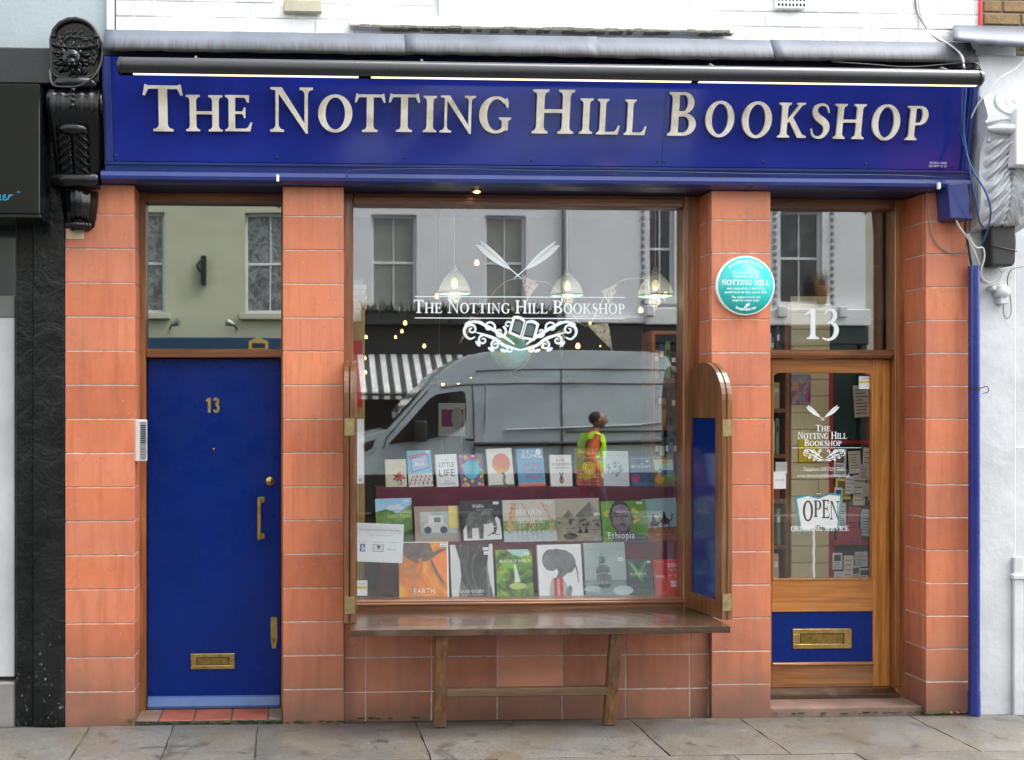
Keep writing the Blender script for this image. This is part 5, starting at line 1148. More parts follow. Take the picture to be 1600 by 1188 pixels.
# papers and stickers stuck to the inside of the panes
def glass_paper(px0, px1, py0, py1, y_, label, lines, extra=None, tilt=0, colr='EDF3F6'):
    a, b = at(px0, py1, y_), at(px1, py0, y_); hw, hh_ = (b.x - a.x) / 2, (b.z - a.z) / 2; mb = MB()
    T_ = Matrix.Translation(((a.x + b.x) / 2, y_, (a.z + b.z) / 2)) @ Matrix.Rotation(tilt, 4, 'Y')
    mb.box(-hw, hw, -.0004, .0004, -hh_, hh_, ink(colr, .7), T_)
    fr = (T_ @ Vector((0, 0, 0)), (T_.to_3x3() @ Vector((1, 0, 0))), (T_.to_3x3() @ Vector((0, 0, 1))), Vector((0, -1, 0)))
    for (s_, u_, v_, h_, w_, c_) in lines: text(mb, s_, fr, u_ * hw, v_ * hh_, h_, ink(c_, .6), width=w_, serif=False, d0=.0008, d1=.0008)
    if extra: extra(mb, fr, hw, hh_)
    tag(mb.build('notice', None), label, 'notice'); return mb
def ex1(mb, fr, hw, hh_):
    mb.prism(rect(-.82 * hw, -.60 * hw, -.48 * hh_, -.08 * hh_), fr, .0008, .0008, ink('2E77B8')); mb.prism(rect(-.74 * hw, -.70 * hw, -.42 * hh_, -.14 * hh_), fr, .001, .001, ink('F4F8FA')); mb.prism(rect(-.67 * hw, -.63 * hw, -.42 * hh_, -.24 * hh_), fr, .001, .001, ink('F4F8FA'))
    mb.prism(rect(-.28 * hw, .18 * hw, -.46 * hh_, -.08 * hh_), fr, .0008, .0008, ink('8A96A0')); mb.prism(rect(-.25 * hw, .15 * hw, -.43 * hh_, -.11 * hh_), fr, .001, .001, ink('DDE4E8')); mb.prism([(-.12 * hw, -.14 * hh_), (0.05 * hw, -.14 * hh_), (-.03 * hw, -.36 * hh_)], fr, .0012, .0012, ink('333A40'))
glass_paper(556, 630, 818, 879, GY + .008, 'white paper with social media logos taped low at the left of the window', [('FOLLOW US AND LEARN ABOUT EVENTS HERE', 0, .62, .009, .24, '5A6A80'), ('THENOTTINGHILLBOOKSHOP', 0, .36, .006, .13, '7A8A98'), ('facebook', -.72, -.02, .008, .05, '8A98A8'), ('newsletter', -.05, .0, .008, .07, '8A98A8'), ('instagram', .62, .02, .008, .06, '8A98A8'), ('twitter', .52, -.36, .014, .06, '3A90D0')], ex1, R(2.5))
glass_paper(557, 568.5, 655, 756, GY + .012, 'tall narrow white paper strip on the left edge of the window', [('W', 0, -.93, .018, .02, '222222'), ('nature', 0, -.5, .005, .02, '999999')], None, 0, 'E8E9EE')
def ex2(mb, fr, hw, hh_): mb.prism(rect(-.95 * hw, .95 * hw, -.1 * hh_, .25 * hh_), fr, .0008, .0008, ink('E8C820'))
glass_paper(556, 574, 907, 931, GY + .006, 'small white and yellow sticker in the bottom left corner of the window', [('ALARM', 0, .5, .008, .04, '888888')], ex2)
glass_paper(1342, 1362, 588, 608, DY + .026, 'small white and yellow sticker in the top right corner of the door glass', [('SECURITY', 0, .5, .008, .05, '555566')], ex2)
glass_paper(1208, 1228, 737, 764, DY + .026, 'small white card on the left edge of the door glass', [('CLOSE', 0, -.1, .014, .06, '888890')])
# --- lamps, bunting, globe and fairy lights
def pendant(px, pyt, pyb, pxw, y_, label):
    c_ = at(px, pyb, y_); h_ = at(px, pyt, y_).z - c_.z; r_ = at(px + pxw, pyb, y_).x - c_.x; o = thing('pendant_lamp', (c_.x, y_, c_.z), label, 'lamp', 'ribbed glass pendant lamps in the window')
    s = NT('ribbed_glass'); s.col((.75, .85, .82)); s.set(Roughness=.15, Transmission_Weight=.4, IOR=1.2, Alpha=.22) ; MATS.setdefault('ribbed_glass', s.m); gm_ = MATS['ribbed_glass']
    o2 = MB().lathe([(r_ * .16, h_ * .86), (r_ * .3, h_ * .80), (r_ * .62, h_ * .58), (r_ * .86, h_ * .30), (r_, .03 * h_), (r_ * 1.0, 0)], c_, gm_, 72, 'Z', .025, 24).build('shade', gm_, o)
    MB().tube([c_ + Vector((r_ * math.cos(a * .2618), r_ * math.sin(a * .2618), .004)) for a in range(24)], .006, M('green_glass_rim', (.16, .42, .26), .2), 6, True).build('rim', None, o)
    MB().lathe([(0, h_ * 1.08), (r_ * .1, h_ * 1.07), (r_ * .12, h_ * .97), (r_ * .19, h_ * .93), (r_ * .19, h_ * .84)], c_, M('lamp_cap', (.7, .68, .55), .3, metal=.6), 16).build('cap', None, o)
    MB().tube([c_ + Vector((0, 0, h_ * 1.05)), (c_.x, y_, CZ)], .004, M('lamp_flex', (.6, .6, .58), .6), 6).build('flex', None, o)
    MB().ball(c_ + Vector((0, 0, h_ * .4)), (r_ * .22, r_ * .22, h_ * .2), emit('lamp_bulb', (1, .86, .55), .12), 10, 8).build('bulb', None, o)
    pl_ = bpy.data.lights.new('pendant_lamp_light', 'POINT'); pl_.energy = .5; pl_.color = (1, .86, .66); pl_.shadow_soft_size = .04; po_ = bpy.data.objects.new('lamp_light', pl_); COL.objects.link(po_); po_.location = c_ + Vector((0, 0, -.03)); attach(po_, o)
pendant(710, 417, 459, 25, .85, 'ribbed glass pendant lamp left of the window crest'); pendant(886, 423, 462, 25, 1.05, 'ribbed glass pendant lamp just right of the crossed quills'); pendant(1024, 420, 463, 27, .95, 'ribbed glass pendant lamp near the right edge of the window')
BUL = emit('fairy_bulb', (1, .52, .18), .8)
bulbs = [(745, 411, 1.5, 6), (683, 463, 1.3, 6), (633, 505, 2.6, 5), (628, 518, 2.6, 4), (618, 527, 2.5, 3.5), (663, 541, 2.4, 4.5), (572, 527, 1.4, 4), (570, 560, 1.4, 4), (571, 582, 1.4, 4), (1001, 485, 1.2, 6), (1040, 461, 1.3, 6), (922, 505, 2.5, 3.5), (903, 541, 1.8, 6), (848, 542, 1.8, 4), (828, 547, 1.8, 4), (938, 541, 2.4, 2), (716, 598, 3.4, 4), (724, 597, 3.4, 2.5), (730, 596, 3.4, 3), (736, 593, 3.4, 4), (692, 600, 3.4, 4)]
wh = ['high beside the left quill', 'left end of the upper white line', 'uppermost of three on the left wall', 'middle of three on the left wall', 'lowest of three on the left wall', 'between left wall and crest', 'topmost beside the wooden post', 'second beside the wooden post', 'third beside the wooden post', 'beyond the right end of the white lines', 'below the right pendant lamp', 'under the right end of the lower line', 'right below the crest', 'lower right edge of the crest', 'lowest tip of the crest', 'faint, right of the crest', 'deep in the shop, second from left', 'deep in the shop, third from left', 'deep in the shop, fourth from left', 'deep in the shop, rightmost', 'deep in the shop, leftmost']
for (px, py, y_, r_), l_ in zip(bulbs, wh):
    c_ = at(px, py, y_); rr = at(px + r_ * .8, py, y_).x - c_.x; tag(MB().lathe([(0, -rr * .9), (rr * .6, -rr * .75), (rr * .85, -.1 * rr), (rr * .55, rr * .7), (rr * .3, rr)], c_, BUL, 12).lathe([(rr * .32, rr), (rr * .32, rr * 1.7), (0, rr * 1.72)], c_, BLKPL, 10).build('light_bulb', None), 'small glowing bulb inside the shop, ' + l_, 'light bulb', 'glowing bulbs inside the shop')
CLOTHS = [photo_ink('flag_print_%d' % i, st, 34, detail=2, dist=.2, rough=.8) for i, st in enumerate(([(.5, 'CFCAC4'), (.62, 'B85A5A'), (.66, 'CFCAC4')], [(.5, 'D6D2C4'), (.6, '5A7AB0'), (.66, 'C8A040'), (.7, 'D6D2C4')], [(.5, 'C8C8C4'), (.62, '7A9A6A'), (.68, 'C8C8C4')]))]
flags = [((815, 428), (842, 444), (823, 470), 1.4, 'pale triangular flag under the right quill'), ((940, 455), (968, 442), (952, 478), 1.4, 'faint pale flag above the right part of the shop name'), ((918, 508), (950, 505), (958, 550), 1.3, 'patterned flag hanging right of the crest'), ((735, 494), (752, 498), (717, 538), 1.5, 'pale pointed flag hanging left of the crest'), ((1012, 440), (1032, 470), (1022, 492), 1.4, 'pale flag beneath the right pendant lamp'), ((868, 520), (884, 512), (878, 560), 1.5, 'narrow flag behind the right of the crest')]
for i, (a, b, c_, y_, l_) in enumerate(flags):
    P_ = [at(p_[0], p_[1], y_) for p_ in (a, b, c_)]; mb = MB(); n_ = 6; vs_ = []
    for r_ in range(n_ + 1):
        t_ = r_ / n_; L_, R_ = P_[0].lerp(P_[2], t_), P_[1].lerp(P_[2], t_)
        for k_ in range(4): vs_.append(L_.lerp(R_, k_ / 3) + Vector((0, .01 * math.sin(r_ * .9 + k_), 0)))
    mb.add(vs_, [(r_ * 4 + k_, r_ * 4 + k_ + 1, r_ * 4 + k_ + 5, r_ * 4 + k_ + 4) for r_ in range(n_) for k_ in range(3)], CLOTHS[i % 3]); o = mb.build('bunting_flag', None); md = o.modifiers.new('s', 'SOLIDIFY'); md.thickness = .0015; tag(o, l_, 'flag', 'bunting flags inside the shop')
tag(MB().tube(crom([at(px, py, 1.42) for px, py in ((745, 492), (790, 440), (842, 440), (868, 452), (915, 510), (955, 448), (1005, 436), (1040, 470))], 5), .003, M('bunting_string', (.6, .58, .52), .8), 5).build('bunting_string', None), 'string carrying the flags across the shop window', 'string')
gc = at(796, 548, .95); gr_ = at(826, 548, .95).x - gc.x
gb = thing('globe', (gc.x, .95, gc.z - gr_), 'pale turquoise globe behind the window crest', 'globe')
MB().ball(gc, gr_, photo_ink('globe_map', [(.46, '8FD8CF'), (.52, '84CEC6'), (.57, 'A8B85A'), (.7, '9A9A48')], 5, detail=4, dist=.4), 28, 18).build('sphere', None, gb)
MB().tube([gc + Vector((gr_ * 1.06 * math.sin(R(a)), 0, gr_ * 1.06 * math.cos(R(a)))) for a in range(0, 181, 15)], .006, BRASS, 6).build('meridian_ring', None, gb)
MB().lathe([(.075, -gr_ * 1.45), (.07, -gr_ * 1.38), (.02, -gr_ * 1.3), (.012, -gr_ * 1.05)], gc, WOOD_DARK, 18).build('stand', None, gb)
hsh = MB().bbox(gc.x - .5, gc.x + .42, .86, 1.08, gc.z - gr_ * 1.5 - .02, gc.z - gr_ * 1.45, .003).build('hanging_shelf', M('dark_shelf', (.02, .016, .012), .6)); 
for dx in (-.45, .37): MB().tube([(gc.x + dx, 1.06, gc.z - gr_ * 1.45), (gc.x + dx, 1.06, CZ)], .004, BLKPL, 5).build('support_rod', None, hsh)
tag(hsh, 'dark hanging shelf carrying the turquoise globe', 'shelf')
# poster on an easel deep in the shop, showing through the van window
yq = 2.2; a, b = at(685, 682, yq), at(727, 630, yq)
ez = thing('display_poster', ((a.x + b.x) / 2, yq, 0), 'white board with magenta picture standing deep in the shop', 'poster')
MB().bbox(a.x, b.x, yq, yq + .02, a.z, b.z, .003).build('board', ink('D8D8D8', .6), ez)
mb = MB(); c1, c2 = at(690, 667, yq), at(724, 640, yq); f_ = FRONT((0, yq, 0)); mb.prism(rect(c1.x, c2.x, c1.z, c2.z), f_, .001, .001, ink('8A1E6A')); mb.prism(ell(c1.x + .12, (c1.z + c2.z) / 2, .045, .085, 18), f_, .002, .002, ink('B8B8B8')); mb.build('print', None, ez)
for dx in (.03, b.x - a.x - .03): MB().tube([(a.x + dx, yq + .02, a.z + .1), (a.x + dx, yq + .06, .02)], .012, WOOD_V, 6).build('leg', None, ez)
# wooden end post with red notice at the left of the display
yp = .62; xp0, xp1 = XX(549, yp), XX(570, yp)
PINE = wood('yellow_pine', (.30, .17, .05), (.46, .29, .09), (.58, .40, .15), 2, worn=0)
ep = thing('display_post', (xp0, yp, WB_Z), 'yellow pine end panel just inside the left edge of the display window', 'shelf panel')
MB().bbox(xp0, xp1, yp, yp + .3, WB_Z - .3, ZZ(560, 474, yp), .004).build('panel', PINE, ep); MB().bbox(xp0 - .01, xp1 + .012, yp - .01, yp + .3, ZZ(560, 484, yp), ZZ(560, 470, yp), .004).build('cap', PINE, ep)
tag(MB().bbox(XX(550, yp), XX(566.5, yp), yp - .004, yp - .001, ZZ(558, 637, yp), ZZ(558, 532, yp), .001).build('red_notice', ink('C8282A')), 'plain red notice fixed to the yellow pine end panel', 'notice')
for i, (c_, w_, h_, l_) in enumerate((('B8A090', 22, 9, 'lowest of the books stacked on the yellow pine panel'), ('C8B8A0', 20, 8, 'second of the books stacked on the yellow pine panel'), ('D8D4CC', 22, 10, 'third of the books stacked on the yellow pine panel'), ('8AA8B8', 16, 9, 'blue book topmost on the stack on the pine panel'))):
    z_ = ZZ(560, 470, yp) + i * .034; tag(MB().bbox(xp0 + .0, XX(551 + w_, yp), yp, yp + .2, z_ + .001, z_ + .033, .002, ink(c_, .5)).build('stacked_book', None), l_, 'book', 'books stacked on the pine panel')

# ================================================================== window display: cloth tiers and books
def cloth_mat():
    s = NT('burgundy_cloth'); s.col(s.ramp(s.noise(8, 6), [(.3, (.085, .005, .02)), (.7, (.15, .010, .038))])); s.set(Roughness=.85, Sheen_Weight=.3); s.bump(s.noise(300, 2), .2, .001); return s.m
CLO = cloth_mat()
T1Y, T2Y, T3Y = .345, .53, .72
t1z = wbm - .012; t2z = ZZ(800, 848, T2Y); t3z = ZZ(800, 761, T3Y)
dsx0, dsx1 = XX(594, T2Y), XX(1066, T2Y)
stand = thing('display_tiers', ((dsx0 + dsx1) / 2, T2Y, t1z), 'stepped window display covered with burgundy cloth', 'display stand')
def drape(y_, z0, z1, x0, x1, depth, seed):
    rnd = random.Random(seed); mb = MB(); n_ = 90; ph = rnd.uniform(0, 6); vs_ = []
    for i in range(n_ + 1):
        t_ = i / n_; x = x0 + (x1 - x0) * t_; wv = .006 * math.sin(t_ * 60 + ph) * (.4 + .6 * math.sin(t_ * 17 + ph) ** 2) + .003 * math.sin(t_ * 140)
        vs_ += [(x, y_ + depth, z1), (x, y_ - .004, z1), (x, y_ - .012 + wv * .3, z1 - .012), (x, y_ - .012 + wv, (z0 + z1) / 2), (x, y_ - .012 + wv * 1.4, z0)]
    mb.add(vs_, [(i * 5 + j, i * 5 + j + 1, (i + 1) * 5 + j + 1, (i + 1) * 5 + j) for i in range(n_) for j in range(4)], CLO, True); return mb
MB().box(XX(560, .33), wr, .335, 1.0, t1z - .03, t1z).build('window_board', M('dark_window_board', (.05, .03, .03), .6), stand)
drape(T2Y, t1z + .001, t2z, dsx0, dsx1, .18, 1).build('cloth', CLO, stand); drape(T3Y, t2z + .001, t3z, XX(588, T3Y), XX(1070, T3Y), .22, 2).build('cloth', CLO, stand)
MB().box(dsx0 + .01, dsx1 - .01, T2Y + .01, 1.0, t1z, t2z - .004).box(XX(588, T3Y) + .01, XX(1070, T3Y) - .01, T3Y + .01, .94, t2z - .004, t3z - .004).build('box', M('crate_board', (.15, .1, .06), .8), stand)
LEAN = R(13)
def display_book(name, px, y_, zb, draw, label, cover, thick=.022, jit=0, spine=None, group='books in the window display', lean=None):
    """px=(x0,x1,ytop): its outline in the photo gives width and height on the leaning plane"""
    ln_ = LEAN if lean is None else lean
    up = Vector((0, math.sin(ln_), math.cos(ln_))); nrm = Vector((0, -math.cos(ln_), math.sin(ln_))); O_ = Vector((0, y_, zb))
    a = at(px[0], 900, y_); b = at(px[1], 900, y_); top = on((px[0] + px[1]) / 2, px[2], O_, nrm); h_ = (top - Vector((top.x, y_, zb))).dot(up); w_ = b.x - a.x
    o = thing('book', ((a.x + b.x) / 2, y_, zb + .0005), label, 'book', group, (-ln_, jit, 0))
    MB().bbox(-w_ / 2 + .002, w_ / 2 - .003, .003, thick - .003, .003, h_ - .003, .001).build('pages', ink('E6DFCC', .8), o)
    cv = MB().bbox(-w_ / 2, w_ / 2, 0, .0025, 0, h_, .0008, cover).bbox(-w_ / 2, w_ / 2, thick - .0025, thick, 0, h_, .0008, spine or cover).bbox(-w_ / 2, -w_ / 2 + .003, .0025, thick - .0025, 0, h_, .0008, spine or cover).build('cover', None, o)
    mb = MB(); fr = (Vector((-w_ / 2, 0, 0)), Vector((1, 0, 0)), Vector((0, 0, 1)), Vector((0, -1, 0))); L = [0]
    class D:
        W, Hh = w_, h_
        def poly(s, pts, c): L[0] += 1; d = .0003 + .00008 * L[0]; mb.prism([(u * w_, v * h_) for u, v in pts], fr, d, d, c if not isinstance(c, str) else ink(c))
        def rect(s, x0, x1, y0, y1, c): s.poly(rect(x0, x1, y0, y1), c)
        def ell(s, x, y, rx, ry, c, rot=0):
            L[0] += 1; d = .0003 + .00008 * L[0]; mb.prism(ell(x * w_, y * h_, rx * w_, ry * h_, 24, rot=rot), fr, d, d, c if not isinstance(c, str) else ink(c))
        def text(s, t, x, y, h, c, w=None, serif=False, align='c', slant=0):
            L[0] += 1; d = .0003 + .00008 * L[0]; text(mb, t, fr, x * w_, y * h_, h * h_, ink(c), width=w * w_ if w else None, serif=serif, align=align, d0=d, d1=d, slant=slant)
        def line(s, pts, wd, c):
            L[0] += 1; d = .0003 + .00008 * L[0]
            for P in ribbon([(u * w_, v * h_) for u, v in pts], [wd * w_] * len(pts) if not isinstance(wd, list) else [q * w_ for q in wd], 4): mb.prism(P, fr, d, d, c if not isinstance(c, str) else ink(c))
    draw(D()); 
    if mb.v: mb.build('cover_print', None, o)
    return o
def sticker(d, x=.86, y=.92): d.rect(x - .07, x + .06, y - .03, y + .03, 'F0F0F0'); d.rect(x - .05, x + .04, y - .012, y - .002, '5A78B0')
# ------------------------------------------------------------------ top row, left to right
def b1(d):
    d.text('100', .70, .84, .09, 'D8C8A8', .34, True); d.text('flowers', .55, .76, .04, 'D0C4A8', .5)
    for i in range(14):
        a = i * 2.4; r = .05 + .013 * i; d.ell(.62 + r * math.cos(a) * 1.1, .36 + r * math.sin(a) * .8, .075, .035, ('B8201E', '8E1614', 'D24038')[i % 3], a)
    d.line([(.60, .25), (.58, .12), (.62, .03)], .03, '4A6A30'); d.ell(.74, .12, .10, .025, '5A7A3A', .8)
def b2(d):
    d.rect(0, 1, .0, .36, 'E8E4E0'); d.poly([(.05, .86), (.86, .95), (.86, .90), (.05, .80)], 'C8603A'); d.poly([(.12, .80), (.86, .90), (.93, .50), (.16, .38)], '6A7AB0'); d.poly([(.16, .76), (.82, .86), (.88, .54), (.2, .43)], 'A8B4D8')
    d.text('NOTES FROM', .5, .71, .055, 'F4F6FA', .5, slant=.2); d.text('Bill', .5, .58, .10, 'F4F6FA', .4, True); sticker(d, .86, .94)
    for i in range(16): d.poly([(.02 + .06 * i, .05 + .1 * (i % 3)), (.11 + .06 * i, .08 + .09 * (i % 3)), (.06 + .06 * i, .17 + .08 * (i % 3))], ('C8303A', '3A60A8', 'D8A040', 'D85A7A')[i % 4])
def b3(d):
    d.text('A', .5, .80, .07, '9AA0A6', .09); d.text('LITTLE', .5, .60, .15, '2A333C', .70); d.text('LIFE', .5, .32, .22, '2A333C', .76); d.text('HANYA', .5, .15, .06, '8A929A', .3); d.text('YANAGIHARA', .5, .06, .065, '5A646E', .78)
def b4(d):
    cs = ('D8406A', '6AB03A', 'E86A9A', 'B0D040', 'C02A5A', '3A8A4A', 'E8C03A')
    rnd = random.Random(4)
    for i in range(60):
        x, y = rnd.random(), rnd.random()
        if abs(x - .5) > .28 or abs(y - .5) > .3: d.ell(min(.93, max(.07, x)), min(.95, max(.05, y)), .07, .05, rnd.choice(cs), rnd.random() * 3)
    d.ell(.5, .53, .36, .30, '4AB4D8'); d.ell(.5, .52, .31, .26, '5AC0DC'); d.text('Station', .5, .60, .05, 'B0E060', .4); d.text('ELEVEN', .5, .48, .05, 'B0E060', .42); d.text('novel', .5, .36, .04, '90C8D8', .3); sticker(d, .6, .93)
def b5(d):
    d.ell(.55, .60, .35, .27, photo_ink('sun_disc', [(.0, 'F0D840'), (.5, 'F0C030'), (.8, 'E8703A')], 6, grad=4.2)); d.text('Circling', .52, .60, .09, 'B8901E', .56, True, slant=.2); d.text('the Sun', .56, .46, .08, 'B8901E', .44, True, slant=.2)
    d.line([(.60, .34), (.64, .25), (.60, .14), (.66, .03)], [.04, .10, .09, .14], '7A7A70'); d.ell(.585, .345, .05, .03, '5A4A3A'); d.rect(0, 1, 0, .05, '6A7A5A'); d.text('paula mclain', .3, .10, .03, 'A8A89A', .3)
def b6(d):
    d.text('JUDY', .44, .87, .09, 'F6F6F6', .48); d.text('BLUME', .48, .75, .10, 'F6F6F6', .62); d.ell(.82, .90, .11, .08, 'F4F4F4'); d.text('IN THE', .55, .50, .11, 'D0485A', .62); d.text('Unlikely', .56, .37, .11, 'D0485A', .70, True, slant=.3); d.text('EVENT', .60, .20, .12, 'D0485A', .62)
    d.rect(0, 1, 0, .06, 'C86A50'); 
    for i in range(9): d.ell(.06 + .11 * i, .07, .07, .03, 'D8907A')
    sticker(d, .88, .77)
def b7(d):
    d.text('KATE', .5, .79, .075, 'B0505A', .42, True); d.text('ATKINSON', .5, .66, .085, '9A3A44', .84, True); d.text('A GOD IN RUINS', .5, .56, .05, '7A5A5A', .80, True)
    d.ell(.50, .20, .10, .12, '8A5A34'); d.ell(.50, .30, .055, .06, '7A4E2C'); d.line([(.48, .34), (.44, .42), (.43, .45)], [.04, .05, .02], '5A3A22'); d.line([(.53, .34), (.57, .41), (.60, .44)], [.04, .05, .02], '5A3A22'); d.ell(.5, .18, .05, .05, 'B8865A'); d.line([(.56, .1), (.74, .14), (.82, .10)], .012, 'B89A7A')
    for x in (.25, .68): d.rect(x - .1, x + .08, .36, .365, 'C8B8B0')
def b8(d):
    gold = 'D8B04A'
    d.text('Shades &', .40, .86, .10, 'E4C468', .6, True, slant=.25); d.text('Queens', .68, .84, .10, 'E4C468', .5, True, slant=.25); d.text('Book of', .55, .73, .07, 'E4C468', .5, True, slant=.25); d.rect(0, 1, 0, .5, '9A2A2C'); d.ell(.5, .48, .26, .17, 'E0B428'); d.ell(.5, .48, .22, .14, 'C89820')
    rnd = random.Random(8)
    for i in range(40): d.line([(.5 + .11 * (i % 9 - 4) + .03, .02 + .09 * (i // 9)), (.5 + .11 * (i % 9 - 4), .07 + .09 * (i // 9)), (.5 + .11 * (i % 9 - 4) - .04, .03 + .09 * (i // 9))], .018, ('D8705A', gold, 'B84A3A')[i % 3])
    for i in range(8): d.ell(.5 + .14 * math.cos(i * .8), .48 + .09 * math.sin(i * .8), .03, .03, 'F0D468')
    sticker(d, .86, .78)
def b9(d):
    rnd = random.Random(9); d.text('THE THREE PARTS NOVEL', .5, .84, .035, 'A8BCC4', .8, True); d.text('stories of the sea', .5, .78, .03, 'B4C4CA', .6, True)
    for i in range(46):
        a = rnd.random() * 6.28; r = math.sqrt(rnd.random()); d.ell(.45 + .33 * r * math.cos(a), .48 + .20 * r * math.sin(a), .045, .018, rnd.choice(('7AA8B0', '5A909A', '9ABCC0', '6A98A8')), rnd.random() * 3)
    d.rect(.36, .56, .45, .52, 'DDE6EA'); d.text('author name', .5, .14, .03, 'B4C4CA', .6, True)
def b10(d):
    d.text('SOON TO BE A FILM', .5, .90, .035, 'C8D4E0', .8); d.text('THE', .55, .72, .05, 'E8EEF4', .16, True); d.text('REVENANT', .5, .60, .10, 'EEF2F6', .90, True); d.ell(.22, .26, .22, .16, '9A3A7A'); d.ell(.18, .18, .12, .08, 'C04A7A'); d.rect(0, 1, 0, .12, photo_ink('rev_snow', [(.4, '5A7AA0'), (.6, '3A5A88')], 40)); sticker(d, .8, .83)
def b11(d):
    d.rect(0, 1, .82, 1, '8A6A34'); d.rect(.08, .96, .52, .86, 'BFE0DA'); d.ell(.5, .80, .4, .08, 'D8C890'); d.rect(.3, 1, .34, .50, '2E5A8A'); d.ell(.75, .24, .34, .14, '6A9A3A'); d.rect(0, 1, 0, .12, '8A7A3A'); d.ell(.27, .22, .2, .14, 'D89A3A'); d.line([(.27, .28), (.30, .42), (.33, .50)], [.2, .14, .09], 'D8A04A'); d.ell(.35, .54, .055, .04, '2A2420'); d.text('the novel', .5, .90, .05, 'E8D090', .6, True)
ST = 'books standing on the top tier of the window display'
k = dict(group=ST)
T = lambda x0, x1, yt: (x0, x1, yt)
TB = t3z + .001; y1_ = T3Y + .012
display_book('b', T(603, 636, 718), y1_, TB, b1, 'cream box of cards with a red flower, first on the top tier', ink('DDD5BC'), .05, R(-1), **k)
display_book('b', T(639, 677, 704), y1_ + .01, TB, b2, 'pale blue travel book with purple parcel and red white confetti', ink('6AB8DC'), .025, R(-2.5), **k)
display_book('b', T(683, 717, 710), y1_, TB, b3, 'white novel with dark lettering A Little Life', ink('F2F4F4'), .035, R(-2.5), **k)
display_book('b', T(720, 757, 710), y1_, TB, b4, 'floral novel with blue oval between the white Little Life and the sun cover', ink('7A4A8A'), .025, R(-2), **k)
display_book('b', T(764, 804, 701), y1_ + .01, TB, b5, 'cream novel with a large yellow sun disc', ink('EDEBE2'), .028, R(-2.5), **k)
display_book('b', T(811, 853, 701), y1_ + .012, TB, b6, 'blue novel with white author name and pink title', ink('5FA4D0'), .028, R(-2), **k)
display_book('b', T(861, 895, 711), y1_, TB, b7, 'white novel with a brown hare', ink('F2F0EE'), .03, R(0), **k)
display_book('b', T(901, 942, 701), y1_ + .01, TB, b8, 'ornate gold and crimson patterned novel', ink('6A5418'), .025, R(1), **k)
display_book('b', T(944, 984, 705), y1_ + .008, TB, b9, 'pale novel with a teal oval of small shapes', ink('DCE4EA'), .035, R(1), **k)
display_book('b', T(987, 1020, 713), y1_, TB, b10, 'navy novel titled The Revenant', photo_ink('rev_cover', [(.35, '1E3A5E'), (.6, '2E5C8C'), (.8, '3E6EA0')], 10), .025, R(.5), **k)
display_book('b', T(1022, 1055, 712), y1_, TB, b11, 'small painted cover of a seated woman by water, last on the top tier', ink('6A5A34'), .02, R(0), **k)
# ------------------------------------------------------------------ middle row
def c1(d):
    d.rect(0, 1, .62, 1, photo_ink('sky_print', [(.3, '6AB4E4'), (.6, 'A8D4F0')], 8)); d.poly([(.3, .80), (.42, .87), (.52, .84), (.62, .88), (.78, .80), (.78, .74), (.3, .74)], 'D8E0EC'); d.poly([(0, .70), (.3, .76), (.62, .66), (1, .86), (1, .0), (0, 0)], photo_ink('hill_print', [(.35, '3E6A2C'), (.5, '5A8A3A'), (.7, '7AA04A')], 14)); d.ell(.42, .30, .22, .12, '7AA8B0'); d.poly([(0, .22), (.5, .14), (1, .3), (1, 0), (0, 0)], '2A4A24')
    d.text('EXPLORING', .74, .66, .05, 'F0F4F0', .44); d.text('GIANT PARKS', .64, .56, .08, 'E8E03A', .66); sticker(d, .86, .93)
def c2(d):
    d.rect(.12, .92, .12, .84, photo_ink('cream_print', [(.4, 'A8B4BC'), (.6, 'C8CCCC')], 9)); d.ell(.45, .42, .26, .16, 'D6D8D6'); d.rect(.30, .62, .50, .74, 'E8E6DE'); d.rect(.42, .56, .54, .68, '7A8AA0'); d.ell(.28, .33, .08, .10, '5A6068'); d.ell(.62, .33, .08, .10, '5A6068'); d.rect(.12, .92, .12, .24, '9AA8A0'); d.rect(.74, .93, .38, .995, 'F0D880'); d.text('VINTAGE', .3, .88, .05, 'C8B8A8', .3, True)
def c3(d):
    d.text('Wildlife', .43, .82, .09, 'F0F0F0', .28); d.text('PHOTOGRAPHER', .58, .75, .035, 'C8C8C8', .4); d.text('OF THE YEAR', .62, .70, .03, 'C8C8C8', .2)
    d.poly([(.05, .05), (.05, .30), (.12, .42), (.88, .46), (.95, .34), (.95, .05)], 'E4E4E4'); d.poly([(.70, .40), (.86, .60), (.93, .52), (.95, .3)], 'E4E4E4')
    gre = photo_ink('elephant_grey', [(.35, '4A4A4A'), (.6, '7A7A7A'), (.8, '9A9A9A')], 22)
    d.poly([(.14, .10), (.13, .44), (.15, .60), (.22, .70), (.34, .72), (.46, .67), (.54, .60), (.54, .40), (.52, .08), (.42, .08), (.41, .34), (.26, .34), (.25, .10)], gre)
    d.poly([(.46, .67), (.58, .72), (.70, .69), (.77, .60), (.78, .50), (.70, .44), (.60, .42), (.50, .44)], gre); d.line([(.74, .56), (.80, .44), (.81, .30), (.77, .20), (.72, .22)], [.12, .09, .07, .05, .03], gre); d.line([(.70, .45), (.76, .36), (.84, .36)], [.02, .02, .01], 'F4F4F4')
    d.poly([(.50, .62), (.60, .64), (.66, .54), (.60, .44), (.52, .46)], photo_ink('elephant_ear', [(.35, '3A3A3A'), (.7, '6A6A6A')], 22)); d.ell(.68, .60, .012, .014, '111111'); d.line([(.62, .14), (.72, .19), (.9, .16)], .02, '5A5A5A'); sticker(d, .87, .92)
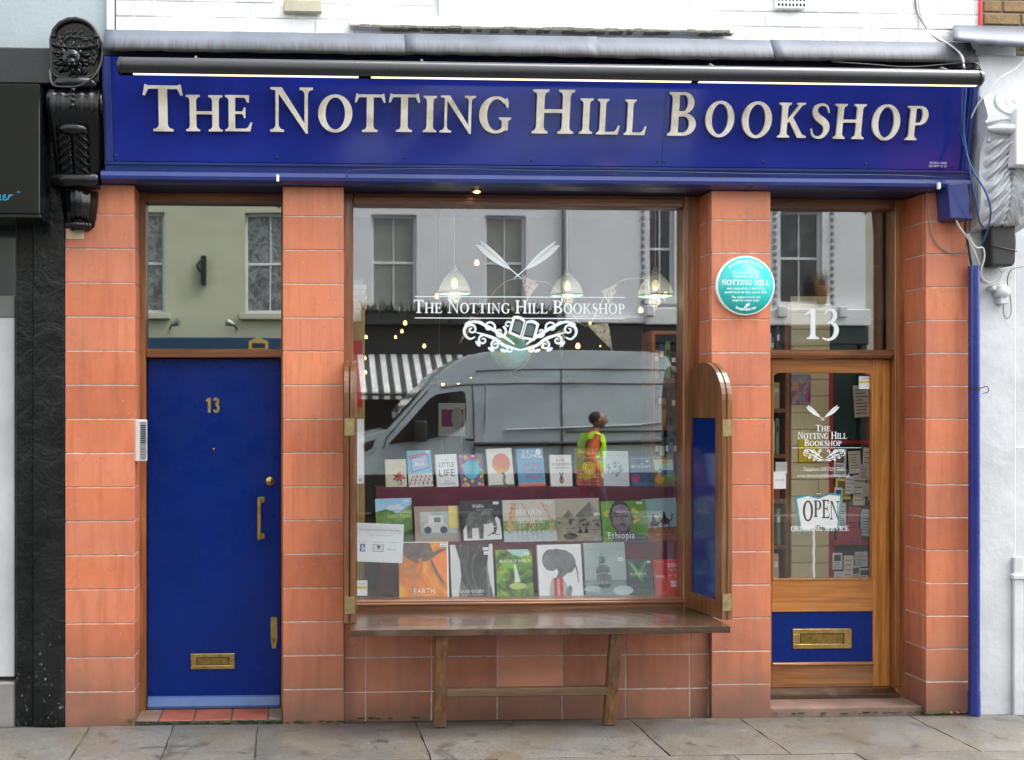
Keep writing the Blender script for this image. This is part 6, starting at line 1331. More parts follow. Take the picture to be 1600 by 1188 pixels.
def c4(d):
    d.rect(0, 1, 0, .26, photo_ink('water_print', [(.35, '9AB8C8'), (.55, 'C8D4D0'), (.7, 'B8947A')], 20, (1, 1, 5))); d.rect(0, 1, .26, .50, photo_ink('green_print', [(.4, '6A9A5A'), (.6, 'A8B888')], 14))
    for x, s in ((.12, 1), (.52, -1), (.90, -1)):
        c = photo_ink('giraffe_print', [(.42, 'C89A70'), (.5, 'E0C4A0'), (.58, 'B87A50')], 40)
        d.poly([(x - .03, .22), (x + .02, .22), (x + .05 + .06 * s, .62), (x + .14 * s, .92), (x + .12 * s - .06, .94), (x - .02, .55)], c); d.line([(x, .22), (x - .04 * s, .40), (x + .02, .55)], .02, c); d.line([(x + .07, .24), (x + .04, .40), (x + .04, .55)], .02, c)
    for i in range(6): d.line([(.26 + .09 * i, .22), (.27 + .09 * i, .45)], .016, '9A6A4A'); d.line([(.26 + .09 * i, .22), (.27 + .09 * i, .05)], .012, 'A8A098')
    d.text("SELOUS'", .50, .64, .13, 'F4F4F2', .50, True); d.text('AFRICA', .50, .44, .12, 'F4F4F2', .48, True); d.text('nature', .14, .89, .04, '9A8A7A', .12); sticker(d, .88, .92)
def c5(d):
    sk = photo_ink('sepia_sand', [(.3, '6A6458'), (.5, '9A927E'), (.75, 'B8B09A')], 16, (1, 1, 3)); d.rect(0, 1, 0, .56, sk)
    d.poly([(.14, .56), (.30, .74), (.40, .60), (.40, .56)], '7A766A'); d.poly([(.30, .74), (.40, .60), (.40, .56), (.33, .56)], '9A9686'); d.poly([(.45, .60), (.78, .92), (.98, .62), (.98, .56), (.45, .56)], '6E6C64'); d.poly([(.78, .92), (.98, .62), (.98, .56), (.84, .56)], '9C988A')
    for i in range(7): d.line([(.78 - .3 * (i + 1) / 8, .92 - .33 * (i + 1) / 8), (.78 + .19 * (i + 1) / 8, .92 - .32 * (i + 1) / 8)], .008, '8A877C')
    rnd = random.Random(5)
    for i in range(22): d.ell(.05 + .9 * rnd.random(), .36 + .16 * rnd.random(), .04, .02, rnd.choice(('4A463C', '5A564A', '7A7464')))
    for x in (.52, .66): d.poly([(x - .05, .18), (x - .01, .30), (x + .03, .27), (x + .05, .18)], '2E2C28'); d.ell(x, .315, .018, .024, '2E2C28')
    d.ell(.3, .12, .16, .07, '3A362E'); d.text('ancient egypt', .75, .10, .03, 'C8C2B0', .3); sticker(d, .93, .62)
def c6(d):
    d.rect(0, 1, 0, 1, photo_ink('lime_green', [(.35, '4E8A2E'), (.6, '6CA63A'), (.8, '86B84A')], 7)); sk = photo_ink('ash_skin', [(.35, '6A5A68'), (.55, '8A7A88'), (.75, '5A4A50')], 16)
    d.poly([(.33, .26), (.62, .24), (.72, .18), (.98, .12), (1, 0), (.2, 0), (.22, .2)], '2E3A5A'); d.poly([(.38, .22), (.36, .45), (.62, .45), (.60, .22)], '4A3A3C')
    d.ell(.42, .62, .245, .40, '2A2024'); d.ell(.43, .58, .215, .34, sk); d.ell(.22, .55, .03, .10, '4A3A3C'); d.ell(.68, .52, .025, .09, '4A3A3C'); d.ell(.43, .80, .18, .10, photo_ink('ash_brow', [(.4, '9A8C9C'), (.7, '7A6A78')], 16))
    for x in (.34, .53): d.ell(x, .62, .055, .018, '2A1E20'); d.line([(x - .06, .68), (x, .70), (x + .06, .68)], .016, '3A2C30')
    d.poly([(.42, .62), (.46, .62), (.50, .50), (.46, .475), (.41, .50)], '6A5A62'); d.ell(.455, .42, .07, .03, '2E2A5A'); d.ell(.455, .405, .055, .02, '3A3670')
    for x, y in ((.08, .70), (.14, .74), (.11, .64), (.72, .78), (.78, .72), (.74, .60), (.72, .48), (.79, .52)): d.ell(x, y, .04, .035, 'E8C81E'); d.ell(x, y, .015, .015, 'B88A14')
    d.text('Ethiopia', .40, .07, .17, 'F4F4F4', .60); d.text('travel guide', .84, .07, .03, 'D0D4DA', .2); sticker(d, .86, .94)
def c7(d):
    d.rect(0, 1, 0, .32, photo_ink('desert_sand', [(.35, '8A4E2A'), (.6, 'A8683A'), (.8, 'B87A48')], 18)); 
    for x, y, s in ((.26, .30, 1.0), (.60, .34, 1.1)):
        c = '4A2A1E'; d.ell(x, y + .12, .13 * s, .07 * s, c); d.line([(x + .11 * s, y + .12), (x + .18 * s, y + .15), (x + .19 * s, y + .25)], [.05, .035, .03], c); d.ell(x + .21 * s, y + .26, .035, .02, c)
        for q in (-.09, -.06, .07, .10): d.line([(x + q, y + .10), (x + q * 1.15, y), (x + q * 1.05, y - .08)], .018, c)
        d.poly([(x - .07, y + .16), (x - .04, y + .28), (x + .03, y + .28), (x + .06, y + .16)], '1E1A1E'); d.ell(x - .01, y + .31, .03, .03, '1E1A1E')
    d.text('desert journey', .5, .14, .03, 'D8B890', .5, True); d.text('author', .55, .06, .03, 'D8B890', .25, True)
k = dict(group='books standing on the middle tier of the window display'); TB = t2z + .001; y2_ = T2Y + .012
display_book('b', T(589, 646, 779), y2_, TB, c1, 'green mountain landscape guide, first on the middle tier', ink('4A7A3A'), .025, R(-1.5), **k)
display_book('b', T(649, 722, 791), y2_ + .035, TB, c2, 'beige landscape book with pale vintage car and yellow sticker', ink('A89484'), .025, R(-1), **k)
display_book('b', T(722, 788, 782), y2_ + .008, TB, c3, 'black and white Wildlife book with an elephant', ink('2C2E30'), .025, R(-2), **k)
display_book('b', T(788, 871, 781), y2_ + .02, TB, c4, 'wide book with giraffes at a water hole', photo_ink('pale_sky_print', [(.35, 'C8C4BC'), (.6, 'D8D0C8'), (.75, 'C8A894')], 12), .03, R(-1), **k)
display_book('b', T(871, 941, 779), y2_ + .035, TB, c5, 'sepia book with pyramids', ink('B8B09C'), .03, R(-1), **k)
display_book('b', T(943, 1014, 783), y2_ + .008, TB, c6, 'green Ethiopia book with a portrait and yellow flowers', ink('4A7A2A'), .025, R(-1), **k)
display_book('b', T(1012, 1064, 779), y2_ + .02, TB, c7, 'pale blue book with two camel riders, last on the middle tier', ink('9CBCC4'), .025, R(-3), **k)
# ------------------------------------------------------------------ bottom row
def d1_(d):
    d.rect(0, .965, 0, .985, photo_ink('earth_print', [(.28, '8A6A5A'), (.4, 'C87A3A'), (.5, 'F08A2A'), (.58, 'F4B02E'), (.72, 'D8C03A')], 4.5, detail=6, dist=1.2)); d.poly([(.0, .985), (.62, .985), (.70, .80), (.50, .64), (.42, .60), (.2, .68), (0, .86)], photo_ink('earth_dark', [(.35, '5A4A48'), (.6, '7A6660'), (.75, '8A7A50')], 16, (1, 1, 2))); d.poly([(.66, .70), (.9, .88), (.965, .84), (.965, .24), (.8, .45)], 'FF8E3C'); d.line([(.5, .66), (.62, .72), (.80, .82), (.94, .86)], [.05, .09, .07, .03], '6E6258'); d.line([(.66, .66), (.76, .44), (.9, .24)], [.03, .05, .03], '6E6258'); d.line([(.42, .70), (.45, .56), (.43, .42), (.38, .3)], [.1, .05, .03, .01], 'D8782A')
    d.text('EARTH', .50, .075, .095, 'FFF6E0', .42); d.rect(.26, .70, .045, .052, 'FFF0D8'); sticker(d, .90, .94)
def d2_(d):
    ft = photo_ink('fur_print', [(.35, '1A1A1A'), (.5, '3E3E3E'), (.62, '7A7A7A'), (.75, 'A8A8A8')], 16, (1, 1, .35), 8, 1.5); d.rect(0, 1, 0, 1, 'D8DADA'); d.poly([(.12, 1), (.92, 1), (.86, .62), (.90, .3), (.98, 0), (.16, 0), (.24, .4), (.22, .7)], ft); d.line([(.36, .7), (.34, .5), (.42, .3), (.36, .28)], [.1, .08, .1, .05], '4A4A4A'); d.text('DAVID GULDEN', .48, .085, .055, 'F0F0F0', .56, True); d.text('THE CENTRE CANNOT HOLD', .48, .035, .025, 'D8D8D8', .52); sticker(d, .84, .91); sticker(d, .86, .83)
def d3_(d):
    d.rect(0, 1, 0, 1, photo_ink('jungle_print', [(.3, '1A2412'), (.42, '3A5A1C'), (.55, '6EA026'), (.7, 'B8D030')], 12, (1, 1, 1), 7, 1)); d.poly([(.3, 1), (.9, 1), (.95, .9), (.7, .84), (.5, .88)], 'A8DCD0'); d.poly([(.1, .78), (.55, .72), (.5, .6), (.2, .62)], '7AB83A'); d.line([(.52, .68), (.55, .5), (.58, .3)], [.06, .10, .16], 'D8E8D8'); d.ell(.58, .22, .24, .07, 'B8C87A'); d.text('BEAUTIFUL WORLD', .52, .73, .055, 'F4F4EC', .84, True); sticker(d, .86, .9)
def d4_(d):
    gy = photo_ink('soft_grey', [(.35, '5E6266'), (.6, '7E8286'), (.8, '9A9EA2')], 10)
    d.ell(.30, .70, .20, .21, gy); d.poly([(.14, .66), (.20, .86), (.42, .92), (.66, .88), (.80, .80), (.86, .68), (.84, .56), (.80, .50), (.76, .46), (.66, .44), (.54, .36), (.50, .30), (.36, .30), (.46, .46), (.42, .56)], gy); d.line([(.82, .66), (.88, .5), (.90, .26)], [.05, .03, .02], gy)
    d.poly([(.3, .34), (.56, .34), (.68, .14), (.70, 0), (.24, 0), (.24, .16)], 'B4B8BC'); d.rect(.34, .42, .0, .36, 'D8302A'); d.rect(.47, .55, .0, .36, 'D8302A'); d.poly([(.60, .08), (.70, .22), (.76, .16), (.72, .0), (.62, 0)], '7A7E82'); d.text('journey', .86, .9, .02, 'B8BCC0', .1)
def d5_(d):
    d.rect(0, 1, 0, .30, photo_ink('ice_sea', [(.35, '6E8488'), (.6, '8EA4A6'), (.8, 'B0BEBE')], 14, (1, 1, 4))); c = '3E4A4C'
    d.poly([(.28, .22), (.36, .16), (.58, .16), (.64, .24), (.5, .22)], c)
    for x, t in ((.36, .62), (.45, .80), (.55, .58)): d.line([(x, .2), (x - .02, t)], .016, c)
    for x, y0, y1, w_ in ((.36, .28, .40, .09), (.35, .42, .54, .08), (.45, .28, .42, .11), (.44, .44, .58, .10), (.43, .60, .74, .08), (.55, .28, .40, .09), (.54, .42, .54, .07)): d.poly([(x - w_, y0), (x + w_, y0 + .02), (x + w_ * .8, y1), (x - w_ * .8, y1)], photo_ink('sail_grey', [(.4, '4E5C5E'), (.6, '6E7C7C')], 20))
    d.ell(.9, .1, .24, .09, 'C4D0D0'); d.ell(.16, .14, .2, .05, 'B4C4C4'); d.text('ARCTIC EXPLORATION', .52, .845, .05, '8EA6A8', .84, True); d.text('A HISTORY', .7, .91, .025, '8EA6A8', .3); sticker(d, .88, .68)
def d6_(d):
    d.poly([(0, .92), (.2, .80), (.4, .55), (.5, .40), (.62, .36), (.58, .60), (.8, .92), (.7, .95), (.45, .70), (.15, .95)], '2E8A4A'); d.poly([(.1, .88), (.42, .52), (.52, .42), (.48, .62), (.2, .9)], '54C070'); d.ell(.3, .3, .2, .06, '4A3A6A'); d.rect(0, 1, 0, .08, '1A2A24'); d.text('AURORA', .42, .56, .085, 'F0F4F0', .66); d.rect(.08, .9, .69, .694, 'B8C8C0'); d.rect(.08, .9, .52, .524, 'B8C8C0'); sticker(d, .87, .92)
def d7_(d):
    d.text('2016', .72, .78, .11, 'F8ECEA', .42); d.text('Top Choice', .74, .69, .045, 'F4D8D4', .40); d.text('MAL', .24, .49, .09, 'F8ECEA', .32); d.ell(.84, .54, .075, .06, 'F8ECEA'); d.ell(.84, .54, .045, .035, 'C8302E'); d.text('100%', .6, .53, .04, 'F4D8D4', .14)
    d.rect(.60, .80, .24, .40, 'F8ECEA')
    for i in range(3): d.rect(.62 + .065 * i, .65 + .065 * i, .27, .37, 'C8302E')
    d.text('guide', .28, .92, .03, 'F0C8C4', .3); d.line([(.45, .5), (.42, .4), (.46, .32)], [.03, .05, .02], '4A1A1A')
k = dict(group='books standing on the bottom tier of the window display'); TB = t1z + .001; y3_ = T1Y + .012
display_book('b', T(624, 702, 847), y3_, TB, d1_, 'large orange EARTH book, first on the bottom tier', ink('ECECEA'), .03, 0, lean=R(9), **k)
display_book('b', T(706, 773, 851), y3_, TB, d2_, 'large black and white elephant hide book', ink('2A2A2A'), .03, R(-1), lean=R(9), **k)
display_book('b', T(777, 834, 859), y3_ + .01, TB, d3_, 'dark green jungle waterfall book titled Beautiful World', ink('22281C'), .03, R(-1), lean=R(9), **k)
display_book('b', T(843, 912, 851), y3_, TB, d4_, 'white book with grey profile wearing red scarf bands', ink('F0F2F4'), .03, R(-1), lean=R(9), **k)
display_book('b', T(916, 981, 848), y3_, TB, d5_, 'pale grey green book with a sailing ship among ice', photo_ink('fog_print', [(.35, '9CB0B0'), (.7, 'B4C4C2')], 6), .03, R(-1), lean=R(9), **k)
display_book('b', T(983, 1022, 874), y3_, TB, d6_, 'small dark green AURORA book', photo_ink('aurora_sky', [(.35, '14302E'), (.6, '245048'), (.8, '3A4A5E')], 9), .018, R(-1), lean=R(9), **k)
display_book('b', T(1025, 1067, 874), y3_, TB, d7_, 'small red 2016 travel guide, last on the bottom tier', ink('D22E2E'), .02, R(-2), lean=R(9), **k)
# ================================================================== round plaque on the pilaster
pc = at(1163.5, 447, -.01); pr = at(1209, 447, -.01).x - pc.x
pq = thing('round_plaque', (pc.x, 0, pc.z - pr), 'round turquoise plaque with white lettering on the tiled pilaster', 'plaque')
MB().lathe([(0, .024), (pr * .985, .024), (pr, .020), (pr, 0)], (pc.x, -.002, pc.z), ink('F2F6F6', .35), 64, 'Y').build('rim', None, pq)
MB().lathe([(0, .0252), (pr * .95, .0252), (pr * .95, .0235)], (pc.x, -.002, pc.z), ink('35C4C0', .3), 64, 'Y').build('face', None, pq)
PF = FRONT((pc.x, -.0275, pc.z)); WI = ink('F4FAFA', .4)
def pline(s, y, h, w_, serif=True): mb = MB(); text(mb, s, PF, 0, y * pr, h * pr, WI, width=w_ * pr, serif=serif, d0=0, d1=.0004); mb.build('plaque_lettering', None, pq)
pline('NOTTING HILL', .02, .17, 1.64); pline('The Travel Book Co', .40, .105, .92); pline('featured in the film', .27, .105, .88); pline('was inspired by a bookshop', -.13, .085, 1.30); pline('established on this site in 1981', -.26, .085, 1.46); pline('The original interior and', -.42, .08, .98); pline('shopfront remain today', -.53, .08, .92)
def parc(s, rad, a0, a1, h, flip=False):
    mb = MB(); ws = [adv(c) + .06 for c in s]; tot = sum(ws); acc = 0
    for ch, w_ in zip(s, ws):
        a = R(a0 + (a1 - a0) * (acc + w_ / 2) / tot); acc += w_
        if ch == ' ': continue
        rr = rad * pr; O_ = PF[0] + Vector((rr * math.sin(a), 0, rr * math.cos(a))); U_ = Vector((math.cos(a), 0, -math.sin(a))); V_ = Vector((math.sin(a), 0, math.cos(a)))
        if flip: U_, V_ = -U_, -V_
        glyph_add(mb, ch, (O_, U_, V_, Vector((0, -1, 0))), -w_ * h * pr / 2, 0, h * pr, 1, 0, .0004, WI)
    mb.build('plaque_lettering', None, pq)
parc('THE NOTTING HILL BOOKSHOP', .77, -44, 44, .095); parc('FILMED HERE 1998', .84, 205, 155, .07, True)
mb = MB(); quill(mb, (PF[0] + Vector((0, -.0004, 0)),) + PF[1:], (.14 * pr, -.60 * pr), (-.14 * pr, -.82 * pr), .05 * pr, WI); mb.build('plaque_feather', None, pq)

# ================================================================== the other side of the street (seen reflected in the panes)
FA = 15.5                                   # distance of the facades
def vz(px, py, a=FA): p_ = at(px, py, 2 * GY + a); return p_.x, p_.z
BACK = lambda a: (Vector((0, -a, 0)), Vector((1, 0, 0)), Vector((0, 0, 1)), Vector((0, 1, 0)))   # frame facing the shop
def facade(name, x0, x1, ztop, z0, wins, wallm, label, sashm, curtain, sill=True):
    """wins: list of (x0,x1,z0,z1); the wall is cut round them, each window has its own frame and panes"""
    o = thing(name, ((x0 + x1) / 2, -FA, 0), label, 'building')
    xs = sorted({x0, x1, *[v for w_ in wins for v in w_[:2]]}); zs = sorted({z0, ztop, *[v for w_ in wins for v in w_[2:]]}); mb = MB()
    for a, b in zip(xs, xs[1:]):
        for c_, d_ in zip(zs, zs[1:]):
            if not any(w_[0] <= a and b <= w_[1] and w_[2] <= c_ and d_ <= w_[3] for w_ in wins): mb.box(a, b, -FA - .25, -FA, c_, d_)
    mb.build('wall', wallm, o); MB().box(x0, x1, -FA - 5, -FA - .6, 0, ztop).build('inner_wall', M('far_room_dark', (.03, .03, .03), .9), o)
    MB().bbox(x0, x1, -FA - 5, -FA + .22, ztop, ztop + .35, .03).build('parapet', wallm, o)
    for (a, b, c_, d_) in wins:
        fm_ = MB(); t_ = .055; y_ = -FA - .12
        for r_ in ((a, a + t_, c_, d_), (b - t_, b, c_, d_), (a + t_, b - t_, c_, c_ + t_ * 1.3), (a + t_, b - t_, d_ - t_, d_)): fm_.bbox(r_[0], r_[1], y_ - .06, y_, r_[2], r_[3], .006)
        m_ = (c_ + d_) / 2; fm_.bbox(a + t_, b - t_, y_ - .05, y_ - .005, m_ - .025, m_ + .025, .005); mx_ = (a + b) / 2
        fm_.bbox(mx_ - .012, mx_ + .012, y_ - .05, y_ - .01, c_ + t_, m_ - .025, .003).bbox(mx_ - .012, mx_ + .012, y_ - .05, y_ - .01, m_ + .025, d_ - t_, .003)
        f_ = fm_.build('window', sashm, o)
        for (p0, p1, q0, q1) in ((a + t_, mx_ - .012, c_ + t_, m_ - .025), (mx_ + .012, b - t_, c_ + t_, m_ - .025), (a + t_, mx_ - .012, m_ + .025, d_ - t_), (mx_ + .012, b - t_, m_ + .025, d_ - t_)): MB().box(p0, p1, y_ - .036, y_ - .03, q0, q1).build('pane', curtain, f_)
        if sill: MB().bbox(a - .12, b + .12, -FA - .1, -FA + .14, c_ - .12, c_, .012).build('window_sill', wallm, o)
    return o
CREAM = M('cream_stucco', (.50, .50, .36), .8, var=.07, vscale=1.5, bump=.3, bscale=20); GREYW = M('grey_white_stucco', (.74, .74, .75), .8, var=.06, vscale=1.2, bump=.3, bscale=20); WHS = M('white_stucco', (.74, .75, .75), .75, var=.05, vscale=1.5, bump=.3); BUFF = M('buff_stucco', (.50, .48, .38), .8, var=.06)
SASH = M('white_sash', (.75, .76, .78), .45, var=.04)
def lace(nm, a_, b_, sc_): 
    s = NT(nm); s.col(s.ramp(s.noise(sc_, 5, dist=1), [(.4, a_), (.65, b_)])); s.set(Roughness=.12, Specular_IOR_Level=.6); return s.m
LACE = lace('lace_curtain_pane', (.10, .11, .11), (.32, .34, .34), 7); BLIND = M('blind_pane', (.27, .27, .25), .2, var=.1, vscale=3); DARKP = lace('dark_pane', (.02, .02, .022), (.08, .08, .085), 2)
xA0 = vz(-900, 600)[0]; xAB = vz(498, 600)[0]; xBC = vz(1004, 600)[0]; xCD = vz(1356, 600)[0]; xD1 = vz(2300, 600)[0]
w_of = lambda a, b, t_, u_: (vz(a, 600)[0], vz(b, 600)[0], vz(0, u_)[1], vz(0, t_)[1])
shopz = vz(0, 527)[1]
fA = facade('cream_building', xA0, xAB, 9.2, shopz, [w_of(175, 256, 328, 488), w_of(383, 462, 328, 488), w_of(-60, 30, 328, 488), w_of(-330, -240, 328, 488)], CREAM, 'cream rendered building across the street reflected in the pane over the blue door', SASH, LACE)
fB = facade('grey_white_building', xAB + .003, xBC, 9.6, vz(0, 500)[1], [w_of(580, 651, 330, 482), w_of(758, 822, 330, 482)], GREYW, 'pale grey building with two sash windows reflected in the shop window', SASH, BLIND)
fC = facade('white_building', xBC + .003, xCD, 9.6, vz(0, 505)[1], [w_of(1014, 1054, 300, 462), w_of(1222, 1288, 318, 470)], WHS, 'white building with toothed corner strips reflected over the entrance door', SASH, DARKP)
fD = facade('buff_building', xCD + .003, xD1, 8.8, vz(0, 545)[1], [w_of(1560, 1640, 325, 485), w_of(1800, 1880, 325, 485)], BUFF, 'buff coloured building beyond the white one across the street', SASH, DARKP)
far_z = 9.5
# toothed strips on the white building
for px in (1004.5, 1213, 1303):
    x = vz(px, 600)[0]; mb = MB(); z_ = vz(0, 470)[1]
    while z_ < 9.4: mb.box(x - .03, x + .03, -FA, -FA + .035, z_, z_ + .07, M('tooth_grey', (.25, .26, .27), .8)); z_ += .14
    stuff(mb.build('toothed_strip', None, fC))
a, b = vz(1300, 505), vz(1004, 470); MB().bbox(xBC, xCD, -FA, -FA + .22, vz(0, 505)[1], vz(0, 478)[1], .02).build('cornice', WHS, fC)
for px in (1216, 1311, 1010, 1120): x = vz(px, 0)[0]; MB().bbox(x - .09, x + .09, -FA, -FA + .28, vz(0, 492)[1], vz(0, 474)[1], .02).build('cornice_bracket', WHS, fC)
MB().bbox(vz(880, 0)[0], xBC - .004, -FA, -FA + .18, vz(0, 503)[1], vz(0, 492)[1], .02).build('cornice', GREYW, fB)
# downpipe, planted window boxes on the grey building
x = vz(880, 0)[0]; MB().tube([(x, -FA + .07, vz(0, 500)[1]), (x, -FA + .07, 9.4)], .045, M('grey_pipe', (.20, .20, .21), .6), 10).build('downpipe', None, fB)
PLANT = M('box_plant', (.05, .07, .03), .7, var=.5, vscale=12); SOIL = M('planter_dark', (.03, .03, .032), .7)
for i, (p0, p1, l_) in enumerate(((566, 700, 'long planted window box under the left sash window reflected in the shop window'), (704, 870, 'long planted window box under the right sash window reflected in the shop window'))):
    a, b = vz(p0, 0, FA - .3)[0], vz(p1, 0, FA - .3)[0]; z0_, z1_ = vz(0, 505, FA - .3)[1], vz(0, 487, FA - .3)[1]; o = thing('window_box', ((a + b) / 2, -FA + .2, z0_), l_, 'planter', 'planted window boxes across the street')
    MB().bbox(a, b, -FA + .01, -FA + .34, z0_, z1_, .01).build('trough', SOIL, o); mb = MB(); rnd = random.Random(i + 30)
    for k_ in range(420):
        c_ = Vector((rnd.uniform(a, b), -FA + rnd.uniform(.04, .34), z1_ + rnd.uniform(-.08, .02))); h_ = rnd.uniform(.06, .3) ; d_ = Vector((rnd.uniform(-.5, .5), rnd.uniform(-.4, .6), rnd.uniform(.1, 1))).normalized(); s_ = Vector((rnd.uniform(-1, 1), rnd.uniform(-1, 1), 0)).normalized() * .025
        mb.add([c_ - s_, c_ + s_, c_ + d_ * h_ + s_ * .2, c_ + d_ * h_ - s_ * .2], [(0, 1, 2, 3)])
    stuff(mb.build('foliage', PLANT, o))
# a planter with dry grass on the white building's window
a, b = vz(1283, 0, FA - .2)[0], vz(1296, 0, FA - .2)[0]; z0_ = vz(0, 468, FA - .2)[1]; o = thing('plant_pot', ((a + b) / 2, -FA + .1, z0_), 'terracotta pot of dry grass on the window sill of the white building', 'plant'); MB().lathe([(.0, 0), (.09, 0), (.13, .35), (.12, .36)], ((a + b) / 2, -FA + .12, z0_), M('pot_brown', (.25, .10, .05), .8), 14).build('pot', None, o); mb = MB(); rnd = random.Random(2)
for k_ in range(60):
    c_ = Vector(((a + b) / 2 + rnd.uniform(-.08, .08), -FA + .12 + rnd.uniform(-.06, .06), z0_ + .35)); d_ = Vector((rnd.uniform(-.6, .6), rnd.uniform(-.6, .6), 1)).normalized() * rnd.uniform(.2, .45); mb.add([c_ + Vector((-.006, 0, 0)), c_ + Vector((.006, 0, 0)), c_ + d_], [(0, 1, 2)])
mb.build('dry_grass', M('dry_grass', (.22, .14, .06), .8), o)
# shopfronts below
def shopfront(x0, x1, ztop, fasc_h, colr, label, z0=0):
    o = thing('far_shopfront', ((x0 + x1) / 2, -FA, 0), label, 'shop'); fm_ = M('far_fascia_' + label[:8], colr, .45)
    MB().bbox(x0, x1, -FA - .1, -FA + .12, ztop - fasc_h, ztop, .015).build('fascia', fm_, o)
    n_ = max(2, int((x1 - x0) / 1.4)); MB().bbox(x0, x1, -FA - .1, -FA + .06, 0, .55, .015).build('stall_riser', fm_, o)
    for i in range(n_ + 1): x = x0 + (x1 - x0 - .12) * i / n_; MB().bbox(x, x + .12, -FA - .1, -FA + .05, .55, ztop - fasc_h, .01).build('mullion', fm_, o)
    for i in range(n_): xa_, xb_ = x0 + (x1 - x0 - .12) * i / n_ + .12, x0 + (x1 - x0 - .12) * (i + 1) / n_; MB().box(xa_, xb_, -FA - .06, -FA - .05, .55, ztop - fasc_h).build('pane', M('far_shop_glass', (.012, .013, .014), .12, spec=.6), o)
    return o
sA = shopfront(xA0, xAB, shopz, .55, (.012, .055, .12), 'blue fascia shopfront under the cream building')
x, z_ = vz(404, 541); mb = MB().prism([(x + .22 * math.cos(R(a_)), z_ + .17 * math.sin(R(a_))) for a_ in range(30, 390, 60)], BACK(FA - .125), 0, .02, M('yellow_badge', (.55, .38, .08), .5)); mb.prism(rect(x - .13, x + .13, z_ - .05, z_ + .05), BACK(FA - .125), .022, .022, ink('28304A')); mb.build('badge', None, sA)
shopfront(xAB + .004, xBC, vz(0, 505)[1], .6, (.018, .017, .018), 'dark shopfront under the pale grey building'); shopfront(xBC + .004, xCD, vz(0, 506)[1], .35, (.02, .02, .024), 'black shopfront under the white building'); sD = shopfront(xCD + .004, xD1, vz(0, 545)[1], .3, (.35, .03, .03), 'red edged shopfront under the buff building')
# spotlights and hanging bracket on the cream building
for px, d_, l_ in ((270, 1, 'left swan-neck floodlight on the cream building'), (364, -1, 'right swan-neck floodlight on the cream building')):
    x, z_ = vz(px - 6 * d_, 514, FA - .1); p_ = Vector((x, -FA, z_)); o = thing('floodlight', p_, l_, 'lamp', 'floodlights on the cream building'); MB().tube(crom([p_, p_ + Vector((.02 * d_, .15, .02)), p_ + Vector((.07 * d_, .22, .1))], 4), .018, BLKPL, 6).build('arm', None, o); MB().tube([p_ + Vector((.07 * d_, .22, .08)), p_ + Vector((.20 * d_, .26, .13))], [.05, .085], STEEL, 12).build('head', None, o)
x, z_ = vz(314, 445); x2, z2_ = vz(322, 400); o = thing('wall_bracket', (x, -FA, z_), 'black hanging sign bracket on the cream building between its windows', 'bracket')
MB().bbox(x, x2, -FA, -FA + .16, z_, z2_, .01).build('plate', BLKPL, o); MB().tube([(x - .02, -FA + .05, z2_ - .1), (x - .08, -FA + .12, z2_ - .18), (x - .02, -FA + .05, z2_ - .3)], .02, BLKPL, 6).build('hook', None, o)
# striped awning
aw = thing('striped_awning', (vz(630, 620, FA - 1)[0], -FA + 1, vz(0, 620, FA - 1)[1]), 'grey and white striped awning behind the van reflected in the shop window', 'awning')
ax0, ax1 = vz(545, 0, FA - 1)[0], vz(760, 0, FA - 1)[0]; n_ = 24; AW, AG = M('awning_white', (.62, .62, .60), .8), M('awning_grey', (.05, .055, .058), .8); za_, zb2 = vz(0, 552, FA - .1)[1], vz(0, 612, FA - 1.2)[1]
for i in range(n_):
    u0, u1 = ax0 + (ax1 - ax0) * i / n_, ax0 + (ax1 - ax0) * (i + 1) / n_
    mb = MB(); vs_ = [(u, -FA + y_, z_) for y_, z_ in ((.1, za_), (1.2, zb2), (1.2, zb2 - .14), (1.19, zb2 - .14), (1.19, zb2 - .01), (.1, za_ - .02)) for u in (u0, u1)]
    mb.add(vs_, [(0, 1, 3, 2), (2, 3, 5, 4), (6, 7, 9, 8), (8, 9, 11, 10)]); mb.build('stripe', AG if i % 2 else AW, aw)
MB().tube([(ax0, -FA + 1.18, zb2 - .05), (ax1, -FA + 1.18, zb2 - .05)], .03, BLKPL, 8).build('front_bar', None, aw)

# ------------------------------------------------------------------ the white van
VA = 10.3                                   # distance of its near side
def vv(px, py, a=VA): return vz(px, py, a)
van = thing('white_van', (vv(800, 640)[0], -VA - 1, -.126), 'high roofed white panel van parked across the street reflected in the shop window', 'van')
VP = gloss_paint('white_van_paint', (.38, .44, .47), .2, .01, (.27, .28, .29), 2, coat=.5, dmax=.25); VB = M('van_black_trim', (.012, .012, .013), .5); VG = M('van_dark_glass', (.012, .014, .015), .06, spec=.7)
prof_ = [vv(px, py) for px, py in ((1056, 690), (1055, 610), (1053, 572), (1047, 559), (1034, 552), (1010, 549.5), (900, 547.5), (800, 548), (758, 551), (730, 558), (704, 573), (685, 588), (669, 604), (640, 637), (607, 672), (585, 677), (566, 684), (548, 692), (536, 702), (530, 716))]
zb_v = .22; xn, xr_ = prof_[-1][0], prof_[0][0]
prof_ = prof_ + [(xn - .03, .62), (xn - .05, .40), (xn + .02, zb_v), (xr_, zb_v + .05)]
